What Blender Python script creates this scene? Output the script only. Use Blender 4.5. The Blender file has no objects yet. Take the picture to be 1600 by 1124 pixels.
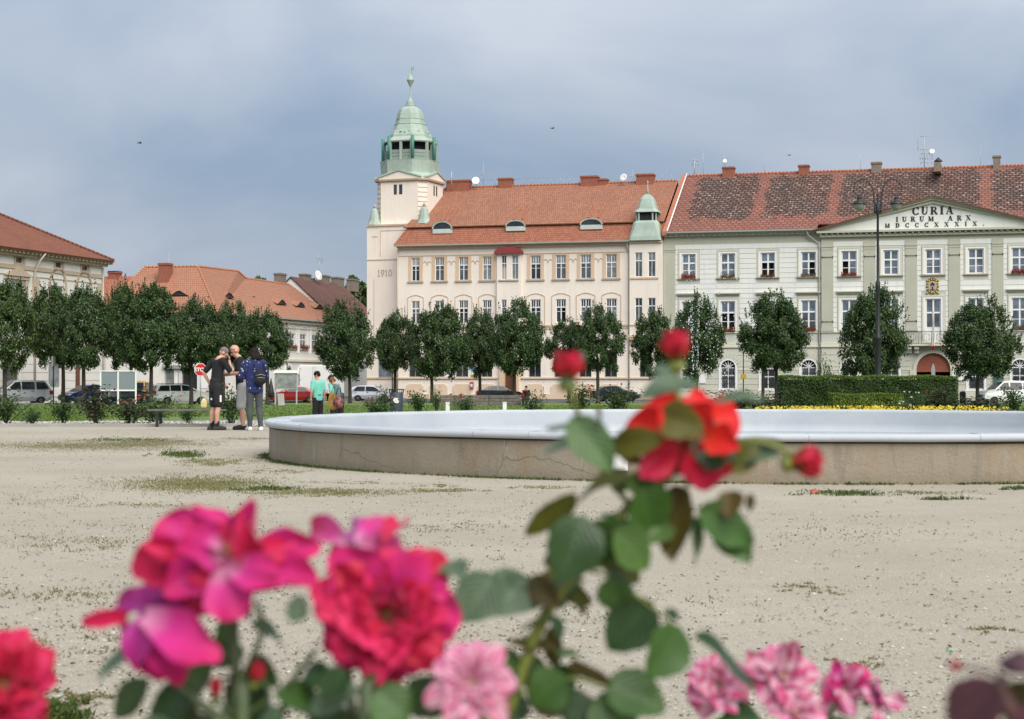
import bpy, bmesh, math, random
import numpy as np
from mathutils import Vector, Matrix

# ------------------------------------------------------------------ camera, sky, sun, exposure
SC = bpy.context.scene
COL = SC.collection
FPX, CAMH = 2700.0, 1.11
PITCH = math.atan((590 - 562) / FPX)
cam_d = bpy.data.cameras.new('camera')
cam_d.sensor_width = 36.0
cam_d.lens = 36.0 * FPX / 1600.0
cam_d.clip_start = 0.05
cam_d.clip_end = 6000
cam_d.dof.use_dof = True
cam_d.dof.focus_distance = 90.0
cam_d.dof.aperture_fstop = 10.0
cam = bpy.data.objects.new('camera', cam_d)
COL.objects.link(cam)
cam.location = (0, 0, CAMH)
cam.rotation_euler = (math.pi / 2 + PITCH, 0, 0)
SC.camera = cam

SUN_EL, SUN_AZ = math.radians(46), math.radians(152)      # azimuth clockwise from +Y (the view direction)
world = bpy.data.worlds.new('World')
SC.world = world
world.use_nodes = True
wn, wl = world.node_tree.nodes, world.node_tree.links
wn.clear()
wout = wn.new('ShaderNodeOutputWorld')
wbg = wn.new('ShaderNodeBackground')
wbg.inputs['Strength'].default_value = 0.1
sky = wn.new('ShaderNodeTexSky')
sky.sky_type = 'NISHITA'
sky.sun_disc = False
sky.sun_elevation = SUN_EL
sky.sun_rotation = SUN_AZ
sky.air_density = 1.0
sky.dust_density = 2.0
sky.ozone_density = 1.5
# a thin, even sheet of cloud in the air: projected on a high plane so it thins out naturally towards the horizon
wtc = wn.new('ShaderNodeTexCoord')
wsep = wn.new('ShaderNodeSeparateXYZ')
wl.new(wtc.outputs['Generated'], wsep.inputs[0])
wz = wn.new('ShaderNodeMath'); wz.operation = 'MAXIMUM'; wz.inputs[1].default_value = 0.0
wl.new(wsep.outputs['Z'], wz.inputs[0])
wza = wn.new('ShaderNodeMath'); wza.operation = 'ADD'; wza.inputs[1].default_value = 0.8
wl.new(wz.outputs[0], wza.inputs[0])
wcomb = wn.new('ShaderNodeCombineXYZ')
for ax in ('X', 'Y'):
 d = wn.new('ShaderNodeMath'); d.operation = 'DIVIDE'
 wl.new(wsep.outputs[ax], d.inputs[0]); wl.new(wza.outputs[0], d.inputs[1])
 wl.new(d.outputs[0], wcomb.inputs[ax])
wnz = wn.new('ShaderNodeTexNoise')
wnz.inputs['Scale'].default_value = 4.2
wnz.inputs['Detail'].default_value = 6
wnz.inputs['Roughness'].default_value = 0.47
wnz.inputs['Distortion'].default_value = 0.35
wmap = wn.new('ShaderNodeMapping')
wmap.inputs['Location'].default_value = (3.1, 1.7, 0.4)
wmap.inputs['Scale'].default_value = (0.8, 1.3, 1)
wl.new(wcomb.outputs[0], wmap.inputs[0]); wl.new(wmap.outputs[0], wnz.inputs['Vector'])
wramp = wn.new('ShaderNodeValToRGB')
wramp.color_ramp.interpolation = 'EASE'
wramp.color_ramp.elements[0].position = 0.36; wramp.color_ramp.elements[0].color = (0.95, 0.95, 0.95, 1)
wramp.color_ramp.elements[1].position = 0.72; wramp.color_ramp.elements[1].color = (1, 1, 1, 1)
wl.new(wnz.outputs['Fac'], wramp.inputs[0])
wcol = wn.new('ShaderNodeValToRGB')
wcol.color_ramp.elements[0].position = 0.38; wcol.color_ramp.elements[0].color = (1.3, 1.7, 2.28, 1)
wcol.color_ramp.elements[1].position = 0.66; wcol.color_ramp.elements[1].color = (2.5, 2.72, 3.12, 1)
wl.new(wnz.outputs['Fac'], wcol.inputs[0])
wmix = wn.new('ShaderNodeMix'); wmix.data_type = 'RGBA'
wl.new(wramp.outputs[0], wmix.inputs['Factor'])
wel = wn.new('ShaderNodeMapRange')          # the cloud deck looks denser and duller towards the horizon
wel.inputs['From Min'].default_value = 0.0; wel.inputs['From Max'].default_value = 0.32; wel.inputs['To Min'].default_value = 0.88; wel.inputs['To Max'].default_value = 1.3
wl.new(wz.outputs[0], wel.inputs['Value'])
wvm = wn.new('ShaderNodeVectorMath'); wvm.operation = 'SCALE'
wl.new(wcol.outputs[0], wvm.inputs[0]); wl.new(wel.outputs[0], wvm.inputs['Scale'])
wl.new(sky.outputs[0], wmix.inputs[6]); wl.new(wvm.outputs[0], wmix.inputs[7])
wl.new(wmix.outputs[2], wbg.inputs['Color'])
wl.new(wbg.outputs[0], wout.inputs['Surface'])

sun_d = bpy.data.lights.new('sun', 'SUN')
sun_d.energy = 2.0
sun_d.angle = math.radians(55)
sun_d.color = (1.0, 0.95, 0.88)
sun = bpy.data.objects.new('sun', sun_d)
COL.objects.link(sun)
sv = Vector((math.sin(SUN_AZ) * math.cos(SUN_EL), math.cos(SUN_AZ) * math.cos(SUN_EL), math.sin(SUN_EL)))
sun.rotation_euler = (-sv).to_track_quat('-Z', 'Y').to_euler()
sun.location = sv * 200

SC.view_settings.view_transform = 'Standard'
SC.view_settings.look = 'None'
SC.view_settings.exposure = 1.12
SC.view_settings.gamma = 1.0
SC.view_settings.use_curve_mapping = False
SC.render.engine = 'CYCLES'
SC.cycles.use_denoising = True
SC.cycles.max_bounces = 6
SC.cycles.transparent_max_bounces = 8
SC.cycles.caustics_reflective = False
SC.cycles.caustics_refractive = False
RND = random.Random(11)

# ------------------------------------------------------------------ helpers
_fw = Vector((0, math.cos(PITCH), math.sin(PITCH)))
_up = Vector((0, -math.sin(PITCH), math.cos(PITCH)))

def ray(px, py):
 return Vector(((px - 800) / FPX, 0, 0)) + _fw + _up * ((562 - py) / FPX)

def P(px, py, d):
 """the world point seen at this spot of the photograph, d metres away along the ground"""
 r = ray(px, py)
 return Vector((0, 0, CAMH)) + r * (d / r.y)

def gz(y):
 """height of the ground: level round the basin, then falling gently to the street"""
 return -1.1 * min(1.0, max(0.0, (y - 36.0) / 114.0))

def gp(px, d):
 """the point on the ground d metres off, in the direction of this column of the photograph"""
 x = (px - 800) / FPX * d / math.cos(PITCH)
 return Vector((x, d, gz(d)))

def G(px, py):
 lo, hi = 1.0, 400.0
 for _ in range(50):
  m = (lo + hi) / 2
  if P(px, py, m).z > gz(m): lo = m
  else: hi = m
 return P(px, py, lo)

class MB:
 def __init__(self):
  self.v, self.f, self.m, self.s = [], [], [], []

 def vert(self, p):
  self.v.append((p[0], p[1], p[2])); return len(self.v) - 1

 def face(self, pts, m=0, s=False):
  b = len(self.v)
  self.v += [(p[0], p[1], p[2]) for p in pts]
  self.f.append(tuple(range(b, b + len(pts)))); self.m.append(m); self.s.append(s)

 def faces(self, verts, faces, m=0, s=False):
  b = len(self.v)
  self.v += [(p[0], p[1], p[2]) for p in verts]
  for f in faces:
   self.f.append(tuple(b + i for i in f)); self.m.append(m); self.s.append(s)

 def box(self, x0, x1, y0, y1, z0, z1, m=0):
  vs = [(x0, y0, z0), (x1, y0, z0), (x1, y1, z0), (x0, y1, z0), (x0, y0, z1), (x1, y0, z1), (x1, y1, z1), (x0, y1, z1)]
  self.faces(vs, [(0, 3, 2, 1), (4, 5, 6, 7), (0, 1, 5, 4), (1, 2, 6, 5), (2, 3, 7, 6), (3, 0, 4, 7)], m)

 def prism(self, poly, y0, y1, m=0, s=False):
  """poly: (x, z) points anticlockwise seen from -y; extruded from y0 (front) to y1"""
  n = len(poly)
  vs = [(p[0], y0, p[1]) for p in poly] + [(p[0], y1, p[1]) for p in poly]
  fs = [tuple(range(n)), tuple(range(2 * n - 1, n - 1, -1))]
  b = len(self.v)
  self.v += vs
  for f in fs:
   self.f.append(tuple(b + i for i in f)); self.m.append(m); self.s.append(False)
  for i in range(n):
   j = (i + 1) % n
   self.f.append((b + i, b + n + i, b + n + j, b + j)); self.m.append(m); self.s.append(s)

 def prism_z(self, poly, z0, z1, m=0, s=False, top=None):
  n = len(poly)
  t = top or poly
  b = len(self.v)
  self.v += [(p[0], p[1], z0) for p in poly] + [(p[0], p[1], z1) for p in t]
  self.f.append(tuple(b + i for i in range(n - 1, -1, -1))); self.m.append(m); self.s.append(False)
  self.f.append(tuple(b + n + i for i in range(n))); self.m.append(m); self.s.append(False)
  for i in range(n):
   j = (i + 1) % n
   self.f.append((b + i, b + j, b + n + j, b + n + i)); self.m.append(m); self.s.append(s)

 def tube(self, pts, rad, n=8, m=0, cap=True, flat=1.0, up=None):
  pts = [Vector(p) for p in pts]
  if not hasattr(rad, '__len__'):
   rad = [rad] * len(pts)
  b = len(self.v)
  a = None
  for i, p in enumerate(pts):
   d = (pts[min(i + 1, len(pts) - 1)] - pts[max(i - 1, 0)])
   d = d.normalized() if d.length > 1e-9 else Vector((0, 0, 1))
   if a is None:
    a = Vector(up) if up else (Vector((0, 0, 1)) if abs(d.z) < 0.9 else Vector((1, 0, 0)))
   a = a - d * a.dot(d)
   a = a.normalized() if a.length > 1e-6 else d.orthogonal().normalized()
   c = d.cross(a)
   for k in range(n):
    t = 2 * math.pi * k / n
    q = p + a * (math.cos(t) * rad[i] * flat) + c * (math.sin(t) * rad[i])
    self.v.append(tuple(q))
  for i in range(len(pts) - 1):
   for k in range(n):
    k2 = (k + 1) % n
    self.f.append((b + i * n + k, b + i * n + k2, b + (i + 1) * n + k2, b + (i + 1) * n + k)); self.m.append(m); self.s.append(True)
  if cap:
   self.f.append(tuple(b + k for k in range(n - 1, -1, -1))); self.m.append(m); self.s.append(False)
   e = b + (len(pts) - 1) * n
   self.f.append(tuple(e + k for k in range(n))); self.m.append(m); self.s.append(False)

 def lathe(self, prof, cx=0, cy=0, n=24, m=0, a0=0.0, smooth=True, sx=1.0, sy=1.0):
  """prof: (r, z) from bottom to top"""
  b = len(self.v)
  for r, z in prof:
   for k in range(n):
    t = a0 + 2 * math.pi * k / n
    self.v.append((cx + math.cos(t) * r * sx, cy + math.sin(t) * r * sy, z))
  for i in range(len(prof) - 1):
   for k in range(n):
    k2 = (k + 1) % n
    self.f.append((b + i * n + k, b + i * n + k2, b + (i + 1) * n + k2, b + (i + 1) * n + k)); self.m.append(m); self.s.append(smooth)
  if prof[0][0] > 1e-6:
   self.f.append(tuple(b + k for k in range(n - 1, -1, -1))); self.m.append(m); self.s.append(False)
  if prof[-1][0] > 1e-6:
   e = b + (len(prof) - 1) * n
   self.f.append(tuple(e + k for k in range(n))); self.m.append(m); self.s.append(False)

 def ball(self, c, r, m=0, n=12, k=8, rot=None):
  if not hasattr(r, '__len__'):
   r = (r, r, r)
  b = len(self.v)
  for i in range(k + 1):
   ph = math.pi * i / k
   for j in range(n):
    t = 2 * math.pi * j / n
    q = Vector((math.sin(ph) * math.cos(t) * r[0], math.sin(ph) * math.sin(t) * r[1], math.cos(ph) * r[2]))
    if rot is not None:
     q = rot @ q
    self.v.append((c[0] + q.x, c[1] + q.y, c[2] + q.z))
  for i in range(k):
   for j in range(n):
    j2 = (j + 1) % n
    self.f.append((b + i * n + j, b + (i + 1) * n + j, b + (i + 1) * n + j2, b + i * n + j2)); self.m.append(m); self.s.append(True)

 def mesh(self, name, mats):
  me = bpy.data.meshes.new(name)
  me.from_pydata(self.v, [], self.f)
  for mt in (mats if isinstance(mats, (list, tuple)) else [mats]):
   me.materials.append(mt)
  me.polygons.foreach_set('material_index', self.m)
  me.polygons.foreach_set('use_smooth', self.s)
  me.update()
  return me

 def build(self, name, mats, parent=None, loc=None, bevel=0, seg=2, recalc=False):
  me = self.mesh(name, mats)
  if recalc:
   bm = bmesh.new(); bm.from_mesh(me)
   bmesh.ops.remove_doubles(bm, verts=bm.verts, dist=1e-5)
   bmesh.ops.recalc_face_normals(bm, faces=bm.faces)
   bm.to_mesh(me); bm.free()
  o = link(name, me, parent)
  if loc is not None:
   o.location = loc
  if bevel:
   md = o.modifiers.new('bevel', 'BEVEL'); md.width = bevel; md.segments = seg; md.limit_method = 'ANGLE'; md.angle_limit = math.radians(35)
  return o

def link(name, data, parent=None):
 o = bpy.data.objects.new(name, data)
 COL.objects.link(o)
 if parent is not None:
  o.parent = parent
 return o

def tag(o, label=None, cat=None, group=None, kind=None):
 if label: o['label'] = label
 if cat: o['category'] = cat
 if group: o['group'] = group
 if kind: o['kind'] = kind
 return o

def thing(name, label, cat, loc=(0, 0, 0), rz=0.0, group=None):
 o = link(name, None)
 o.empty_display_size = 0.2
 o.location = loc
 o.rotation_euler = (0, 0, rz)
 return tag(o, label, cat, group)

def children_of(o, table):
 return table.get(o, [])

def copy_tree(o, parent=None):
 c = o.copy()
 COL.objects.link(c)
 c.parent = parent
 for ch in [x for x in o.children]:
  copy_tree(ch, c)
 return c

def raw_mesh(name, verts, faces, mats, smooth=False):
 """numpy arrays: verts (n,3), faces (m,k)"""
 me = bpy.data.meshes.new(name)
 n, (m, k) = len(verts), faces.shape
 me.vertices.add(n); me.vertices.foreach_set('co', np.asarray(verts, np.float32).ravel())
 me.loops.add(m * k); me.loops.foreach_set('vertex_index', faces.astype(np.int32).ravel())
 me.polygons.add(m); me.polygons.foreach_set('loop_start', np.arange(0, m * k, k, dtype=np.int32))
 me.polygons.foreach_set('loop_total', np.full(m, k, np.int32))
 if smooth:
  me.polygons.foreach_set('use_smooth', np.ones(m, bool))
 for mt in (mats if isinstance(mats, (list, tuple)) else [mats]):
  me.materials.append(mt)
 me.update(calc_edges=True)
 me.validate()
 return me

# ------------------------------------------------------------------ materials
def nodes_of(name):
 m = bpy.data.materials.new(name)
 m.use_nodes = True
 nt = m.node_tree
 return m, nt.nodes, nt.links, nt.nodes['Principled BSDF']

def rgb(c):
 return (c[0], c[1], c[2], 1.0)

def mixrgb(n, l, fac, a, b, mode='MIX'):
 x = n.new('ShaderNodeMix'); x.data_type = 'RGBA'; x.blend_type = mode
 for sock, val in ((x.inputs['Factor'], fac), (x.inputs[6], a), (x.inputs[7], b)):
  if hasattr(val, 'is_linked') or hasattr(val, 'links'):
   l.new(val, sock)
  elif isinstance(val, (int, float)):
   sock.default_value = val
  else:
   sock.default_value = rgb(val)
 return x.outputs[2]

def noise(n, l, scale, detail=4, rough=0.55, vec=None, dist=0.0):
 x = n.new('ShaderNodeTexNoise')
 x.inputs['Scale'].default_value = scale; x.inputs['Detail'].default_value = detail
 x.inputs['Roughness'].default_value = rough; x.inputs['Distortion'].default_value = dist
 if vec is not None:
  l.new(vec, x.inputs['Vector'])
 return x.outputs['Fac']

def ramp(n, l, fac, a, b, ca=(0, 0, 0), cb=(1, 1, 1)):
 x = n.new('ShaderNodeValToRGB')
 x.color_ramp.elements[0].position = a; x.color_ramp.elements[0].color = rgb(ca)
 x.color_ramp.elements[1].position = b; x.color_ramp.elements[1].color = rgb(cb)
 l.new(fac, x.inputs[0])
 return x.outputs[0]

def mmath(n, l, op, a, b=None):
 x = n.new('ShaderNodeMath'); x.operation = op
 for sock, val in ((x.inputs[0], a), (x.inputs[1], b)):
  if val is None: continue
  if isinstance(val, (int, float)): sock.default_value = val
  else: l.new(val, sock)
 return x.outputs[0]

def coords(n, l, kind='Object', scale=None):
 t = n.new('ShaderNodeTexCoord')
 o = t.outputs[kind]
 if scale:
  mp = n.new('ShaderNodeMapping'); mp.inputs['Scale'].default_value = scale
  l.new(o, mp.inputs[0]); o = mp.outputs[0]
 return o

def bump(n, l, p, height, strength=0.3, dist=0.02):
 b = n.new('ShaderNodeBump'); b.inputs['Strength'].default_value = strength; b.inputs['Distance'].default_value = dist
 l.new(height, b.inputs['Height']); l.new(b.outputs[0], p.inputs['Normal'])

def mat(name, c, rough=0.7, var=0.12, scale=1.5, fine=0.0, metal=0.0, bmp=0.0, streak=0.0, spec=None):
 m, n, l, p = nodes_of(name)
 v = coords(n, l)
 p.inputs['Roughness'].default_value = rough
 p.inputs['Metallic'].default_value = metal
 if spec is not None: p.inputs['Specular IOR Level'].default_value = spec
 out = None
 if var > 0:
  f = ramp(n, l, noise(n, l, scale, 5, 0.6, v), 0.3, 0.7)
  out = mixrgb(n, l, f, [x * (1 - var) for x in c], [min(1, x * (1 + var * 0.7)) for x in c])
 else:
  p.inputs['Base Color'].default_value = rgb(c)
 if streak > 0:
  sv_ = coords(n, l, 'Object', (1.3, 1.3, 0.12))
  f2 = ramp(n, l, noise(n, l, 2.2, 5, 0.65, sv_), 0.5, 0.75)
  f2 = mmath(n, l, 'MULTIPLY', f2, streak)
  out = mixrgb(n, l, f2, out, [x * 0.62 for x in c])
 if fine > 0:
  f3 = ramp(n, l, noise(n, l, scale * 25, 3, 0.6, v), 0.35, 0.65)
  f3 = mmath(n, l, 'MULTIPLY', f3, fine)
  out = mixrgb(n, l, f3, out, [x * 0.6 for x in c])
 if out is not None:
  l.new(out, p.inputs['Base Color'])
 if bmp > 0:
  bump(n, l, p, noise(n, l, scale * 18, 5, 0.6, v), bmp, 0.02)
 return m

def island_mat(name, cols, rough=0.55, trans=0.25, hue=None, spec=0.3):
 """foliage: every leaf (mesh island) takes its own tone"""
 m, n, l, p = nodes_of(name)
 g = n.new('ShaderNodeNewGeometry')
 r = n.new('ShaderNodeValToRGB')
 r.color_ramp.elements[0].position = 0.0; r.color_ramp.elements[0].color = rgb(cols[0])
 r.color_ramp.elements[1].position = 1.0; r.color_ramp.elements[1].color = rgb(cols[-1])
 for i, c in enumerate(cols[1:-1]):
  e = r.color_ramp.elements.new((i + 1) / (len(cols) - 1)); e.color = rgb(c)
 l.new(g.outputs['Random Per Island'], r.inputs[0])
 l.new(r.outputs[0], p.inputs['Base Color'])
 p.inputs['Roughness'].default_value = rough
 p.inputs['Specular IOR Level'].default_value = spec
 if trans > 0:
  t = n.new('ShaderNodeBsdfTranslucent'); l.new(r.outputs[0], t.inputs['Color'])
  x = n.new('ShaderNodeMixShader'); x.inputs[0].default_value = trans
  l.new(p.outputs[0], x.inputs[1]); l.new(t.outputs[0], x.inputs[2])
  l.new(x.outputs[0], n['Material Output'].inputs['Surface'])
 return m

def tile_mat(name, c1, c2, dark, roww=0.18, rowh=0.28, wear=0.25, strips=None, axis='X', along='Z', slope=1.3, z0=0.0, mortar=0.022):
 """clay roof tiles: courses follow the height, joints staggered"""
 m, n, l, p = nodes_of(name)
 t = n.new('ShaderNodeTexCoord')
 s = n.new('ShaderNodeSeparateXYZ'); l.new(t.outputs['Object'], s.inputs[0])
 cb = n.new('ShaderNodeCombineXYZ')
 l.new(s.outputs[axis], cb.inputs['X'])
 l.new(mmath(n, l, 'MULTIPLY', s.outputs[along], slope), cb.inputs['Y'])
 bt = n.new('ShaderNodeTexBrick')
 bt.inputs['Scale'].default_value = 1.0
 bt.inputs['Brick Width'].default_value = roww; bt.inputs['Row Height'].default_value = rowh
 bt.inputs['Mortar Size'].default_value = mortar; bt.inputs['Mortar Smooth'].default_value = 0.35
 bt.inputs['Color1'].default_value = rgb(c1); bt.inputs['Color2'].default_value = rgb(c2)
 bt.inputs['Mortar'].default_value = rgb([x * 0.42 for x in c1])
 l.new(cb.outputs[0], bt.inputs['Vector'])
 big = ramp(n, l, noise(n, l, 0.45, 5, 0.6, t.outputs['Object']), 0.35, 0.75)
 col = mixrgb(n, l, mmath(n, l, 'MULTIPLY', big, wear), bt.outputs['Color'], dark)
 if strips:
  # old tiles everywhere except the re-laid strips: 'strips' are (x0, x1) of old fields, between heights strips_z
  fields, za, zb = strips
  jit = noise(n, l, 0.9, 5, 0.6, t.outputs['Object'])
  xj = mmath(n, l, 'ADD', s.outputs['X'], mmath(n, l, 'MULTIPLY', mmath(n, l, 'SUBTRACT', jit, 0.5), 2.4))
  zj = mmath(n, l, 'ADD', s.outputs['Z'], mmath(n, l, 'MULTIPLY', mmath(n, l, 'SUBTRACT', jit, 0.5), 2.6))
  def soft(v_, e_, sg):
   x_ = mmath(n, l, 'MULTIPLY', mmath(n, l, 'SUBTRACT', v_, e_), sg * 1.1)
   return mmath(n, l, 'MINIMUM', mmath(n, l, 'MAXIMUM', mmath(n, l, 'ADD', x_, .5), 0.0), 1.0)
  tot = None
  for a, b in fields:
   f = mmath(n, l, 'MULTIPLY', soft(xj, a, 1), soft(xj, b, -1))
   tot = f if tot is None else mmath(n, l, 'MAXIMUM', tot, f)
  tot = mmath(n, l, 'MULTIPLY', tot, mmath(n, l, 'MULTIPLY', soft(zj, za, 1), soft(zj, zb, -1)))
  stv = n.new('ShaderNodeMapping'); stv.inputs['Scale'].default_value = (0.9, 1, 4.5)
  l.new(t.outputs['Object'], stv.inputs[0])
  sp = noise(n, l, 2.2, 4, 0.8, stv.outputs[0])
  mott = n.new('ShaderNodeValToRGB')
  mott.color_ramp.elements[0].position = 0.445; mott.color_ramp.elements[0].color = (0.045, 0.036, 0.032, 1)
  mott.color_ramp.elements[1].position = 0.63; mott.color_ramp.elements[1].color = (0.72, 0.62, 0.54, 1)
  for ps, cc in ((0.47, (0.10, 0.072, 0.06, 1)), (0.53, (0.19, 0.095, 0.07, 1)), (0.6, (0.24, 0.12, 0.09, 1))):
   e = mott.color_ramp.elements.new(ps); e.color = cc
  l.new(sp, mott.inputs[0])
  gaps = mixrgb(n, l, bt.outputs['Fac'], mott.outputs[0], (0.03, 0.025, 0.022))
  sp2 = ramp(n, l, mmath(n, l, 'ADD', tot, mmath(n, l, 'SUBTRACT', noise(n, l, 6.0, 4, .7, stv.outputs[0]), .5)), .40, .60)
  col = mixrgb(n, l, mmath(n, l, 'MULTIPLY', sp2, 0.92), col, gaps)
 l.new(col, p.inputs['Base Color'])
 p.inputs['Roughness'].default_value = 0.8
 p.inputs['Specular IOR Level'].default_value = 0.25
 inv = mmath(n, l, 'SUBTRACT', 1.0, bt.outputs['Fac'])
 bump(n, l, p, inv, 0.6, 0.03)
 return m

def glass_mat(name, c, rough=0.06, var=0.5, scale=0.8):
 m, n, l, p = nodes_of(name)
 v = coords(n, l, 'Object')
 f = ramp(n, l, noise(n, l, scale, 3, 0.5, v), 0.35, 0.65)
 l.new(mixrgb(n, l, f, [x * (1 - var) for x in c], [x * (1 + var) for x in c]), p.inputs['Base Color'])
 p.inputs['Roughness'].default_value = rough
 p.inputs['Specular IOR Level'].default_value = 0.9
 return m

M = {}
M['pink_wall'] = mat('pink_wall', (0.82, 0.735, 0.635), 0.85, 0.05, 0.5, 0.08, streak=0.26)
M['pink_trim'] = mat('pink_trim', (0.64, 0.46, 0.31), 0.85, 0.06, 0.8)
M['pink_line'] = mat('pink_line', (0.56, 0.42, 0.30), 0.85, 0.05, 0.8)
M['sill_stone'] = mat('sill_stone', (0.42, 0.35, 0.27), 0.85, 0.1, 2)
M['curia_white'] = mat('curia_white', (0.76, 0.76, 0.71), 0.85, 0.05, 0.5, 0.06, streak=0.3)
M['curia_groove'] = mat('curia_groove', (0.54, 0.54, 0.47), 0.85, 0.05, 1)
M['curia_green'] = mat('curia_green', (0.46, 0.452, 0.36), 0.85, 0.06, 0.6, 0.05, streak=0.18)
M['curia_ground'] = mat('curia_ground', (0.57, 0.562, 0.46), 0.85, 0.06, 0.6, 0.05, streak=0.15)
M['curia_trim'] = mat('curia_trim', (0.60, 0.58, 0.46), 0.85, 0.05, 1)
M['white_paint'] = mat('white_paint', (0.80, 0.79, 0.76), 0.5, 0.03, 2)
M['white_wall'] = mat('white_wall', (0.74, 0.71, 0.65), 0.85, 0.05, 0.5, 0.05, streak=0.18)
M['beige_trim'] = mat('beige_trim', (0.50, 0.40, 0.29), 0.85, 0.08, 1)
M['dark'] = mat('dark_room', (0.018, 0.018, 0.02), 0.9, 0)
M['glass_sky'] = glass_mat('glass_sky', (0.11, 0.14, 0.18))  # blue-grey base colour paints the sky's reflection into the panes
M['glass_dark'] = glass_mat('glass_dark', (0.022, 0.026, 0.03))
M['glass_net'] = glass_mat('glass_net', (0.20, 0.21, 0.22), 0.12, 0.35, 1.5)
M['glass_grey'] = glass_mat('glass_grey', (0.075, 0.085, 0.095), 0.1, 0.4, 1.2)
M['copper'] = mat('copper_patina', (0.36, 0.44, 0.37), 0.7, 0.16, 1.1, 0.1, streak=0.35)
M['copper_dark'] = mat('copper_panel', (0.06, 0.22, 0.17), 0.6, 0.15, 1.5)
M['tile_orange'] = tile_mat('tile_orange', (0.41, 0.185, 0.115), (0.31, 0.13, 0.078), (0.23, 0.11, 0.075), 0.22, 0.30, 0.5)
M['tile_lower'] = tile_mat('tile_lower', (0.42, 0.165, 0.10), (0.31, 0.115, 0.07), (0.21, 0.09, 0.06), 0.2, 0.26, 0.25, slope=1.15)
M['tile_mid'] = tile_mat('tile_mid', (0.44, 0.21, 0.13), (0.38, 0.17, 0.10), (0.32, 0.14, 0.09), 0.2, 0.25, 0.3)
M['tile_brown'] = tile_mat('tile_brown', (0.20, 0.075, 0.045), (0.26, 0.095, 0.055), (0.10, 0.05, 0.04), 0.2, 0.3, 0.5)
M['tile_old'] = tile_mat('tile_old', (0.22, 0.105, 0.075), (0.16, 0.078, 0.06), (0.07, 0.05, 0.045), 0.2, 0.3, 0.5)
M['ridge_tile'] = mat('ridge_tile', (0.42, 0.16, 0.09), 0.8, 0.25, 4)
M['brick'] = mat('chimney_brick', (0.30, 0.105, 0.065), 0.9, 0.25, 5, 0.2)
M['brick_grey'] = mat('chimney_grey', (0.24, 0.19, 0.15), 0.9, 0.3, 5, 0.2)
M['zinc'] = mat('zinc', (0.33, 0.36, 0.35), 0.5, 0.12, 2, metal=0.3)
M['gutter'] = mat('gutter_paint', (0.30, 0.32, 0.28), 0.55, 0.1, 2)
M['pipe'] = mat('drainpipe', (0.52, 0.47, 0.38), 0.6, 0.1, 2)
M['iron'] = mat('black_iron', (0.018, 0.02, 0.022), 0.5, 0.15, 6)
M['steel'] = mat('galvanised', (0.42, 0.44, 0.45), 0.45, 0.1, 3, metal=0.4)
M['letter'] = mat('black_letters', (0.012, 0.012, 0.014), 0.6, 0)
M['numeral'] = mat('numeral_stone', (0.50, 0.40, 0.31), 0.85, 0.05)
M['maroon'] = mat('maroon_sheet', (0.24, 0.035, 0.035), 0.5, 0.12, 2)
M['rust_door'] = mat('rust_red_wood', (0.30, 0.085, 0.045), 0.55, 0.12, 3)
M['brown_door'] = mat('brown_wood', (0.13, 0.05, 0.025), 0.5, 0.15, 3)
M['gold'] = mat('gilding', (0.42, 0.28, 0.06), 0.4, 0.2, 9, metal=0.5)
M['red_paint'] = mat('red_paint', (0.50, 0.012, 0.012), 0.4, 0.05)
M['flower_box'] = mat('terracotta_box', (0.25, 0.12, 0.07), 0.8, 0.1)
M['box_leaf'] = island_mat('box_plant_leaf', [(0.02, 0.045, 0.012), (0.05, 0.09, 0.025), (0.09, 0.06, 0.025)], 0.6, 0.2)
M['box_flower'] = island_mat('box_plant_flower', [(0.35, 0.012, 0.01), (0.5, 0.03, 0.02), (0.28, 0.05, 0.03)], 0.6, 0.2)

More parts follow.
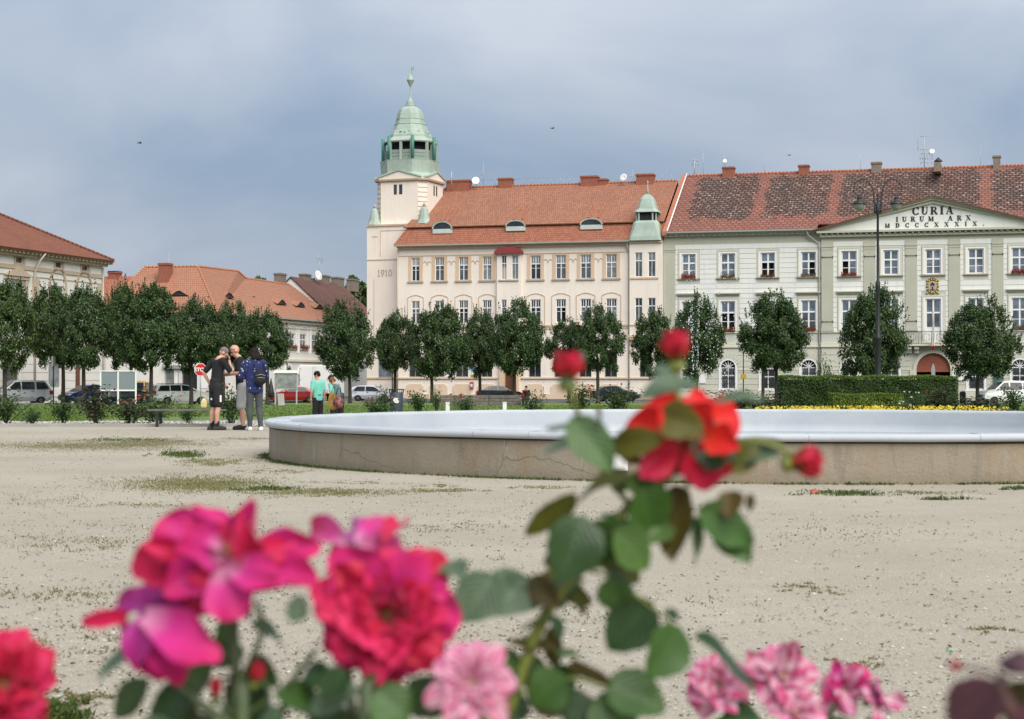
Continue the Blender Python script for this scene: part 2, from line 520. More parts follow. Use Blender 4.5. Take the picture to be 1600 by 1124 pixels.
# ------------------------------------------------------------------ the ground
def sand_mat():
 m, n, l, p = nodes_of('sand_and_grit')
 v = coords(n, l)
 big = ramp(n, l, noise(n, l, 0.35, 6, 0.6, v), 0.3, 0.7)
 c = mixrgb(n, l, big, (0.345, 0.306, 0.238), (0.437, 0.397, 0.318))
 mid = ramp(n, l, noise(n, l, 3.0, 5, 0.65, v), 0.38, 0.72)
 c = mixrgb(n, l, mmath(n, l, 'MULTIPLY', mid, 0.4), c, (0.33, 0.285, 0.21))
 gr = noise(n, l, 95, 3, 0.7, v)
 c = mixrgb(n, l, ramp(n, l, gr, 0.56, 0.68), c, (0.66, 0.62, 0.54))
 c = mixrgb(n, l, mmath(n, l, 'MULTIPLY', ramp(n, l, noise(n, l, 70, 3, 0.7, v), 0.58, 0.66), 0.75), c, (0.19, 0.155, 0.11))
 vo = n.new('ShaderNodeTexVoronoi'); vo.inputs['Scale'].default_value = 55; l.new(v, vo.inputs['Vector'])
 sp = ramp(n, l, vo.outputs['Distance'], 0.10, 0.22, (1, 1, 1), (0, 0, 0))
 pick = ramp(n, l, noise(n, l, 18, 2, 0.5, v), 0.5, 0.6)
 c = mixrgb(n, l, mmath(n, l, 'MULTIPLY', mmath(n, l, 'MULTIPLY', sp, pick), 0.7), c, (0.60, 0.56, 0.47))
 # scuffed, slightly mossy soil
 moss = ramp(n, l, noise(n, l, 1.1, 6, 0.7, v), 0.60, 0.74)
 fine = ramp(n, l, noise(n, l, 22, 4, 0.7, v), 0.45, 0.6)
 c = mixrgb(n, l, mmath(n, l, 'MULTIPLY', mmath(n, l, 'MULTIPLY', moss, fine), 0.55), c, (0.16, 0.155, 0.07))
 l.new(c, p.inputs['Base Color'])
 p.inputs['Roughness'].default_value = 0.95
 p.inputs['Specular IOR Level'].default_value = 0.1
 hh = mmath(n, l, 'ADD', mmath(n, l, 'MULTIPLY', gr, 0.6), noise(n, l, 12, 5, 0.6, v))
 bump(n, l, p, hh, 0.55, 0.02)
 return m

def grass_ground_mat():
 m, n, l, p = nodes_of('turf')
 v = coords(n, l)
 f = ramp(n, l, noise(n, l, 0.5, 6, 0.65, v), 0.3, 0.7)
 c = mixrgb(n, l, f, (0.11, 0.18, 0.03), (0.17, 0.25, 0.05))
 f2 = ramp(n, l, noise(n, l, 9, 5, 0.7, v), 0.4, 0.65)
 c = mixrgb(n, l, mmath(n, l, 'MULTIPLY', f2, 0.5), c, (0.075, 0.13, 0.022))
 l.new(c, p.inputs['Base Color']); p.inputs['Roughness'].default_value = 0.9
 bump(n, l, p, noise(n, l, 30, 4, 0.7, v), 0.8, 0.05)
 return m

M['sand'] = sand_mat()
M['turf'] = grass_ground_mat()
M['asphalt'] = mat('asphalt', (0.085, 0.083, 0.08), 0.9, 0.2, 0.8, 0.25)
M['paving'] = mat('paving', (0.30, 0.28, 0.25), 0.9, 0.15, 1.2, 0.2)
M['kerb'] = mat('kerb_stone', (0.33, 0.31, 0.28), 0.9, 0.15, 2)
M['mulch'] = mat('pale_gravel', (0.36, 0.34, 0.30), 0.95, 0.35, 8, 0.5, bmp=0.6)

def sheet(name, poly, lift, mt):
 """a ground sheet that follows the fall of the site; poly lies between the breaks of slope or is cut at them"""
 bm = bmesh.new()
 bm.faces.new([bm.verts.new((x, y, 0)) for x, y in poly])
 for cut in (36.0, 150.0):
  bmesh.ops.bisect_plane(bm, geom=bm.verts[:] + bm.edges[:] + bm.faces[:], plane_co=(0, cut, 0), plane_no=(0, 1, 0))
 for v in bm.verts:
  v.co.z = gz(v.co.y) + lift
 bmesh.ops.recalc_face_normals(bm, faces=bm.faces)
 if bm.faces[:][0].normal.z < 0:
  bmesh.ops.reverse_faces(bm, faces=bm.faces[:])
 me = bpy.data.meshes.new(name); bm.to_mesh(me); bm.free()
 me.materials.append(mt)
 return tag(link(name, me), kind='structure')

sheet('ground', [(-1500, -300), (1500, -300), (1500, 2500), (-1500, 2500)], 0, M['sand'])
sheet('road', [(-300, 90), (300, 90), (300, 600), (-300, 600)], .004, M['asphalt'])
sheet('gravel_path', [(-60, 40.8), (-5.5, 40.8), (1, 52), (60, 52), (60, 60), (-60, 60)], .008, M['mulch'])
LAWN_FAR = [(-300, 116), (-44, 122), (-34, 126), (-26, 146), (-16, 152), (300, 100)]
sheet('lawn', [(-120, 47), (-12, 47), (-2, 56), (150, 56)] + list(reversed(LAWN_FAR)), .012, M['turf'])
b = MB()
for (x0, y0), (x1, y1) in zip(LAWN_FAR[:-1], LAWN_FAR[1:]):
 d = Vector((x1 - x0, y1 - y0)).normalized(); nn = Vector((-d.y, d.x)) * 0.15
 vs = [(x0, y0), (x1, y1), (x1 + nn.x, y1 + nn.y), (x0 + nn.x, y0 + nn.y)]
 vs = [(a, c, gz(c)) for a, c in vs] + [(a, c, gz(c) + 0.12) for a, c in vs]
 b.faces(vs, [(4, 5, 6, 7), (0, 1, 5, 4), (2, 3, 7, 6)])
tag(b.build('kerb', M['kerb']), kind='structure')
b = MB()
b.box(-60, -6.2, 40.3, 40.5, -.1, 0.03)
tag(b.build('bed_edging', M['kerb']), kind='structure')

# ------------------------------------------------------------------ building kit
class Frame:
 """a facade line: local x runs along the wall (to the right), y into the building, z up"""
 def __init__(self, pt, ang, zb=-1.1):
  self.zb = zb
  self.o = Vector((pt[0], pt[1])); self.a = ang
  self.ux = Vector((math.cos(ang), math.sin(ang))); self.uy = Vector((-math.sin(ang), math.cos(ang)))

 def px(self, px, py, c=0.0):
  r = ray(px, py)
  o = self.o + self.uy * c
  # (o . uy) = t * (r . uy)
  t = o.dot(self.uy) / Vector((r.x, r.y)).dot(self.uy)
  w = Vector((r.x * t, r.y * t))
  return (w - self.o).dot(self.ux), CAMH + r.z * t - self.zb

 def x(self, px, c=0.0):
  return self.px(px, 560, c)[0]

 def z(self, px, py, c=0.0):
  return self.px(px, py, c)[1]

def wall_grid(b, x0, x1, z0, z1, y, ops, m=0, reveal=0.22, mr=None):
 xs = sorted({x0, x1} | {v for o in ops for v in (o[0], o[1]) if x0 < v < x1})
 zs = sorted({z0, z1} | {v for o in ops for v in (o[2], o[3]) if z0 < v < z1})
 for i in range(len(xs) - 1):
  for j in range(len(zs) - 1):
   cx, cz = (xs[i] + xs[i + 1]) / 2, (zs[j] + zs[j + 1]) / 2
   if any(o[0] < cx < o[1] and o[2] < cz < o[3] for o in ops):
    continue
   b.face([(xs[i], y, zs[j]), (xs[i + 1], y, zs[j]), (xs[i + 1], y, zs[j + 1]), (xs[i], y, zs[j + 1])], m)
 mr = m if mr is None else mr
 if reveal:
  for a, c, d, e in ops:
   q = y + reveal
   b.face([(a, y, d), (a, y, e), (a, q, e), (a, q, d)], mr)
   b.face([(c, y, d), (c, q, d), (c, q, e), (c, y, e)], mr)
   b.face([(a, y, d), (a, q, d), (c, q, d), (c, y, d)], mr)
   b.face([(a, y, e), (c, y, e), (c, q, e), (a, q, e)], mr)

def bands(parent, name, mt, x0, x1, z0, z1, y, ops, step, gap=0.04, proud=0.03):
 """rusticated courses: raised bands with recessed joints between them, cut round the openings"""
 n = max(1, round((z1 - z0) / step)); st = (z1 - z0) / n
 for k in range(n):
  za, zb = z0 + k * st + gap / 2, z0 + (k + 1) * st - gap / 2
  cuts = sorted((o[0], o[1]) for o in ops if o[2] < zb - 1e-6 and o[3] > za + 1e-6)
  x = x0
  segs = []
  for a, c in cuts:
   if a > x: segs.append((x, min(a, x1)))
   x = max(x, c)
  if x < x1: segs.append((x, x1))
  for a, c in segs:
   if c - a > 0.02:
    b = MB(); b.box(a, c, y - proud, y + 0.01, za, zb); b.build(name, mt, parent)

def window(parent, x0, x1, z0, z1, y, style, panes, fr=None, fw=0.07, back=True, open_=()):
 """a window part: frame and bars as one mesh, every pane a sub-part"""
 fr = fr or M['white_paint']
 b = MB()
 d0, d1 = y, y + 0.08
 b.box(x0, x0 + fw, d0, d1, z0, z1); b.box(x1 - fw, x1, d0, d1, z0, z1)
 b.box(x0 + fw, x1 - fw, d0, d1, z0, z0 + fw); b.box(x0 + fw, x1 - fw, d0, d1, z1 - fw, z1)
 cx = (x0 + x1) / 2
 cells = []
 bars = fw * 0.55
 if style == 'tcross':       # tall casements under a transom, upper light split by thin bars
  zt = z0 + (z1 - z0) * 0.66
  b.box(x0 + fw, x1 - fw, d0 - 0.02, d1, zt - fw * 0.7, zt + fw * 0.7)
  b.box(cx - fw * 0.6, cx + fw * 0.6, d0 - 0.01, d1, z0 + fw, zt - fw * 0.7)
  b.box(cx - fw * 0.6, cx + fw * 0.6, d0 - 0.01, d1, zt + fw * 0.7, z1 - fw)
  for s in (-1, 1):
   xa, xb = (x0 + fw, cx - fw * 0.6) if s < 0 else (cx + fw * 0.6, x1 - fw)
   cells.append((xa, xb, z0 + fw, zt - fw * 0.7)); cells.append((xa, xb, zt + fw * 0.7, z1 - fw))
   xm = (xa + xb) / 2
   b.box(xm - bars * .5, xm + bars * .5, d0 + .01, d1 - .01, zt + fw * 0.7, z1 - fw)
   zz = z0 + (zt - z0) * 0.72
   b.box(xa, xb, d0 + .01, d1 - .01, zz - bars * .5, zz + bars * .5)
 elif style == 'narrow':
  zt = z0 + (z1 - z0) * 0.66
  b.box(x0 + fw, x1 - fw, d0 - 0.02, d1, zt - fw * 0.7, zt + fw * 0.7)
  xm = cx
  b.box(xm - bars * .6, xm + bars * .6, d0 + .005, d1 - .01, z0 + fw, zt - fw * .7)
  b.box(xm - bars * .6, xm + bars * .6, d0 + .005, d1 - .01, zt + fw * .7, z1 - fw)
  for xa, xb in ((x0 + fw, xm - bars * .6), (xm + bars * .6, x1 - fw)):
   cells.append((xa, xb, z0 + fw, zt - fw * .7)); cells.append((xa, xb, zt + fw * .7, z1 - fw))
 elif style in ('six', 'eight'):
  zt = z0 + (z1 - z0) * (0.62 if style == 'six' else 0.68)
  b.box(x0 + fw, x1 - fw, d0 - 0.02, d1, zt - fw * 0.7, zt + fw * 0.7)
  b.box(cx - fw * .7, cx + fw * .7, d0 - 0.01, d1, z0 + fw, zt - fw * .7)
  b.box(cx - fw * .7, cx + fw * .7, d0 - 0.01, d1, zt + fw * .7, z1 - fw)
  zm = (z0 + fw + zt - fw * .7) / 2
  for xa, xb in ((x0 + fw, cx - fw * .7), (cx + fw * .7, x1 - fw)):
   b.box(xa, xb, d0 + .01, d1 - .01, zm - bars * .5, zm + bars * .5)
   cells += [(xa, xb, z0 + fw, zm - bars * .5), (xa, xb, zm + bars * .5, zt - fw * .7), (xa, xb, zt + fw * .7, z1 - fw)]
 elif style == 'barred':     # ground floor: two sashes and an iron grille in front
  b.box(cx - fw * .6, cx + fw * .6, d0, d1, z0 + fw, z1 - fw)
  cells = [(x0 + fw, cx - fw * .6, z0 + fw, z1 - fw), (cx + fw * .6, x1 - fw, z0 + fw, z1 - fw)]
 elif style == 'cross':
  zt = z0 + (z1 - z0) * 0.62
  b.box(x0 + fw, x1 - fw, d0 - 0.01, d1, zt - fw * .6, zt + fw * .6)
  b.box(cx - fw * .5, cx + fw * .5, d0, d1, z0 + fw, zt - fw * .6); b.box(cx - fw * .5, cx + fw * .5, d0, d1, zt + fw * .6, z1 - fw)
  for xa, xb in ((x0 + fw, cx - fw * .5), (cx + fw * .5, x1 - fw)):
   cells += [(xa, xb, z0 + fw, zt - fw * .6), (xa, xb, zt + fw * .6, z1 - fw)]
 else:
  cells = [(x0 + fw, x1 - fw, z0 + fw, z1 - fw)]
 if back:
  b.box(x0 + .01, x1 - .01, y + 0.5, y + 0.52, z0, z1, 1)
  for xa in (x0 + .01, x1 - .01):
   b.face([(xa, y + .09, z0), (xa, y + .09, z1), (xa, y + .5, z1), (xa, y + .5, z0)], 1)
  b.face([(x0, y + .09, z1 - .001), (x1, y + .09, z1 - .001), (x1, y + .5, z1 - .001), (x0, y + .5, z1 - .001)], 1)
 w = b.build('window', [fr, M['dark']], parent)
 for i, (xa, xb, za, zb) in enumerate(cells):
  if i in open_:
   continue
  pb = MB(); pb.box(xa, xb, y + .035, y + .05, za, zb)
  pm = panes[i % len(panes)] if isinstance(panes, (list, tuple)) else panes
  pb.build('pane', pm, w)
 return w

def grille(w, x0, x1, z0, z1, y, n=5):
 b = MB()
 for k in range(n):
  x = x0 + (x1 - x0) * (k + .5) / n
  b.tube([(x, y, z0), (x, y, z1)], .016, 5)
 for t in (.25, .5, .75):
  z = z0 + (z1 - z0) * t
  b.box(x0, x1, y - .012, y + .012, z - .018, z + .018)
 b.build('grille', M['iron'], w)

def leaf_scatter(points, dirs, size, rng, asp=0.6, jitter=0.7):
 """one small diamond leaf per point; returns verts, faces"""
 n = len(points)
 d = dirs + rng.normal(0, jitter, (n, 3)); d /= np.linalg.norm(d, axis=1)[:, None] + 1e-9
 a = rng.normal(0, 1, (n, 3)); a -= d * (a * d).sum(1)[:, None]; a /= np.linalg.norm(a, axis=1)[:, None] + 1e-9
 c = np.cross(d, a)
 s = size * rng.uniform(0.6, 1.3, (n, 1))
 v = np.empty((n, 4, 3))
 v[:, 0] = points - a * s * .5
 v[:, 1] = points + c * s * asp * .5 + d * s * 0.10
 v[:, 2] = points + a * s * .5
 v[:, 3] = points - c * s * asp * .5 + d * s * 0.10
 f = np.arange(n * 4).reshape(n, 4)
 return v.reshape(-1, 3), f

def leaf_mesh(name, points, dirs, size, rng, mt, asp=0.6, jitter=0.7):
 v, f = leaf_scatter(points, dirs, size, rng, asp, jitter)
 return raw_mesh(name, v, f, mt)

def flower_box(parent, x0, x1, z, y, red, seed):
 """a window box of trailing plants: part of its window"""
 rng = np.random.default_rng(seed)
 b = MB(); b.box(x0 + .05, x1 - .05, y - .22, y - .04, z + .005, z + .16)
 bx = b.build('flower_box', M['flower_box'], parent)
 n = 260
 p = np.stack([rng.uniform(x0, x1, n), rng.uniform(y - .34, y - .02, n), z + .1 + np.abs(rng.normal(0, .18, n)) - rng.uniform(0, .22, n)], 1)
 dd = rng.normal(0, 1, (n, 3)); dd[:, 1] -= 1
 me = leaf_mesh('box_foliage', p, dd, .11, rng, M['box_leaf']); link('foliage', me, parent)
 k = int(n * red)
 if k > 5:
  p = np.stack([rng.uniform(x0, x1, k), rng.uniform(y - .38, y - .1, k), z + .12 + np.abs(rng.normal(0, .16, k)) - rng.uniform(0, .2, k)], 1)
  dd = rng.normal(0, 1, (k, 3)); dd[:, 1] -= 2
  link('blossom', leaf_mesh('box_blossom', p, dd, .1, rng, M['box_flower'], 1.0, .4), parent)

def chimney(parent, x0, x1, y0, y1, z0, z1, mt=None, cap=True, pots=0):
 b = MB()
 b.box(x0, x1, y0, y1, z0, z1)
 if cap:
  b.box(x0 - .08, x1 + .08, y0 - .08, y1 + .08, z1, z1 + .12)
  b.box(x0 - .03, x1 + .03, y0 - .03, y1 + .03, z1 + .12, z1 + .2)
 for k in range(pots):
  b.lathe([(.14, z1 + .2), (.11, z1 + .75), (.15, z1 + .78), (.15, z1 + .86)], x0 + (x1 - x0) * (k + .5) / pots, (y0 + y1) / 2, 10, 1)
 return b.build('chimney', [mt or M['brick'], M['iron']], parent)

def dish(parent, x, y, z, r, az=0.0):
 b = MB()
 b.tube([(x, y + .1, z - r * 2.4), (x, y + .1, z)], .03, 6)
 prof = [(0.02, 0), (r * .5, r * .07), (r * .85, r * .2), (r, r * .3)]
 bb = MB(); bb.lathe(prof + [(r * .98, r * .33), (r * .5, r * .12), (0.0, r * .05)], 0, 0, 18, 1)
 rot = Matrix.Rotation(az, 3, 'Z') @ Matrix.Rotation(math.radians(75), 3, 'X')
 b.faces([rot @ Vector(v) + Vector((x, y, z)) for v in bb.v], bb.f, 1, True)
 b.tube([rot @ Vector((0, -r * .9, r * .25)) + Vector((x, y, z)), rot @ Vector((0, 0, r * 1.1)) + Vector((x, y, z))], .015, 5)
 return b.build('satellite_dish', [M['steel'], M['white_paint']], parent)

def mast(parent, x, y, z0, z1, arms=(), r=.03, name='antenna'):
 b = MB()
 b.tube([(x, y, z0), (x, y, z1)], [r, r * .6], 6)
 for z, ln, yag in arms:
  b.tube([(x - ln * .35, y, z), (x + ln * .65, y, z)], r * .55, 5)
  for k in range(yag):
   xx = x - ln * .3 + ln * .9 * k / max(1, yag - 1)
   b.tube([(xx, y, z - .22), (xx, y, z + .22)], r * .4, 4)
 return b.build(name, M['steel'], parent)

def glyph_strokes(ch):
 T, t, sf = .26, .10, .07
 def diag(x0, z0, x1, z1, w): return [(x0 - w / 2, z0), (x0 + w / 2, z0), (x1 + w / 2, z1), (x1 - w / 2, z1)]
 def rect(x0, x1, z0, z1): return [(x0, z0), (x1, z0), (x1, z1), (x0, z1)]
 def arc(cx, cz, rx, rz, a0, a1, wx, wz, n=9):
  o, i = [], []
  for k in range(n + 1):
   a = math.radians(a0 + (a1 - a0) * k / n)
   o.append((cx + rx * math.cos(a), cz + rz * math.sin(a)))
   i.append((cx + (rx - wx) * math.cos(a), cz + (rz - wz) * math.sin(a)))
  return [[o[k], o[k + 1], i[k + 1], i[k]] for k in range(n)]
 if ch == 'I': return .42, [rect(.08, .34, sf, 1 - sf), rect(0, .42, 0, sf), rect(0, .42, 1 - sf, 1)]
 if ch == 'U': return .86, [rect(.08, .34, .36, 1 - sf), rect(.66, .76, .36, 1 - sf), rect(0, .42, 1 - sf, 1), rect(.56, .86, 1 - sf, 1)] + arc(.42, .36, .34, .36, 180, 360, .18, .12)
 if ch == 'C': return .84, arc(.44, .5, .44, .5, 40, 320, .24, .09, 14) + [rect(.72, .80, .62, .96), rect(.72, .80, .06, .26)]
 if ch == 'D': return .88, [rect(.08, .34, sf, 1 - sf), rect(0, .40, 0, sf), rect(0, .40, 1 - sf, 1)] + arc(.38, .5, .48, .5, -90, 90, .25, .08, 12)
 if ch == 'R': return .92, [rect(.08, .34, sf, 1 - sf), rect(0, .42, 0, sf), rect(0, .40, 1 - sf, 1), diag(.78, .0, .48, .5, .26), rect(.66, .92, 0, sf)] + arc(.38, .74, .40, .26, -90, 90, .22, .08, 9)
 if ch == 'A': return .96, [diag(.16, sf, .46, 1, .10), diag(.74, sf, .48, 1, .26), rect(.24, .66, .30, .38), rect(.02, .30, 0, sf), rect(.56, .96, 0, sf)]
 if ch == 'M': return 1.1, [rect(.12, .22, sf, 1 - sf), diag(.52, .05, .20, 1, .24), diag(.56, .05, .86, 1, .10), rect(.80, 1.04, sf, 1 - sf), rect(.02, .32, 0, sf), rect(.72, 1.1, 0, sf)]
 if ch == 'X': return .94, [diag(.74, sf, .20, 1 - sf, .26), diag(.16, sf, .76, 1 - sf, .10), rect(.0, .32, 0, sf), rect(.56, .94, 0, sf), rect(.02, .38, 1 - sf, 1), rect(.60, .92, 1 - sf, 1)]
 if ch == '.': return .2, [rect(0, .2, 0, .2)]
 if ch == '1': return .34, [rect(.12, .24, 0, 1), rect(.02, .34, 0, .08), [(.0, .78), (.06, .74), (.13, .9), (.13, .98)]]
 if ch == '0': return .62, arc(.31, .5, .31, .5, 0, 360, .12, .12, 16)
 if ch == '9': return .62, arc(.31, .68, .31, .32, 0, 360, .12, .12, 14) + [[(.18, 0), (.34, 0), (.62, .66), (.5, .66)]]
 return .5, []

def inscription(parent, text, x0, x1, z0, z1, y, mt, thick=.04):
 h = z1 - z0
 ws = [glyph_strokes(c)[0] if c != ' ' else 1.1 for c in text]
 gap = ((x1 - x0) / h - sum(ws)) / max(1, len(text) - 1)
 x = 0
 for c, w in zip(text, ws):
  if c != ' ':
   b = MB()
   for k, poly in enumerate(glyph_strokes(c)[1]):
    b.prism([(x0 + (x + px) * h, z0 + pz * h) for px, pz in poly], y - thick - .0012 * k, y + .01)
   b.build('letter', mt, parent)
  x += w + gap

def roof_slab(b, pts, m=0, th=.12):
 """a sloping roof face with a little thickness; pts anticlockwise seen from outside"""
 vs = [Vector(p) for p in pts]
 nrm = (vs[1] - vs[0]).cross(vs[-1] - vs[0]).normalized()
 lo = [v - nrm * th for v in vs]
 n = len(vs)
 b.faces(vs + lo, [tuple(range(n)), tuple(range(2 * n - 1, n - 1, -1))] + [(i, n + i, n + (i + 1) % n, (i + 1) % n) for i in range(n)], m)

def ridge_caps(b, p0, p1, r=.13, step=.38, m=0):
 p0, p1 = Vector(p0), Vector(p1)
 n = max(1, int((p1 - p0).length / step))
 for k in range(n):
  a, c = p0.lerp(p1, k / n), p0.lerp(p1, (k + 1.08) / n)
  b.tube([a, c], [r * 1.12, r * .9], 7, m)

# ------------------------------------------------------------------ the pale pink corner building
ROW_ANG = -math.atan(FPX / 9800)
_q = Vector((0, 178.0))
_ud = Vector((math.cos(ROW_ANG), math.sin(ROW_ANG)))

def on_row(px):
 a = (px - 800) / FPX
 t = (a * _q.y - _q.x) / (_ud.x - a * _ud.y)
 return _q + _ud * t

FP = Frame(on_row(621), ROW_ANG)
pink = thing('town_house', 'cream three storey house with red mansard roof and green topped corner tower', 'building', (FP.o.x, FP.o.y, -1.1), ROW_ANG)
X1 = FP.x(985); XR = FP.x(1036.5)
zE = FP.z(800, 381, -.5); zB = FP.z(800, 353, .6); RY = 8.5; zR = FP.z(860, 289, RY)
zt1, zs1 = FP.z(724, 402), FP.z(724, 438.5)
zt2, zs2 = FP.z(724, 469.5), FP.z(724, 505.5)
zt3, zs3 = FP.z(724, 548), FP.z(724, 589.5)
zl2 = FP.z(724, 510)
cols = [(642.9, 655.7), (679.6, 694), (717, 731.5), (754, 768), (829, 845), (868.5, 884.5), (907, 923.7), (947, 963.8)]
W1 = [(FP.x(a), FP.x(c)) for a, c in cols]
BAY = (FP.x(778), FP.x(815))
g3 = [(676, 694), (712, 731.5), (752, 769), (826, 845), (866, 885), (905, 924), (944.5, 964)]
G3 = [(FP.x(a), FP.x(c)) for a, c in g3] + [(FP.x(639), FP.x(657))]
DOOR = (FP.x(789), FP.x(803))
ops = [(a, c, zs1, zt1) for a, c in W1] + [(a, c, zs2, zt2) for a, c in W1] + [(a, c, zs3, zt3) for a, c in G3] + [(DOOR[0], DOOR[1], 0.15, zs3 + 1.6)]
b = MB()
wall_grid(b, 0, X1, 0, zE + .1, 0, ops, 0, .24)
b.face([(0, 0, 0), (0, 0, zE), (0, 17, zE), (0, 17, 0)], 0)
b.face([(XR, 0, 0), (XR, 17, 0), (XR, 17, zE), (XR, 0, zE)], 0)
b.face([(0, 17, 0), (0, 17, zE), (XR, 17, zE), (XR, 17, 0)], 0)
# turret bay at the right end
TB = -.45
pr = [(FP.x(992.2, TB), FP.x(1003.8, TB)), (FP.x(1012.6, TB), FP.x(1024.4, TB))]
gr = [(FP.x(998, TB), FP.x(1016, TB))]
zbay = FP.z(1010, 527, TB)
bops = [(a, c, zs1 + .05, zt1 + .1) for a, c in pr] + [(a, c, zs2, zt2) for a, c in pr]
wall_grid(b, X1, XR, zbay, zE + .1, TB, bops, 0, .24)
b.face([(X1, TB, zbay), (X1, TB, zE), (X1, 0, zE), (X1, 0, zbay)], 0)
b.face([(XR, TB, zbay), (XR, 0, zbay), (XR, 0, zE), (XR, TB, zE)], 0)
wall_grid(b, X1, XR, 0, zbay, 0, [(a, c, zs3, zt3) for a, c in gr], 0, .24)
b.face([(X1, TB, zbay), (X1, 0, zbay), (XR, 0, zbay), (XR, TB, zbay)], 0)
b.build('wall', [M['pink_wall']], pink)
b = MB()
b.box(X1 - .1, XR + .02, TB - .12, TB, zbay - .02, zbay + .22); b.box(X1 - .04, XR + .01, TB - .05, TB, zbay - .24, zbay - .022)
b.build('bay_moulding', M['pink_trim'], pink); b = MB()
b.box(X1 + .06, XR - .3, TB - .08, TB - .0, FP.z(1008, 508, TB) - .06, FP.z(1008, 508, TB) + .06)
b.build('sill', M['pink_trim'], pink); b = MB()
b.box(X1 + .1, XR - .4, TB - .1, TB, zs1 - .15, zs1 + .02)
b.build('sill', M['pink_trim'], pink)
# courses and plinth
M['peach'] = mat('plinth_peach', (0.68, 0.52, 0.38), .85, .08, .8)
b = MB()
b.box(0, X1 - .12, -.10, 0, zl2 - .12, zl2 + .06); b.box(0, X1 - .12, -.05, 0, zl2 - .38, zl2 - .14)
b.box(-.05, DOOR[0] - .75, -.14, 0, zs3 - .2, zs3 - .04); b.box(DOOR[1] + .75, XR, -.14, 0, zs3 - .2, zs3 - .04)
b.box(-.02, X1 - .12, -.05, 0, zt1 + .18, zt1 + .26)
b.build('string_course', M['pink_line'], pink)
b = MB()
for k, (a, c) in enumerate(G3):
 m_ = (a + c) / 2
 b = MB(); b.prism([(m_ - 1.0, 0.05), (m_ + 1.0, 0.05), (m_ + 1.0, zs3 - 1.0), (m_ + .7, zs3 - .72), (m_ - .7, zs3 - .72), (m_ - 1.0, zs3 - 1.0)], -.06, 0); b.build('plinth_panel', M['peach'], pink)
b = MB()
b.box(-.02, DOOR[0] - .8, -.09, -.001, 0, .5); b.box(DOOR[1] + .8, XR, -.09, -.001, 0, .5)
b.build('plinth', M['peach'], pink)
# portal and door
b = MB()
zd = zs3 + 1.6
for s, xx in ((-1, DOOR[0]), (1, DOOR[1])):
 b.box(min(xx, xx + s * .55), max(xx, xx + s * .55), -.3, 0, 0, zd + .1)
b.box(DOOR[0] - .7, DOOR[1] + .7, -.42, 0, zd + .1, zd + .45)
b.build('portal', M['pink_trim'], pink)
b = MB()
b.box(DOOR[0], DOOR[1], .12, .2, .15, zd)
for i in range(2):
 xa = DOOR[0] + (DOOR[1] - DOOR[0]) * (.5 * i + .06); xb = xa + (DOOR[1] - DOOR[0]) * .38
 for za, zb_ in ((.35, 1.2), (1.35, 2.4), (2.55, zd - .15)):
  b.box(xa, xb, .09, .12, za, zb_)
b.build('door', M['brown_door'], pink)
b = MB(); b.box(FP.x(735), FP.x(744.5), -.05, 0, FP.z(740, 590), FP.z(740, 568)); ps = b.build('poster', M['white_paint'], pink)
b = MB(); b.box(FP.x(736), FP.x(743.5), -.06, -.051, FP.z(740, 581), FP.z(740, 574)); b.build('poster_picture', mat('poster_blue', (.08, .3, .5), .5, .3, 3), ps)
b = MB(); b.box(FP.x(735.5), FP.x(744), -.06, -.051, FP.z(740, 589.5), FP.z(740, 585.5)); b.build('poster_strip', mat('poster_ochre', (.5, .3, .06), .5, .1, 3), ps)
b = MB(); b.box(FP.x(696.5), FP.x(708), -.05, 0, FP.z(702, 589), FP.z(702, 579)); b.build('notice', M['white_paint'], pink)
b = MB(); b.box(FP.x(735.5), FP.x(740.5), -.3, -.061, FP.z(738, 607), FP.z(738, 597)); lb = b.build('letter_box', mat('faded_red', (.42, .10, .06), .5, .1), pink)
b = MB(); b.box(FP.x(736.4), FP.x(739.6), -.31, -.301, FP.z(738, 604), FP.z(738, 600.5)); b.build('letter_label', M['white_paint'], lb)
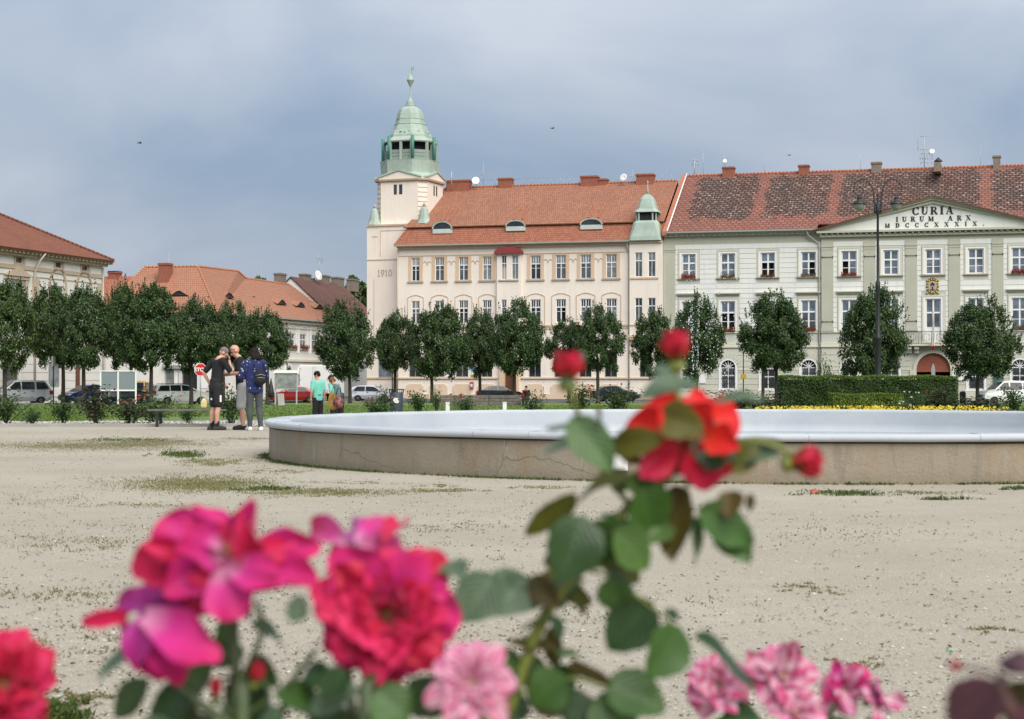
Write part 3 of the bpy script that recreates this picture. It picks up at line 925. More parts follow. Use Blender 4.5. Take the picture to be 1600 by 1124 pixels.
# windows
GP = [M['glass_dark'], M['glass_grey'], M['glass_net'], M['glass_grey']]
rr = random.Random(5)
for k, (a, c) in enumerate(W1):
 low = [M['glass_dark'], M['glass_grey'], M['glass_grey'], M['glass_net']][k % 4]
 w = window(pink, a, c, zs1, zt1, .1, 'tcross', [low, M['glass_net'], low, M['glass_net']], fw=.075)
 s = MB(); s.box(a - .42, c + .42, -.14, .09, zs1 - .16, zs1); s.build('sill', M['sill_stone'], w)
 t = MB()
 for s_ in (-1, 1):
  xx = a if s_ < 0 else c
  t.box(min(xx, xx + s_ * .34), max(xx, xx + s_ * .34), -.05, .0, zs1 + .001, zt1 + .14)
 t.box(a, c, -.04, 0, zt1 + .02, zt1 + .14)
 t.build('surround', M['pink_trim'], w)
 if k in (0, 1, 2, 4, 5, 6):
  m_ = (c + (W1[k + 1][0])) / 2
  t = MB()
  for sx in (-1, 1):
   t.tube([(m_ + sx * .05, -.03, zt1 - .55), (m_ + sx * .22, -.03, zt1 - .35), (m_ + sx * .42, -.03, zt1 - .5)], .03, 5)
  t.box(m_ - .07, m_ + .07, -.04, 0, zt1 - .75, zt1 - .5)
  t.build('ornament', M['pink_line'], pink)
 low = [M['glass_grey'], M['glass_grey'], M['glass_dark'], M['glass_net'], M['glass_dark'], M['glass_dark'], M['glass_net'], M['glass_net']][k]
 w = window(pink, a, c, zs2, zt2, .1, 'tcross', [low, M['glass_dark']] * 2, fw=.085, open_=(2,) if k == 5 else ())
 t = MB()
 mx, hw = (a + c) / 2, (c - a) / 2 + .42
 for s_ in (-1, 1):
  t.box(mx + s_ * hw - .04, mx + s_ * hw + .04, -.04, 0, zl2 + .06, zt2 + .28)
 pts = [(mx - hw + 2 * hw * i / 8, zt2 + .28 + .28 * math.sin(math.pi * i / 8)) for i in range(9)]
 for p0, p1 in zip(pts[:-1], pts[1:]):
  t.prism([(p0[0], p0[1]), (p1[0], p1[1]), (p1[0], p1[1] + .08), (p0[0], p0[1] + .08)], -.045, 0)
 t.build('surround', M['pink_line'], w)
for a, c in G3:
 w = window(pink, a, c, zs3, zt3, .14, 'barred', M['glass_dark'], M['gutter'], .07)
 grille(w, a, c, zs3, zt3, .05)
for a, c in gr:
 w = window(pink, a, c, zs3, zt3, .14, 'barred', M['glass_dark'], M['gutter'], .07)
 grille(w, a, c, zs3, zt3, .05)
for a, c in pr:
 window(pink, a, c, zs1 + .05, zt1 + .1, TB + .1, 'narrow', [M['glass_grey'], M['glass_net']], fw=.07)
 window(pink, a, c, zs2, zt2, TB + .1, 'narrow', [M['glass_grey'], M['glass_dark']], fw=.07)
# middle bay with its maroon canopy
by = -.4
b = MB()
zc = FP.z(797, 397, by); zbb = zl2 - .5
pw = [(FP.x(783.5, by), FP.x(791.5, by)), (FP.x(799.5, by), FP.x(810, by))]
bo = [(a, c, zs1, zt1 + .1) for a, c in pw] + [(a, c, zs2, zt2) for a, c in pw]
wall_grid(b, BAY[0], BAY[1], zbb, zc, by, bo, 0, .2)
b.face([(BAY[0], by, zbb), (BAY[0], by, zc), (BAY[0], 0, zc), (BAY[0], 0, zbb)])
b.face([(BAY[1], by, zbb), (BAY[1], 0, zbb), (BAY[1], 0, zc), (BAY[1], by, zc)])
b.face([(BAY[0], by, zbb), (BAY[0], 0, zbb), (BAY[1], 0, zbb), (BAY[1], by, zbb)])
bay = b.build('bay_window', M['pink_wall'], pink)
for k, (a, c) in enumerate(pw):
 window(pink, a, c, zs1, zt1 + .1, by + .08, 'narrow', M['glass_dark'] if k == 0 else M['glass_net'], fw=.06, open_=(0, 2) if k == 0 else ())
 window(pink, a, c, zs2, zt2, by + .08, 'narrow', M['glass_grey'], fw=.06)
b = MB(); b.box(BAY[0] + .2, BAY[1] - .2, by - .12, by, zs1 - .16, zs1 - .01); b.build('sill', M['sill_stone'], bay)
b = MB()
mx, hw = (BAY[0] + BAY[1]) / 2, (BAY[1] - BAY[0]) / 2 + .22
arc = [(mx + hw * math.cos(math.pi * i / 14), zc + .12 + .62 * math.sin(math.pi * i / 14)) for i in range(15)]
b.prism(arc, by - .3, -.01, 0, True)
b.box(mx - hw, mx + hw, by - .34, 0, zc, zc + .11)
b.build('canopy', M['maroon'], bay)
# eaves
b = MB()
xe0, xe1 = FP.x(616, -.5), X1 - .02
b.box(xe0 + .35, xe1, -.28, 0, zE - .34, zE - .18); b.box(xe0 + .2, xe1, -.42, 0, zE - .178, zE - .05)
b.box(X1, XR, TB - .2, TB, zE - .2, zE + .02)
b.build('cornice', M['pink_line'], pink)
b = MB()
b.box(xe0, xe1, -.72, -.42, zE - .05, zE + .1)
b.build('gutter', M['gutter'], pink)
b = MB()
b.tube([(X1 - .25, -.5, zE - .05), (X1 - .25, -.35, zE - .5), (X1 - .12, -.12, zE - 1.0), (X1 - .12, -.12, .2)], .07, 8)
b.build('drainpipe', M['pipe'], pink)
b = MB(); b.tube([(.06, -.1, zE - .4), (.06, -.1, .2)], .06, 8)
b.build('drainpipe', M['pipe'], pink)
# roof
xb0 = FP.x(636, .6); xr0 = FP.x(697, RY); xr1 = XR
b = MB()
M['apron'] = mat('pale_sheet', (.50, .55, .50), .6, .1)
roof_slab(b, [(xe0, -.55, zE + .06), (XR, -.55, zE + .06), (XR, .75, zB), (xb0, .75, zB)], 1)
roof_slab(b, [(xb0 - .35, .42, zB + .10), (XR, .42, zB + .10), (xr1, RY, zR), (xr0, RY, zR)], 0)
roof_slab(b, [(xe0, 17.5, zE + .06), (xe0, -.55, zE + .06), (xb0, .75, zB), (xb0, 16.2, zB)], 1)
roof_slab(b, [(xb0 - .35, 16.6, zB + .1), (xb0 - .35, .42, zB + .10), (xr0, RY, zR)], 0)
roof_slab(b, [(XR, 17.5, zE + .06), (xe0, 17.5, zE + .06), (xr0, RY, zR), (xr1, RY, zR)], 0)
roof = b.build('roof', [M['tile_orange'], M['tile_lower']], pink)
b = MB()
ridge_caps(b, (xr0, RY, zR), (xr1, RY, zR)); ridge_caps(b, (xb0 - .2, .6, zB + .1), (xr0, RY, zR), .11)
ridge_caps(b, (xe0, -.5, zE + .1), (xb0, .7, zB), .1)
b.build('ridge_tiles', M['ridge_tile'], roof)
b = MB(); b.box(xb0 - .1, X1, .52, .74, zB + .005, zB + .085); b.build('roof_gutter', M['iron'], roof)
# ridge rail
b = MB()
for k in range(22):
 xx = FP.x(745 + k * 14.5, RY)
 b.tube([(xx, RY, zR), (xx, RY, zR + .75)], .018, 4)
b.tube([(FP.x(745, RY), RY, zR + .73), (FP.x(1050, RY), RY, zR + .73)], .012, 4)
b.build('ridge_rail', M['steel'], roof)
slope = (zR - zB - .1) / (RY - .42)
for d0, d1, ya, yb in ((676, 706, 346, 365), (790.5, 820.5, 344, 361), (907, 941, 341, 358.5)):
 xa, xb = FP.x(d0, .2), FP.x(d1, .2)
 m_, hw = (xa + xb) / 2, (xb - xa) / 2
 zb0 = FP.z((d0 + d1) / 2, yb, .2); zt0 = FP.z((d0 + d1) / 2, ya, .2)
 zm = FP.z((d0 + d1) / 2, yb - 7, .2)
 b = MB()
 b.box(xa, xb, .16, .75, zb0, zm)                       # pale sheet apron
 dm = b.build('dormer', [M['apron']], roof)
 arc = [(m_ + hw * .93 * math.cos(math.pi * i / 14), zm + (zt0 - zm - .12) * math.sin(math.pi * i / 14)) for i in range(15)]
 b = MB(); b.prism(arc, .22, .5); b.build('dormer_window', M['glass_dark'], dm)
 b = MB()
 o_, i_ = [], []
 for i in range(15):
  t = math.pi * i / 14
  z1_, z2_ = zm + (zt0 - zm) * math.sin(t), zm + (zt0 - zm - .12) * math.sin(t)
  o_.append((m_ + hw * 1.06 * math.cos(t), z1_)); i_.append((m_ + hw * .93 * math.cos(t), z2_))
 for i in range(14):
  yb1 = max(.5, .42 + (o_[i][1] - zB) / slope + .25); yb2 = max(.5, .42 + (o_[i + 1][1] - zB) / slope + .25)
  b.face([(o_[i][0], .1, o_[i][1]), (o_[i][0], yb1, o_[i][1]), (o_[i + 1][0], yb2, o_[i + 1][1]), (o_[i + 1][0], .1, o_[i + 1][1])], 0, True)
  b.face([(i_[i][0], .1, i_[i][1]), (o_[i][0], .1, o_[i][1]), (o_[i + 1][0], .1, o_[i + 1][1]), (i_[i + 1][0], .1, i_[i + 1][1])], 1)
  b.face([(i_[i][0], .1, i_[i][1]), (i_[i + 1][0], .1, i_[i + 1][1]), (i_[i + 1][0], .5, i_[i + 1][1]), (i_[i][0], .5, i_[i][1])], 1)
 b.build('dormer_hood', [M['tile_orange'], M['copper']], dm)
 b = MB()
 for sx in (-.45, .45):
  y0_ = .42 + (zt0 * .9 + zm * .1 - zB) / slope
  ridge_caps(b, (m_ + sx * hw, y0_ + .1, zB + .1 + (y0_ - .32) * slope + .05), (m_ + sx * hw, y0_ + 2.9, zB + .1 + (y0_ + 2.48) * slope + .05), .09)
 b.build('dormer_tiles', M['ridge_tile'], dm)
for a, c, t_, q in ((697, 733, 284, RY - 0.8), (778, 799, 281, RY - 0.4), (907, 933, 277.5, RY - 0.6), (933, 948, 282, RY - 0.4), (994, 1021, 274.5, RY - 0.6)):
 chimney(roof, FP.x(a, q), FP.x(c, q), q, q + 1.1, zR - 1.1, FP.z((a + c) / 2, t_, q), M['brick'])
dish(roof, FP.x(743, RY - .8), RY - .8, FP.z(743, 283, RY - .8), .42, .3)
dish(roof, FP.x(975, RY - .8), RY - .8, FP.z(975, 278, RY - .8), .42, -.3)
mast(roof, FP.x(755, RY - .5), RY - .5, zR - .4, FP.z(755, 252, RY - .5), ((FP.z(755, 273, RY - .5), 1.4, 0),), .03)
mast(roof, FP.x(988, RY - .5), RY - .5, zR - .4, FP.z(988, 265, RY - .5), ((FP.z(988, 276, RY - .5), .8, 3),), .025)
mast(roof, FP.x(712, RY - 0.4), 6.6, zR, FP.z(712, 271, RY), (), .08, 'flue')
# the little copper turret over the bay
cx, cy = FP.x(1012, .7), .75
hb = (XR - X1) / 2 - .02
tur = MB()
zq = FP.z(1012, 346, .7)
def ring8(h, z, c=.3):
 k = h * c
 return [(cx - h + k, cy - h, z), (cx + h - k, cy - h, z), (cx + h, cy - h + k, z), (cx + h, cy + h - k, z), (cx + h - k, cy + h, z), (cx - h + k, cy + h, z), (cx - h, cy + h - k, z), (cx - h, cy - h + k, z)]
def loft8(b, rings, m=0):
 for r0, r1 in zip(rings[:-1], rings[1:]):
  for i in range(8):
   b.face([r0[i], r0[(i + 1) % 8], r1[(i + 1) % 8], r1[i]], m)
 b.face(rings[-1], m)
zz = zE + .03
loft8(tur, [ring8(hb, zz, .12), ring8(hb * .97, zz + .4, .14), ring8(hb * .86, zz + 1.1, .2), ring8(hb * .78, zq - .25, .26), ring8(hb * .66, zq, .3)])
tr = tur.build('turret', M['copper'], pink)
zl_ = FP.z(1012, 333, .7)
b = MB(); loft8(b, [ring8(hb * .52, zq + .001, .3), ring8(hb * .52, zl_, .3)]); b.build('lantern', M['dark'], tr)
b = MB()
for i, p in enumerate(ring8(hb * .6, zq, .3)):
 b = MB(); b.box(p[0] - .07, p[0] + .07, p[1] - .07, p[1] + .07, zq + .002, zl_); b.build('lantern_post', M['copper'], tr)
b = MB()
zt_ = FP.z(1012, 305, .7)
hh = zt_ - zl_
loft8(b, [ring8(hb * .74, zl_ + .002, .3), ring8(hb * .72, zl_ + .1, .3), ring8(hb * .58, zl_ + hh * .2, .3), ring8(hb * .50, zl_ + hh * .5, .3), ring8(hb * .42, zl_ + hh * .75, .3), ring8(hb * .26, zl_ + hh * .95, .3), ring8(hb * .1, zt_ + .1, .3)])
b.lathe([(.16, zt_ + .1), (.09, zt_ + .5), (.05, zt_ + 1.1), (.03, zt_ + 1.15), (.11, zt_ + 1.3), (.03, zt_ + 1.45), (.012, FP.z(1012, 282, .7))], cx, cy, 10)
b.build('bell_roof', M['copper'], tr)

# ---- the corner tower
TA = math.radians(-5)
cr, sr = math.cos(TA), math.sin(TA)
tcx, tcy = FP.x(641, 5.0), 5.0          # centre of the shaft in the house's own frame
tower = link('tower', None, pink)
tower.location = (tcx, tcy, 0); tower.rotation_euler = (0, 0, TA)
FT = Frame(FP.o + FP.ux * tcx + FP.uy * tcy, ROW_ANG + TA)
SH = 3.5
zsh = FT.z(610, 351, -SH)
b = MB()
b.box(-SH, SH, -SH, SH, 0, zsh)
b.build('shaft', M['pink_wall'], tower)
b = MB()
def frame_band(b, h, z0, z1, o):
 b.box(-h - o, h + o, -h - o, -h, z0, z1); b.box(-h - o, h + o, h, h + o, z0, z1)
 b.box(-h - o, -h, -h, h, z0, z1); b.box(h, h + o, -h, h, z0, z1)
frame_band(b, SH, zsh - .16, zsh + .03, .14)
zln = FT.z(600, 406, -SH); frame_band(b, SH, zln - .05, zln + .05, .05)
b.build('shaft_moulding', M['pink_line'], tower)
b = MB()
xa, xb = FT.x(594, -SH), FT.x(618, -SH)
za, zb_ = FT.z(600, 361, -SH), FT.z(600, 404, -SH)
b.box(xa, xa + .05, -SH - .04, -SH, za - 2.7, za); b.box(xa, 2.5, -SH - .04, -SH, za, za + .05)
b.box(FT.x(582, -SH), FT.x(590, -SH), -SH - .04, -SH, za - .6, za - .54)
b.box(FT.x(584, -SH), FT.x(584, -SH) + .05, -SH - .04, -SH, FT.z(584, 560, -SH), FT.z(584, 436, -SH))
b.build('shaft_panel', M['pink_line'], tower)
inscription(tower, '1910', FT.x(590.5, -SH), FT.x(612.5, -SH), FT.z(600, 431.5, -SH), FT.z(600, 421.5, -SH), -SH, M['numeral'], .05)
gx0, gx1 = FT.x(592, -SH), FT.x(613, -SH)
w = window(tower, gx0, gx1, zs3, zs3 + 2.6, -SH - .06, 'barred', M['glass_sky'], M['gutter'], .07, back=False)
b = MB(); b.box(-SH - .05, SH, -SH - .12, -SH, zs3 - .2, zs3 - .03); b.build('tower_sill', M['pink_line'], tower)
# upper storey, chamfered
UH = 2.9
def ring_t(h, z, c):
 k = h * c
 return [(-h + k, -h, z), (h - k, -h, z), (h, -h + k, z), (h, h - k, z), (h - k, h, z), (-h + k, h, z), (-h, h - k, z), (-h, -h + k, z)]
zu = FT.z(625, 283, -UH)
b = MB()
loft8(b, [ring_t(UH, zsh + .031, .26), ring_t(UH, zu, .26)])
b.build('upper_storey', M['pink_wall'], tower)
b = MB()
loft8(b, [ring_t(UH + .2, zu + .002, .26), ring_t(UH + .26, zu + .16, .26), ring_t(UH + .26, zu + .24, .26)])
for i in range(9):       # joints on the chamfers
 z_ = zsh + .4 + (zu - zsh - .6) * i / 8
 for sx in (-1, 1):
  q = [(sx * (UH - UH * .26 + .02), -UH - .012, z_), (sx * (UH + .012), -UH + UH * .26 - .02, z_)]
  b.tube(q, .03, 4)
b.build('upper_moulding', M['pink_line'], tower)
b = MB()
zg = FT.z(618, 268, -UH)
hwg = UH * .74 + .2
b.prism([(-hwg, zu + .241), (hwg, zu + .241), (hwg, zu + .4), (0, zg), (-hwg, zu + .4)], -UH - .2, -UH + 1.2)
g2 = MB(); g2.prism([(-hwg, zu + .243), (hwg, zu + .243), (hwg, zu + .4), (0, zg), (-hwg, zu + .4)], -UH - .2, -UH + 1.2)
R90 = Matrix.Rotation(math.pi / 2, 3, 'Z')
b.faces([R90 @ Vector(v) for v in g2.v], g2.f)
Rm = Matrix.Rotation(-math.pi / 2, 3, 'Z')
b.faces([Rm @ Vector(v) for v in g2.v], g2.f)
b.build('gable', M['pink_wall'], tower)
b = MB()
for R_ in (Matrix.Identity(3), R90, Rm):
 c_ = MB()
 for s_ in (-1, 1):
  pl = [(s_ * (hwg + .12), zu + .36), (0, zg + .02), (0, zg + .14), (s_ * (hwg + .12), zu + .48)]
  c_.prism(pl if s_ < 0 else pl[::-1], -UH - .32, -UH + 1.1)
 b.faces([R_ @ Vector(v) for v in c_.v], c_.f)
b.build('gable_coping', M['copper'], tower)
for px0, px1 in ((615.2, 620), (623.5, 628.5)):
 b = MB(); xa, xb = FT.x(px0, -UH), FT.x(px1, -UH)
 b.box(xa, xb, -UH - .02, -UH + .05, FT.z(620, 304, -UH), FT.z(620, 288.5, -UH)); b.build('slit_window', M['glass_dark'], tower)
for yy in (-.45, .25):
 b = MB(); b.box(UH - .05, UH + .02, yy, yy + .3, FT.z(620, 304, -UH), FT.z(620, 288.5, -UH)); b.build('slit_window', M['glass_dark'], tower)
for sx, sy in ((-1, -1), (1, -1), (1, 1), (-1, 1)):     # copper caps on the shaft's corners
 b = MB()
 x_, y_ = sx * (SH - .62), sy * (SH - .62)
 zc_ = FT.z(655, 322, -SH) - zsh
 b.lathe([(.88, zsh + .032), (.80, zsh + .14), (.62, zsh + .5), (.5, zsh + zc_ * .55), (.34, zsh + zc_ * .85), (.14, zsh + zc_), (.0, zsh + zc_ + .02)], x_, y_, 8, 0, math.pi / 8, False)
 b.lathe([(.12, zsh + zc_ - .05), (.2, zsh + zc_ + .12), (.16, zsh + zc_ + .3), (0, zsh + zc_ + .4)], x_, y_, 8, 1)
 b.build('corner_cap', [M['copper'], M['sill_stone']], tower)
# drum, lantern and dome in patinated copper
zd0, zd1 = FT.z(640, 276, 0), FT.z(640, 254, 0)
zl0, zl1 = zd1, FT.z(640, 226, 0)
b = MB()
DH = 2.6
loft8(b, [ring_t(UH + .2, zu + .245, .3), ring_t(DH + .22, zd0 + .15, .5), ring_t(DH + .30, zd1 - .1, .5), ring_t(DH + .32, zd1, .5), ring_t(DH - .1, zd1 + .02, .5)])
b.build('drum', M['copper'], tower)
b = MB(); loft8(b, [ring_t(DH - .75, zl0 + .021, .55), ring_t(DH - .75, zl1, .55)]); b.build('lantern_core', M['dark'], tower)
rg = ring_t(DH - .12, 0, .5)
b = MB()
hl = zl1 - zl0
for i in range(8):          # low parapet of grey boards, then posts
 p, q = Vector(rg[i]), Vector(rg[(i + 1) % 8])
 for k in range(3):
  zz0 = zl0 + .03 + k * hl * .19
  dn = Vector((q.y - p.y, -(q.x - p.x), 0)).normalized() * .03
  b.faces([(p.x, p.y, zz0), (q.x, q.y, zz0), (q.x, q.y, zz0 + hl * .175), (p.x, p.y, zz0 + hl * .175)], [(0, 1, 2, 3)])
  b.faces([tuple(Vector((p.x, p.y, zz0 + hl * .175)) - dn * 3), tuple(Vector((q.x, q.y, zz0 + hl * .175)) - dn * 3), (q.x, q.y, zz0 + hl * .175), (p.x, p.y, zz0 + hl * .175)], [(0, 1, 2, 3)])
b.build('parapet', mat('grey_green_boards', (.23, .29, .25), .7, .15, 2), tower)
b = MB()
for i in range(8):
 p, q = Vector(rg[i]), Vector(rg[(i + 1) % 8])
 for t in (0.0, .5) if (q - p).length > 2 else (0.0,):
  c_ = p.lerp(q, t); b = MB(); b.box(c_.x - .13, c_.x + .13, c_.y - .13, c_.y + .13, zl0 + .022, zl1); b.build('lantern_post', M['copper'], tower)
zc0 = FT.z(640, 212, 0); zc1 = FT.z(640, 168, 0); hd = zc1 - zc0
b = MB()
loft8(b, [ring_t(DH + .0, zl1 + .002, .5), ring_t(DH + .06, zl1 + .14, .5), ring_t(DH - .1, zl1 + .32, .5), ring_t(2.12, zl1 + .62, .5), ring_t(2.1, zc0 - .1, .5), ring_t(1.98, zc0 + .12, .5), ring_t(1.74, zc0 + hd * .18, .52), ring_t(1.48, zc0 + hd * .43, .55), ring_t(1.27, zc0 + hd * .75, .55), ring_t(1.1, zc0 + hd * .9, .55), ring_t(.82, zc0 + hd * .98, .55), ring_t(.45, zc1 + .12, .55)])
dome = b.build('dome', M['copper'], tower)
b = MB()
for t in (.2, .4, .58, .74):
 h = 1.76 + (1.26 - 1.76) * (t - .2) / .54
 r_ = ring_t(h - .0, zc0 + hd * (.16 + .56 * (t - .2) / .54), .54)
 for i in range(8):
  b.tube([r_[i], r_[(i + 1) % 8]], .022, 4)
for i in range(26):        # embossed garland round the foot of the dome
 a = 2 * math.pi * i / 26
 b.ball((1.98 * math.cos(a), 1.98 * math.sin(a), zc0 + .12 + .1 * (i % 2)), (.16, .16, .12), 0, 6, 4)
b.build('dome_seam', mat('copper_seam', (.27, .40, .33), .75, .2, 3), dome)
zf = FT.z(640, 103, 0)
h_ = zf - zc1
b = MB()
b.lathe([(.55, zc1 + .04), (.62, zc1 + .18), (.36, zc1 + .3), (.46, zc1 + .48), (.24, zc1 + h_ * .17), (.09, zc1 + h_ * .26), (.06, zc1 + h_ * .48), (.1, zc1 + h_ * .50), (.38, zc1 + h_ * .64), (.42, zc1 + h_ * .655), (.3, zc1 + h_ * .68), (.26, zc1 + h_ * .74), (.07, zc1 + h_ * .77), (.045, zc1 + h_)], 0, 0, 12)
b.box(-.06, .16, -.04, .04, zc1 + h_ * .82, zc1 + h_ * .97); b.box(.1, .42, -.03, .03, zc1 + h_ * .9, zc1 + h_ * .97)
b.build('finial', M['copper'], tower)
for ang, r_, top in ((-152, DH + .34, .5), (-118, DH + .3, .6), (-62, DH + .42, .6), (-5, DH + .3, .55), (-170, DH + .4, .0), (40, DH + .3, .5)):
 b = MB(); a = math.radians(ang)
 x_, y_ = r_ * math.cos(a), r_ * math.sin(a)
 b.lathe([(.02, zl0 + .1), (.19, zl0 + .12), (.19, zl1 + top), (.02, zl1 + top + .03)], x_, y_, 8, 0)
 b.box(x_ - .05, x_ + .05, y_ - .05, y_ + .05, zl0 - .1, zl0 + .4)
 b.build('antenna_panel', M['copper_dark'], tower)

# ------------------------------------------------------------------ the county hall
FC = Frame(on_row(1037), ROW_ANG)
hall = thing('county_hall', 'long white and sage green hall with lettered pediment and patched tile roof', 'building', (FC.o.x, FC.o.y, -1.1), ROW_ANG)
HX = FC.x(1700)
cE = FC.z(1160, 361, -.5); HY = 11.0; cR = FC.z(1200, 271.5, HY)
ct1, cs1 = FC.z(1200, 395, 0), FC.z(1200, 433, 0)
ct2, cs2 = FC.z(1263, 469.5, 0), FC.z(1263, 516.5, 0)
cl0, cl1 = FC.z(1263, 541, 0), FC.z(1263, 536, 0)
RZ = -.22        # the middle section stands forward
CX0, CX1 = FC.x(1283.5, RZ), FC.x(1633, RZ)
HC1 = [(1065.6, 1087.2), (1126.4, 1149), (1189, 1211.3), (1252, 1275.2)]
HC2 = [(1315, 1339), (1380.6, 1404.2), (1446.5, 1470.5), (1513, 1537.5), (1581, 1606)]
L1 = [(FC.x(a), FC.x(c)) for a, c in HC1]
L2 = [(FC.x(a, RZ), FC.x(c, RZ)) for a, c in HC2]
GT = (FC.x(1432, RZ), FC.x(1485, RZ))           # gateway
gzs = FC.z(1458, 552, RZ)
gw_t, gw_b = FC.z(1138, 563, 0), FC.z(1138, 608, 0)
zfr = FC.z(1160, 381, 0)
o1 = [(a, c, cs1, ct1) for a, c in L1] + [(a, c, cs2, ct2) for a, c in L1] + [(a, c, gw_b, gw_t if i in (1, 3) else gw_t - .9) for i, (a, c) in enumerate(L1)]
o2 = [(a, c, cs1, ct1) for a, c in L2] + [(a, c, cs2, ct2) for i, (a, c) in enumerate(L2) if i != 2] + [(L2[2][0], L2[2][1], cl1, ct2)] \
 + [(a, c, gw_b, gw_t if i in (0, 1, 4) else gw_t - .9) for i, (a, c) in enumerate(L2) if i != 2] + [(GT[0], GT[1], 0, gzs)]
b = MB()
wall_grid(b, 0, CX0, 0, cl0, 0, o1, 1, .25);
wall_grid(b, 0, CX0, cl0, zfr, 0, o1, 0, 0)
wall_grid(b, 0, CX0, zfr, cE, 0, [], 2, 0)
wall_grid(b, CX0, CX1, 0, cl0, RZ, o2, 1, .25)
wall_grid(b, CX0, CX1, cl0, zfr, RZ, o2, 0, 0)
wall_grid(b, CX0, CX1, zfr, cE, RZ, [], 2, 0)
wall_grid(b, CX1, HX, 0, cE, 0, [], 0, 0)
for xx in (CX0, CX1):
 b.face([(xx, RZ, 0), (xx, 0, 0), (xx, 0, cE), (xx, RZ, cE)], 2)
b.face([(0, 0, 0), (0, 0, cE), (0, 22, cE), (0, 22, 0)], 2)
b.face([(HX, 0, 0), (HX, 22, 0), (HX, 22, cE), (HX, 0, cE)], 2)
b.build('wall', [M['curia_groove'], M['curia_ground'], M['curia_green']], hall)
# raised courses of rendered blocks
b = MB()
so = .42
sur1 = [(a - so, c + so, cs1 - .25, ct1 + .35) for a, c in L1] + [(a - so, c + so, cl1, ct2 + .75) for a, c in L1]
sur2 = [(a - so, c + so, cs1 - .25, ct1 + .35) for a, c in L2] + [(a - so, c + so, cl1 - .1, ct2 + .75) for a, c in L2]
PILW = [(FC.x(a, RZ), FC.x(c, RZ)) for a, c in ((1284, 1302.5), (1350, 1368.5), (1415, 1433.5), (1482.6, 1501), (1550.5, 1568.5), (1617, 1635))]
PIL0 = (0.0, FC.x(1055.5))
bands(hall, 'render_course', M['curia_white'], PIL0[1], CX0 - .02, cs2 - .25, zfr, 0, sur1, .5, .045, .035)
for i in range(5):
 bands(hall, 'render_course', M['curia_white'], PILW[i][1], PILW[i + 1][0], cs2 - .25, zfr, RZ, sur2, .5, .045, .035)
b = MB()
gs = [(a - .25, c + .25, gw_b - .2, gw_t + .3) for a, c in L1]
gs2 = [(a - .25, c + .25, gw_b - .2, gw_t + .3) for i, (a, c) in enumerate(L2) if i != 2] + [(GT[0] - .6, GT[1] + .6, 0, gzs + .6)]
bands(hall, 'ground_course', M['curia_ground'], .02, CX0 - .02, .9, cl0 - .3, 0, gs, .62, .05, .05)
bands(hall, 'ground_course', M['curia_ground'], CX0, CX1, .9, cl0 - .3, RZ, gs2, .62, .05, .05)
b = MB()
for xa_, xb_, y_ in ((0, CX0 - .02, 0), (CX0 - .02, GT[0] - .62, RZ), (GT[1] + .62, CX1, RZ)):
 b = MB(); b.box(xa_, xb_, y_ - .12, y_, 0, .88); b.build('plinth', M['curia_trim'], hall)
b = MB()
for z0_, z1_, o_ in ((cl0 - .12, cl0 + .02, .16), (cl0 + .021, cl1 - .0, .1), (cs2 - .24, cs2 - .12, .12)):
 segs = [(0, CX0 - .03, 0), (CX0 - .03, CX1 + .03, RZ), (CX1 + .03, HX, 0)]
 if z0_ > cl1: segs = [(0, CX0 - .03, 0), (CX0 - .03, PILW[2][0], RZ), (PILW[3][1], CX1, RZ)]
 for a, c, y_ in segs:
  b.box(a, c, y_ - o_, y_, z0_, z1_)
zim = FC.z(1263, 577.5, 0)
for a, c, y_ in ((0, CX0 - .03, 0), (CX0 - .03, GT[0] - .6, RZ), (GT[1] + .6, CX1, RZ)):
 x = a
 for (wa, wc) in [(p, q) for p, q in L1 + L2 if a < p < c] + [(c + .25, c + .25)]:
  if wa - .25 - x > .1: b.box(x, wa - .25, y_ - .09, y_, zim - .09, zim + .09)
  x = wc + .25
b.build('string_course', M['curia_trim'], hall)
# pilasters
b = MB()
b.box(0.0, PIL0[1], -.12, 0, cs2 - .1, zfr - .02); b.box(-.0, PIL0[1] + .04, -.17, 0, zfr - .55, zfr - .38); b.box(0.0, PIL0[1] + .03, -.15, 0, zfr - .75, zfr - .7)
b.build('pilaster', M['curia_green'], hall)
for i, (a, c) in enumerate(PILW):
 b = MB()
 b.box(a, c, RZ - .12, RZ, cs2 - .1, zfr - .02)
 b.box(a - .04, c + .04, RZ - .17, RZ, zfr - .55, zfr - .38); b.box(a - .02, c + .02, RZ - .15, RZ, zfr - .80, zfr - .74)
 b.box(a - .04, c + .04, RZ - .16, RZ, cs2 - .11, cs2 + .2)
 b.build('pilaster', M['curia_green'], hall)
for i, (a, c) in enumerate(PILW):
 for zz_ in (FC.z(1330, 401.5, RZ),) + ((FC.z(1426, 502, RZ),) if i == 2 else ()) + ((FC.z(1293, 503, RZ),) if i == 0 else ()):
  t = MB(); t.tube([(a + .06, RZ - .16, zz_), (c - .06, RZ - .16, zz_)], .025, 6)
  for e in (a + .06, c - .06): t.box(e - .03, e + .03, RZ - .18, RZ - .121, zz_ - .1, zz_ + .1)
  t.build('wall_anchor', M['iron'], hall)
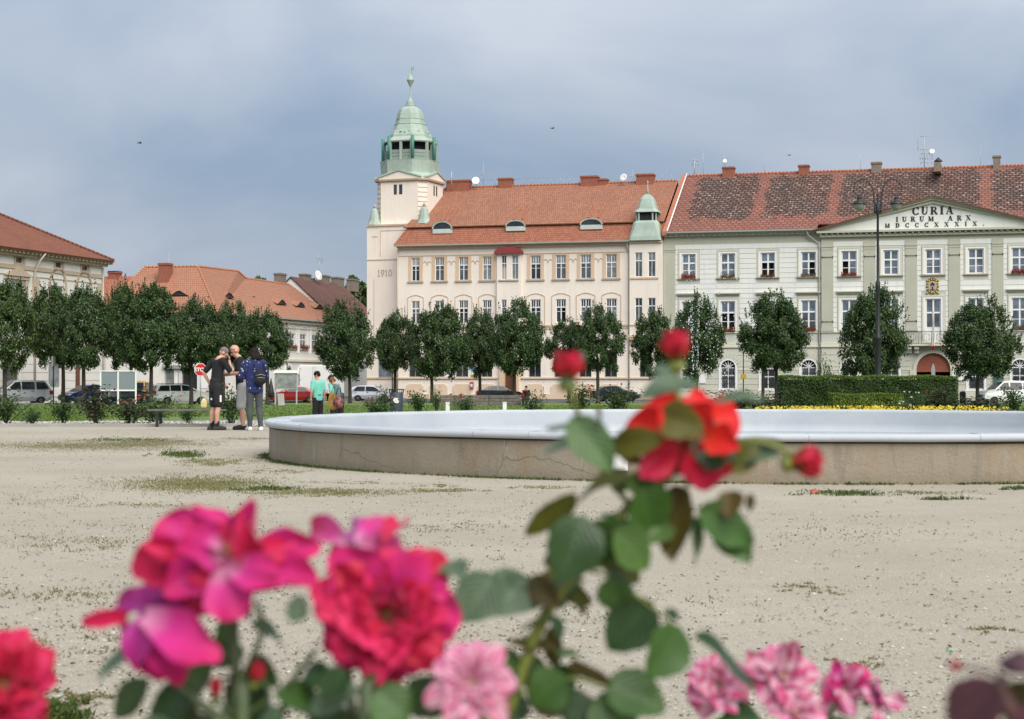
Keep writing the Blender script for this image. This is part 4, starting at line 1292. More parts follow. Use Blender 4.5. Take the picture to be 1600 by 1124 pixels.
# eaves cornice
b = MB()
for a, c, y_ in ((-.02, CX0 - .6, 0), (CX1 + .6, HX, 0)):
 b.box(a, c, y_ - .3, y_, cE - .42, cE - .24); b.box(a, c, y_ - .5, y_, cE - .238, cE - .1)
 x = a + .2
 while x < c - .2:
  b.box(x, x + .16, y_ - .44, y_ - .301, cE - .40, cE - .241); x += .55
zpc0, zpc1 = FC.z(1458, 367, RZ - .5), FC.z(1458, 357.5, RZ - .5)
b.box(CX0 - .15, CX1 + .15, RZ - .32, RZ, zpc0, zpc0 + .22); b.box(CX0 - .4, CX1 + .4, RZ - .62, RZ, zpc0 + .38, zpc1)
x = CX0 - .1
while x < CX1:
 b.box(x, x + .18, RZ - .5, RZ - .05, zpc0 + .221, zpc0 + .378); x += .55
b.build('cornice', M['curia_green'], hall)
b = MB(); b.box(-.02, CX0 - .5, -.78, -.48, cE - .1, cE + .05); b.build('gutter', M['gutter'], hall)
b = MB(); b.tube([(CX0 - 1.4, -.6, cE - .1), (CX0 - 1.3, -.45, cE - .5), (CX0 - .22, -.14, cE - 1.4), (CX0 - .22, -.14, .3)], .075, 8); b.build('drainpipe', M['pipe'], hall)
# roof
b = MB()
vx0, vx1 = FC.x(1040, -.6), FC.x(1072, HY)
xl = min(0.05, vx0)
rs_ = (cR - cE - .02) / (HY + .62)
for xa_, xb_, y0_ in ((0.0, CX0 - .35, -.62), (CX0 - .35, CX1 + .35, .3), (CX1 + .35, HX, -.62)):
 roof_slab(b, [(xa_, y0_, cE + .02 + (y0_ + .62) * rs_), (xb_, y0_, cE + .02 + (y0_ + .62) * rs_), (xb_, HY, cR), (xa_, HY, cR)], 0)
roof_slab(b, [(HX, 22.6, cE + .02), (0.0, 22.6, cE + .02), (0.0, HY, cR), (HX, HY, cR)], 0)
b.face([(0.02, 0, cE - .1), (0.02, HY, cR - .1), (0.02, 22, cE - .1)], 1)
M['tile_curia'] = tile_mat('tile_patched', (0.35, 0.145, 0.105), (0.26, 0.10, 0.075), (0.15, 0.085, 0.065), .6, .46, .6,
 strips=([(FC.x(a, 6), FC.x(c, 6)) for a, c in ((1083, 1181), (1197, 1297), (1313, 1531), (1551, 1760))], FC.z(1150, 341, 2), FC.z(1150, 276, 10.2)), slope=1.8, mortar=.085)
hroof = b.build('roof', [M['tile_curia'], M['curia_white']], hall)
b = MB(); ridge_caps(b, (0, HY, cR + .02), (HX, HY, cR + .02), .14); b.build('ridge_tiles', M['ridge_tile'], hroof)
b = MB()
b.faces([(0, -.8, cE + .1), (.42, -.8, cE + .1), (.42, HY, cR + .22), (0, HY, cR + .22), (0, -.8, cE - .3), (.42, -.8, cE - .3), (.42, HY, cR - .2), (0, HY, cR - .2)],
  [(0, 1, 2, 3), (1, 5, 6, 2), (0, 3, 7, 4), (0, 4, 5, 1)])
b.build('verge_wall', M['ridge_tile'], hroof)
b = MB(); b.tube([(.5, -.8, cE + .12), (.5, HY, cR + .24)], .08, 6); b.build('verge_flashing', M['white_paint'], hroof)
# pediment
zap = FC.z(1458, 307, RZ - .5)
mxp = (L2[2][0] + L2[2][1]) / 2
b = MB()
b.prism([(CX0 - .3, zpc1 + .001), (CX1 + .3, zpc1 + .001), (mxp, zap - .12)], RZ - .06, 1.0)
ped = b.build('pediment', M['curia_white'], hall)
b = MB()
for s_ in (-1, 1):
 ex = CX0 - .75 if s_ < 0 else CX1 + .75
 for (d0, d1, yo) in ((-.62, -.3, RZ - .3), (-.3, -.1, RZ - .5), (-.1, .06, RZ - .68)):
  z_e = zpc1 + .06
  pl = [(ex, z_e + d0 * .25), (mxp, zap + d0), (mxp, zap + d1), (ex, z_e + d1 * .25 + (.02 if d1 > 0 else 0))]
  if s_ > 0: pl = pl[::-1]
  b.prism(pl, yo, RZ - .061)
b.build('raking_cornice', M['curia_green'], ped)
b = MB()
for s_ in (-1, 1):
 ex = CX0 - .9 if s_ < 0 else CX1 + .9
 q = [(ex, RZ - .75, zpc1 + .09), (mxp, RZ - .75, zap + .08), (mxp, 9.0, zap + .08), (ex, 9.0, zpc1 + .09)]
 roof_slab(b, q if s_ < 0 else q[::-1], 0, .1)
b.build('pediment_roof', M['tile_brown'], ped)
yl = RZ - .06
inscription(hall, 'CURIA', FC.x(1426, yl), FC.x(1490.5, yl), FC.z(1458, 335.4, yl), FC.z(1458, 323, yl), yl, M['letter'])
inscription(hall, 'IURUM ARX', FC.x(1400.5, yl), FC.x(1517.5, yl), FC.z(1458, 345.6, yl), FC.z(1458, 337.8, yl), yl, M['letter'])
inscription(hall, 'MDCCCXXXIX.', FC.x(1383, yl), FC.x(1538, yl), FC.z(1458, 354.6, yl), FC.z(1458, 347.6, yl), yl, M['letter'])
# windows
def hall_window(x0, x1, z0, z1, y, kind, box_=None, open_=(), seed=0, glass=None):
 fw = .11
 gl = glass or [M[RND.choice(('glass_sky', 'glass_sky', 'glass_grey', 'glass_net'))] for _ in range(2)] + [M['glass_sky']] * 4
 w = window(hall, x0, x1, z0, z1, y + .1, 'six' if kind != 'door' else 'eight', gl, fw=fw, open_=open_)
 t = MB()
 for s_ in (-1, 1):
  xx = x0 if s_ < 0 else x1
  t.box(min(xx, xx + s_ * .2), max(xx, xx + s_ * .2), y - .05, y + .1, z0, z1 + .2)
  t.box(min(xx + s_ * .2, xx + s_ * .34), max(xx + s_ * .2, xx + s_ * .34), y - .08, y, z0, z1 + .34, 1)
 t.box(x0, x1, y - .05, y + .1, z1, z1 + .2); t.box(x0 - .2, x1 + .2, y - .08, y, z1 + .2, z1 + .34, 1)
 t.build('surround', [M['white_paint'], M['curia_trim']], w)
 if kind == 'hood':
  t = MB(); t.box(x0 - .5, x1 + .5, y - .3, y, z1 + .72, z1 + .84); t.box(x0 - .42, x1 + .42, y - .16, y, z1 + .58, z1 + .718); t.build('hood', M['curia_green'], w)
 elif kind == 'sill':
  t = MB(); t.box(x0 - .45, x1 + .45, y - .2, y + .09, z0 - .12, z0 - .001); t.build('sill', M['sill_stone'], w)
 if box_ is not None:
  flower_box(w, x0, x1, z0, y, box_, seed)
 return w

D = M['glass_dark']
top_open = {2: (0, 1, 3, 4), 3: (3, 4), 4: (0, 1)}
top_box = {0: .8, 1: .03, 2: .1, 3: .03, 4: .5, 8: .9}
low_box = {1: .35, 3: .35, 8: .1}
for k, (a, c) in enumerate(L1 + L2):
 y = 0 if k < 4 else RZ
 hall_window(a, c, cs1, ct1, y, 'sill', top_box.get(k), top_open.get(k, ()), 40 + k)
 if k == 6:
  hall_window(a, c, cl1 + .0, ct2, y, 'door', None, (), 0, [M['white_paint'], M['glass_grey'], M['glass_sky']] * 2)
 else:
  hall_window(a, c, cs2, ct2, y, 'hood', low_box.get(k), (0, 1, 3, 4) if k == 1 else (), 60 + k, M['glass_sky'] if k % 3 else [M['glass_grey'], M['glass_grey'], M['glass_sky']] * 2)
 if k == 6: continue
 arched = k in (1, 3, 4, 5, 8)
 zt = gw_t if arched else gw_t - .9
 m_, r_ = (a + c) / 2, (c - a) / 2
 zsp = zt - r_ if arched else zt
 w = window(hall, a, c, gw_b, zsp, y + .12, 'cross', M['glass_grey'] if k % 2 else D, fw=.09)
 grille(w, a, c, gw_b, zsp, y + .05, 6)
 t = MB()
 for s_ in (-1, 1):
  xx = a if s_ < 0 else c
  t.box(min(xx, xx + s_ * .22), max(xx, xx + s_ * .22), y - .09, y, gw_b - .02, zsp)
 t.box(a - .3, c + .3, y - .14, y + .1, gw_b - .18, gw_b - .021)
 if arched:
  arcp = [(m_ + r_ * math.cos(math.pi * i / 12), zsp + r_ * math.sin(math.pi * i / 12)) for i in range(13)]
  for i in range(12):       # arch ring and the wall left above it
   p, q = arcp[i], arcp[i + 1]
   po, qo = ((m_ + (p[0] - m_) * 1.2, zsp + (p[1] - zsp) * 1.2), (m_ + (q[0] - m_) * 1.2, zsp + (q[1] - zsp) * 1.2))
   t.prism([q, p, po, qo][::-1] if False else [p, po, qo, q], y - .09, y + .0)
   top = zt + .001
   t.face([(p[0], y - .001, p[1]), (p[0], y - .001, top), (q[0], y - .001, top), (q[0], y - .001, q[1])], 1)
   t.face([(p[0], y, p[1]), (q[0], y, q[1]), (q[0], y + .25, q[1]), (p[0], y + .25, p[1])], 0)
  t.build('surround', [M['white_paint'], M['curia_ground']], w)
  fan = MB()
  for i in range(1, 6):
   an = math.pi * i / 6
   fan.prism([(m_ + .04 * math.sin(an), zsp - .04 * math.cos(an)), (m_ + r_ * math.cos(an) + .03 * math.sin(an), zsp + r_ * math.sin(an) - .03 * math.cos(an)), (m_ + r_ * math.cos(an) - .03 * math.sin(an), zsp + r_ * math.sin(an) + .03 * math.cos(an)), (m_ - .04 * math.sin(an), zsp + .04 * math.cos(an))], y + .1, y + .16)
  fan.build('fanlight_bars', M['white_paint'], w)
  gl = MB(); gl.prism([(m_ + r_ * .98 * math.cos(math.pi * i / 12), zsp + r_ * .98 * math.sin(math.pi * i / 12)) for i in range(13)], y + .17, y + .19)
  gl.build('pane', D, w)
  vs_ = MB()
  for i in range(9):        # fanned blocks over the arch
   an = math.pi * (.12 + .76 * (i + .5) / 9); hw_ = .76 * math.pi / 9 * .46
   pts = [(m_ + rr_ * math.cos(an + s_ * hw_), zsp + rr_ * math.sin(an + s_ * hw_)) for rr_, s_ in ((r_ * 1.22, -1), (r_ * 2.1, -1), (r_ * 2.1, 1), (r_ * 1.22, 1))]
   if max(p[1] for p in pts) < cl0 - .12: vs_.prism(pts, y - .066, y)
  vs_.build('voussoirs', M['curia_ground'], w)
 else:
  t.box(a - .22, c + .22, y - .09, y, zsp, zsp + .2)
  t.build('surround', [M['white_paint'], M['curia_ground']], w)
# gateway
m_, r_ = (GT[0] + GT[1]) / 2, (GT[1] - GT[0]) / 2
zsp = gzs - r_
b = MB()
arcp = [(m_ + r_ * math.cos(math.pi * i / 20), zsp + r_ * math.sin(math.pi * i / 20)) for i in range(21)]
for i in range(20):
 p, q = arcp[i], arcp[i + 1]
 po, qo = ((m_ + (p[0] - m_) * 1.2, zsp + (p[1] - zsp) * 1.2), (m_ + (q[0] - m_) * 1.2, zsp + (q[1] - zsp) * 1.2))
 b.prism([p, po, qo, q], RZ - .16, RZ)
 b.face([(p[0], RZ - .002, p[1]), (p[0], RZ - .002, gzs + .01), (q[0], RZ - .002, gzs + .01), (q[0], RZ - .002, q[1])], 1)
 b.face([(p[0], RZ, p[1]), (q[0], RZ, q[1]), (q[0], RZ + .6, q[1]), (p[0], RZ + .6, p[1])], 0)
for s_ in (-1, 1):
 xx = m_ + s_ * r_
 b.box(min(xx, xx + s_ * .62), max(xx, xx + s_ * .62), RZ - .16, RZ, 0, zsp)
gate = b.build('gateway', [M['curia_trim'], M['curia_green']], hall)
b = MB()
zdoor = FC.z(1458, 581, RZ)
inner = [(m_ + r_ * math.cos(math.pi * i / 20), zsp + r_ * math.sin(math.pi * i / 20)) for i in range(21)]
zlow = max(zdoor, zsp)
b.prism([(m_ - r_, zdoor), (m_ + r_, zdoor)] + inner if zdoor < zsp else inner, RZ + .2, RZ + .28)
b.box(m_ - r_, m_ + r_, RZ + .14, RZ + .2, zdoor - .02, zdoor + .1)
for k in range(5):
 b.box(m_ - r_ * .8, m_ + r_ * .8, RZ + .18, RZ + .2, zdoor + .3 + k * .3, zdoor + .33 + k * .3)
b.build('door', M['rust_door'], gate)
b = MB(); b.box(m_ - r_, m_ + r_, RZ + 2.6, RZ + 2.7, 0, zdoor + .3); b.face([(m_ - r_, RZ + .3, 0), (m_ - r_, RZ + .3, zdoor), (m_ - r_, RZ + 2.6, zdoor), (m_ - r_, RZ + 2.6, 0)]); b.face([(m_ + r_, RZ + .3, 0), (m_ + r_, RZ + 2.6, 0), (m_ + r_, RZ + 2.6, zdoor), (m_ + r_, RZ + .3, zdoor)])
b.face([(m_ - r_, RZ + .29, zdoor), (m_ + r_, RZ + .29, zdoor), (m_ + r_, RZ + 2.6, zdoor), (m_ - r_, RZ + 2.6, zdoor)])
b.build('passage', M['dark'], gate)
# balcony
bx0, bx1 = FC.x(1413, RZ - 1.0), FC.x(1503, RZ - 1.0)
b = MB()
b.box(bx0, bx1, RZ - 1.05, RZ - .1, cl0 - .05, cl0 + .14)
balc = b.build('balcony', M['curia_trim'], hall)
for cx_ in (bx0 + .45, bx0 + 1.15, bx1 - 1.15, bx1 - .45):
 t = MB(); t.prism_z([(cx_ - .22, RZ - .85), (cx_ + .22, RZ - .85), (cx_ + .22, RZ - .17), (cx_ - .22, RZ - .17)], cl0 - .36, cl0 - .06)
 t.prism_z([(cx_ - .2, RZ - .45), (cx_ + .2, RZ - .45), (cx_ + .2, RZ - .17), (cx_ - .2, RZ - .17)], cl0 - .75, cl0 - .361); t.build('corbel', M['curia_trim'], balc)
t = MB()
zr0, zr1 = cl0 + .16, FC.z(1458, 517.5, RZ - 1)
t.box(bx0 + .05, bx1 - .05, RZ - 1.0, RZ - .95, zr1 - .05, zr1); t.box(bx0 + .05, bx1 - .05, RZ - 1.0, RZ - .95, zr0, zr0 + .04)
n_ = 34
for k in range(n_ + 1):
 xx = bx0 + .08 + (bx1 - bx0 - .16) * k / n_
 t.tube([(xx, RZ - .975, zr0), (xx, RZ - .975, zr1)], .028 if k % 8 == 0 else .013, 5)
for xx in (bx0 + .08, bx1 - .08):
 t.box(xx - .02, xx + .02, RZ - 1.0, RZ - .13, zr1 - .05, zr1)
 for k in range(5): t.tube([(xx, RZ - .9 + k * .18, zr0), (xx, RZ - .9 + k * .18, zr1)], .013, 5)
for k in range(4):
 xm_ = bx0 + .08 + (bx1 - bx0 - .16) * (k + .5) / 4
 t.tube([(xm_ + .35 * math.cos(a_), RZ - .985, (zr0 + zr1) / 2 + .35 * math.sin(a_)) for a_ in [2 * math.pi * i / 16 for i in range(17)]], .016, 5, cap=False)
t.build('railing', M['iron'], balc)
# coat of arms
ax, az_ = FC.x(1457.5, RZ), FC.z(1457.5, 447, RZ)
b = MB()
shield = [(-.38, .42), (-.42, -.1), (-.3, -.42), (0, -.62), (.3, -.42), (.42, -.1), (.38, .42), (0, .48)]
b.prism([(ax + p[0], az_ + p[1]) for p in shield], RZ - .14, RZ - .03)
arms = b.build('coat_of_arms', M['sill_stone'], hall)
b = MB()
for i in range(14):
 an = 2 * math.pi * i / 14
 b.ball((ax + .52 * math.cos(an), RZ - .1, az_ - .05 + .66 * math.sin(an)), (.12, .07, .13), 0, 6, 4)
for k in range(5):
 b.ball((ax - .3 + .15 * k, RZ - .12, az_ + .66 + .07 * (2 - abs(k - 2))), .08, 0, 6, 4)
for s_ in (-1, 1):
 b.ball((ax + s_ * .52, RZ - .1, az_ - .72), (.16, .07, .08), 0, 6, 4); b.ball((ax + s_ * .5, RZ - .1, az_ + .5), (.13, .07, .11), 0, 6, 4)
b.build('gilt_frame', M['gold'], arms)
b = MB()
for p_ in ((-.12, .12), (.12, .12), (0, -.2), (0, .22)):
 b.box(ax + p_[0] - .06, ax + p_[0] + .06, RZ - .17, RZ - .141, az_ + p_[1] - .12, az_ + p_[1] + .12)
b.box(ax - .22, ax + .22, RZ - .168, RZ - .141, az_ - .42, az_ - .34)
b.build('charge', M['iron'], arms)
# roof furniture
for a, c, t_, q in ((1129, 1147, 263.5, HY - .5), (1248, 1264, 260.5, HY - .5)):
 chimney(hroof, FC.x(a, q), FC.x(c, q), q, q + 1.0, cR - .8, FC.z((a + c) / 2, t_, q), M['brick'])
chimney(hroof, FC.x(1362.5, HY), FC.x(1378, HY), HY - .5, HY + .4, cR - .8, FC.z(1370, 257, HY), M['brick_grey'], True, 0)
chimney(hroof, FC.x(1552.5, HY), FC.x(1564, HY), HY - .5, HY + .4, cR - .8, FC.z(1558, 247, HY), M['brick_grey'], True, 0)
b = MB(); x_ = FC.x(1467, HY); b.box(x_ - .35, x_ + .35, 6.8, HY, cR - .8, FC.z(1467, 261, HY)); zq_ = FC.z(1467, 261, HY)
b.lathe([(.2, zq_), (.2, zq_ + .45), (.42, zq_ + .5), (.42, zq_ + .58), (.1, zq_ + .85), (.03, zq_ + .95)], x_, HY - .35, 12, 1); b.build('roof_vent', [M['brick_grey'], M['iron']], hroof)
mast(hroof, FC.x(1085.5, HY), HY, cR - .3, FC.z(1085, 247, HY), ((FC.z(1085, 256, HY), .7, 3), (FC.z(1085, 251, HY), .5, 2)), .06)
mast(hroof, FC.x(1099, HY), HY, cR - .3, FC.z(1099, 234, HY), (), .025)
mast(hroof, FC.x(1131, HY), HY, cR - .3, FC.z(1131, 240, HY), ((FC.z(1131, 247, HY), .6, 2),), .03)
dish(hroof, FC.x(1133, HY), HY, FC.z(1133, 252, HY), .22)
mast(hroof, FC.x(1445, HY), HY, cR - .3, FC.z(1445, 207, HY), ((FC.z(1445, 213, HY), 1.2, 0), (FC.z(1445, 234, HY), 1.3, 0), (FC.z(1445, 240, HY), .9, 4), (FC.z(1445, 247, HY), 1.4, 6), (FC.z(1445, 254, HY), 1.2, 4)), .045)
mast(hroof, FC.x(1435, HY), HY, FC.z(1435, 236, HY), FC.z(1435, 200, HY), (), .02)
dish(hroof, FC.x(1457, HY), HY, FC.z(1457, 237, HY), .26, .2)
for px_, t_ in ((1195, 241), (1345, 236), (1533, 227)):
 mast(hroof, FC.x(px_, HY), HY, cR - .2, FC.z(px_, t_, HY), (), .018, 'lightning_rod')
b = MB(); x_ = FC.x(1306, 3.4); z_ = FC.z(1306, 339, 3.4); b.box(x_ - .4, x_ + .4, 2.9, 4.0, z_ - .45, z_ + .3); sk = b.build('roof_hatch', M['brick_grey'], hroof)
# plaques on the ground floor
b = MB(); b.box(FC.x(1487.5, RZ), FC.x(1505, RZ), RZ - .22, RZ - .17, FC.z(1496, 594.5, RZ), FC.z(1496, 580.5, RZ)); pq = b.build('plaque', M['white_paint'], hall)
b = MB(); b.prism([(FC.x(1497.5, RZ) + .2 * math.cos(i * math.pi / 6), FC.z(1498, 586, RZ) + .26 * math.sin(i * math.pi / 6)) for i in range(12)], RZ - .235, RZ - .221); b.build('emblem', M['steel'], pq)
b = MB(); b.box(FC.x(1552, RZ), FC.x(1568, RZ), RZ - .2, RZ - .13, FC.z(1560, 606, RZ), FC.z(1560, 583, RZ)); b.build('shutter', mat('green_shutter', (.05, .13, .10), .6, .1), hall)
b = MB(); b.box(FC.x(1092.5), FC.x(1102.5), -.12, -.06, FC.z(1097, 599), FC.z(1097, 586.5)); b.build('notice', M['white_paint'], hall)
b = MB(); b.box(FC.x(1074), FC.x(1077), -.1, -.05, FC.z(1075, 600), FC.z(1075, 588)); b.build('meter_box', M['steel'], hall)
# flag hanging from the balcony
b = MB()
fx, fy = FC.x(1457, RZ - 1.3), RZ - 1.45
zft, zfb = FC.z(1457, 487, RZ - 1.4), FC.z(1457, 545, RZ - 1.4)
b2 = MB()
nu, nv = 10, 14
for j in range(nv):
 for i in range(nu):
  def fp(i, j):
   u, v = i / nu, j / nv
   w_ = .05 + .13 * v
   return (fx + (u - .5) * 2 * w_ + .1 * math.sin(v * 3), fy + .14 * math.sin(u * 11 + v * 2) * (.3 + v), zft + (zfb - zft) * v + .05 * math.sin(u * 9))
  b.face([fp(i, j), fp(i + 1, j), fp(i + 1, j + 1), fp(i, j + 1)][::-1], 0 if j < nv - 1 else 1, True)
flag = thing('flag', 'white flag with red lower end hanging over the balcony rail', 'flag', (FC.o.x, FC.o.y, -1.1), ROW_ANG)
b.build('cloth', [M['white_paint'], M['red_paint']], flag)
b = MB(); b.tube([(fx, RZ - 1.0, zr1 - .3), (fx, fy, zft + .1)], .025, 6); b.build('pole', M['brown_door'], flag)

# ------------------------------------------------------------------ the white corner house on the left
SIDE_ANG = ROW_ANG + math.pi / 2

def frame_at(px, d, ang):
 p = gp(px, d)
 return Frame((p.x, p.y), ang, gz(d))

FL = frame_at(160, 150, SIDE_ANG)
lzb = FL.zb
left = thing('corner_house', 'white stuccoed corner house with brown hipped roof and little attic windows', 'building', (FL.o.x, FL.o.y, lzb), SIDE_ANG)
LX = FL.x(-260)
LD = 16.0
lE = FL.z(100, 398, -.9)
att = [(23.5, 36), (85.5, 97), (127, 138)]
za0, za1 = FL.z(91, 419, 0), FL.z(91, 409, 0)
lband0, lband1 = FL.z(120, 431, 0), FL.z(120, 425, 0)
wl = [(14, 38), (79, 100), (121, 140)]
wz0, wz1 = FL.z(90, 500, 0), FL.z(90, 447, 0)
gw = [(76, 95), (118, 126)]
gz0, gz1 = FL.z(90, 606, 0), FL.z(90, 566, 0)
ops = [(FL.x(a), FL.x(c), za0, za1) for a, c in att] + [(FL.x(a), FL.x(c), wz0, wz1) for a, c in wl] + [(FL.x(76), FL.x(95), gz0, gz1), (FL.x(118), FL.x(127), 0.1, gz1), (FL.x(4), FL.x(30), .2, FL.z(17, 572))]
b = MB()
wall_grid(b, LX, 0, 0, lE, 0, ops, 0, .25)
b.face([(0, 0, 0), (0, LD, 0), (0, LD, lE), (0, 0, lE)], 0)
b.face([(LX, 0, 0), (LX, 0, lE), (LX, LD, lE), (LX, LD, 0)], 0)
b.build('wall', M['white_wall'], left)
b = MB()
bands(left, 'ground_course', M['white_wall'], LX, -.02, .6, FL.z(90, 545), 0, [(o[0] - .12, o[1] + .12, o[2] - .1, o[3] + .15) for o in ops[6:]], .62, .05, .05)
b = MB()
b.box(LX, 0.02, -.1, 0, lband0, lband1); b.box(LX, .02, -.06, 0, lband0 - .5, lband0 - .44)
b.box(-.9, .02, -.07, 0, FL.z(150, 545), lband0 - .51)
b.box(FL.x(55) - .5, FL.x(55) + .5, -.07, 0, FL.z(55, 545), lband0 - .51)
zfl = FL.z(90, 540); b.box(LX, .05, -.18, 0, zfl, zfl + .3)
b.build('string_course', M['beige_trim'], left)
b = MB()
b.box(LX, .3, -.35, 0, lE - .5, lE - .3); b.box(LX, .8, -.8, 0, lE - .12, lE + .02)
x = LX
while x < .5:
 b.box(x, x + .22, -.7, -.05, lE - .298, lE - .121); x += .62
b.build('cornice', M['beige_trim'], left)
for i, (a, c, z0, z1) in enumerate(ops[:3]):
 w = window(left, a, c, z0, z1, .12, 'one', M['glass_dark'], M['beige_trim'], .08)
 t = MB()
 t.box(a - .22, c + .22, -.06, 0, z1, z1 + .2); t.box(a - .22, c + .22, -.06, 0, z0 - .2, z0); t.box(a - .22, a, -.06, 0, z0, z1); t.box(c, c + .22, -.06, 0, z0, z1)
 t.build('surround', M['beige_trim'], w)
for i, (a, c, z0, z1) in enumerate(ops[3:6]):
 w = window(left, a, c, z0, z1, .14, 'six', M['glass_grey'], M['white_paint'], .1)
 t = MB(); mx, hw = (a + c) / 2, (c - a) / 2
 if i == 0:
  t.box(a - .35, a, -.14, 0, z0, z1 + .2); t.box(c, c + .35, -.14, 0, z0, z1 + .2)
  t.box(a - .5, c + .5, -.2, 0, z1 + .2, z1 + .45)
  t.prism([(a - .65, z1 + .451), (c + .65, z1 + .451), (c + .65, z1 + .55), (mx, z1 + 1.15), (a - .65, z1 + .55)], -.3, 0)
 else:
  for k in range(12):
   a0, a1 = math.pi * k / 12, math.pi * (k + 1) / 12
   q = [(mx + r_ * math.cos(t_), z1 + .1 + r_ * math.sin(t_)) for r_, t_ in ((hw + .1, a0), (hw + .32, a0), (hw + .32, a1), (hw + .1, a1))]
   t.prism(q, -.1, 0)
  t.box(a - .32, a - .1, -.1, 0, z0, z1 + .1); t.box(c + .1, c + .32, -.1, 0, z0, z1 + .1)
 t.build('surround', M['beige_trim'], w)
a, c, z0, z1 = ops[6]; window(left, a, c, z0, z1, .12, 'one', M['glass_net'], M['gutter'], .1)
a, c, z0, z1 = ops[7]; b = MB(); b.box(a, c, .12, .2, z0, z1); b.build('door', M['brown_door'], left)
a, c, z0, z1 = ops[8]; window(left, a, c, z0, z1, .12, 'one', M['glass_dark'], M['gutter'], .1)
b = MB(); b.tube([(FL.x(56), -.85, lE - .1), (FL.x(53.5), -.5, lE - .7), (FL.x(52), -.14, lE - 1.6), (FL.x(52), -.14, .3)], .09, 8); b.build('drainpipe', M['pipe'], left); b = MB(); b.tube([(-.12, -.12, lE - .6), (-.12, -.12, .3)], .08, 8); b.build('drainpipe', M['pipe'], left)
lry = LD / 2
ex = FL.x(177, -.9)
# hip: from the corner of the eaves up to the ridge
rx = ex - (LD / 2 + .9)
# height of the ridge from the slope of the hip line seen in the photograph
zr_ = lE + (LD / 2 + .9) * .52
b = MB()
roof_slab(b, [(LX, -.95, lE + .03), (ex, -.95, lE + .03), (rx, lry, zr_), (LX, lry, zr_)])
b.build('roof', tile_mat('tile_brown_x', (0.23, 0.085, 0.05), (0.30, 0.11, 0.062), (0.13, 0.06, 0.045), .2, .3, .45, slope=2.2), left)
b = MB()
roof_slab(b, [(ex, -.95, lE + .03), (ex, LD + .95, lE + .03), (rx, lry, zr_)])
roof_slab(b, [(ex, LD + .95, lE + .03), (LX, LD + .95, lE + .03), (LX, lry, zr_), (rx, lry, zr_)])
r2 = b.build('hip_roof', tile_mat('tile_brown_y', (0.20, 0.075, 0.045), (0.26, 0.095, 0.055), (0.11, 0.05, 0.04), .2, .3, .45, axis='Y', slope=2.2), left)
b = MB(); ridge_caps(b, (ex, -.95, lE + .05), (rx, lry, zr_ + .05), .13); b.build('hip_tiles', M['tile_brown'], left)

# ------------------------------------------------------------------ the orange-roofed house with eyebrow dormers
FM = frame_at(335, 164, SIDE_ANG)            # its long side, running away to the right
mid = thing('long_house', 'low white house with sweeping orange tile roof and eyebrow dormers behind the trees', 'building', (FM.o.x, FM.o.y, FM.zb), SIDE_ANG)
FF = Frame(FM.o, ROW_ANG + math.radians(4), FM.zb)    # its short front
MX = FM.x(523)
mE = FM.z(448, 497.5, -.5)
mwin = [(469, 478.5), (487.5, 496.5), (505, 514), (452, 461)]
mz0, mz1 = FM.z(474, 545), FM.z(474, 522.5)
mops = [(FM.x(a), FM.x(c), mz0, mz1) for a, c in mwin]
gops = [(FM.x(466.5), FM.x(475), FM.z(470, 604), FM.z(470, 576.5)), (FM.x(446), FM.x(455), FM.z(450, 604), FM.z(450, 574))]
b = MB()
wall_grid(b, 0, MX, 0, mE, 0, mops + gops, 0, .25)
b.face([(MX, 0, 0), (MX, 11, 0), (MX, 11, mE), (MX, 0, mE)])
b.build('wall', M['white_wall'], mid)
for i, (a, c, z0, z1) in enumerate(mops):
 w = window(mid, a, c, z0, z1, .1, 'cross', M['glass_grey'], M['white_paint'], .09)
 t = MB(); mx, hw = (a + c) / 2, (c - a) / 2 + .3
 for k in range(10):
  a0, a1 = math.pi * k / 10, math.pi * (k + 1) / 10
  t.prism([(mx + (hw + r_) * math.cos(t_), z1 + .25 + .55 * (1 + r_) * math.sin(t_)) for r_, t_ in ((0, a0), (.2, a0), (.2, a1), (0, a1))], -.08, 0)
 t.box(mx - hw - .2, mx - hw, -.08, 0, z0 - .5, z1 + .25); t.box(mx + hw, mx + hw + .2, -.08, 0, z0 - .5, z1 + .25)
 t.build('surround', M['white_paint'], w)
 t = MB(); t.box(a - .3, c + .3, -.2, .09, z0 - .14, z0); t.build('sill', M['sill_stone'], w)
 flower_box(w, a - .1, c + .1, z0, 0, .8 if i == 0 else .15, 90 + i)
for a, c, z0, z1 in gops:
 w = window(mid, a, c, z0, z1, .1, 'one', M['glass_dark'], M['white_paint'], .08)
 t = MB(); mx, hw = (a + c) / 2, (c - a) / 2 + .02
 for k in range(10):
  a0, a1 = math.pi * k / 10, math.pi * (k + 1) / 10
  t.prism([(mx + (hw + r_) * math.cos(t_), z1 - .6 + (hw + r_) * math.sin(t_)) for r_, t_ in ((0, a0), (.25, a0), (.25, a1), (0, a1))], -.08, 0)
 t.build('arch', M['white_paint'], w)
b = MB()
zf_ = FM.z(480, 564); b.box(0, MX, -.2, 0, zf_ - .12, zf_ + .12); b.box(0, MX, -.35, 0, mE - .45, mE - .2); b.box(0, MX, -.1, 0, mE - 1.0, mE - .9)
b.build('cornice', M['curia_trim'], mid)
b = MB(); b.box(-.3, MX, -.68, -.45, mE - .12, mE + .02); b.tube([(FM.x(447), -.5, mE - .1), (FM.x(447), -.12, mE - .8), (FM.x(447), -.12, .2)], .08, 8); b.build('gutter', M['gutter'], mid)
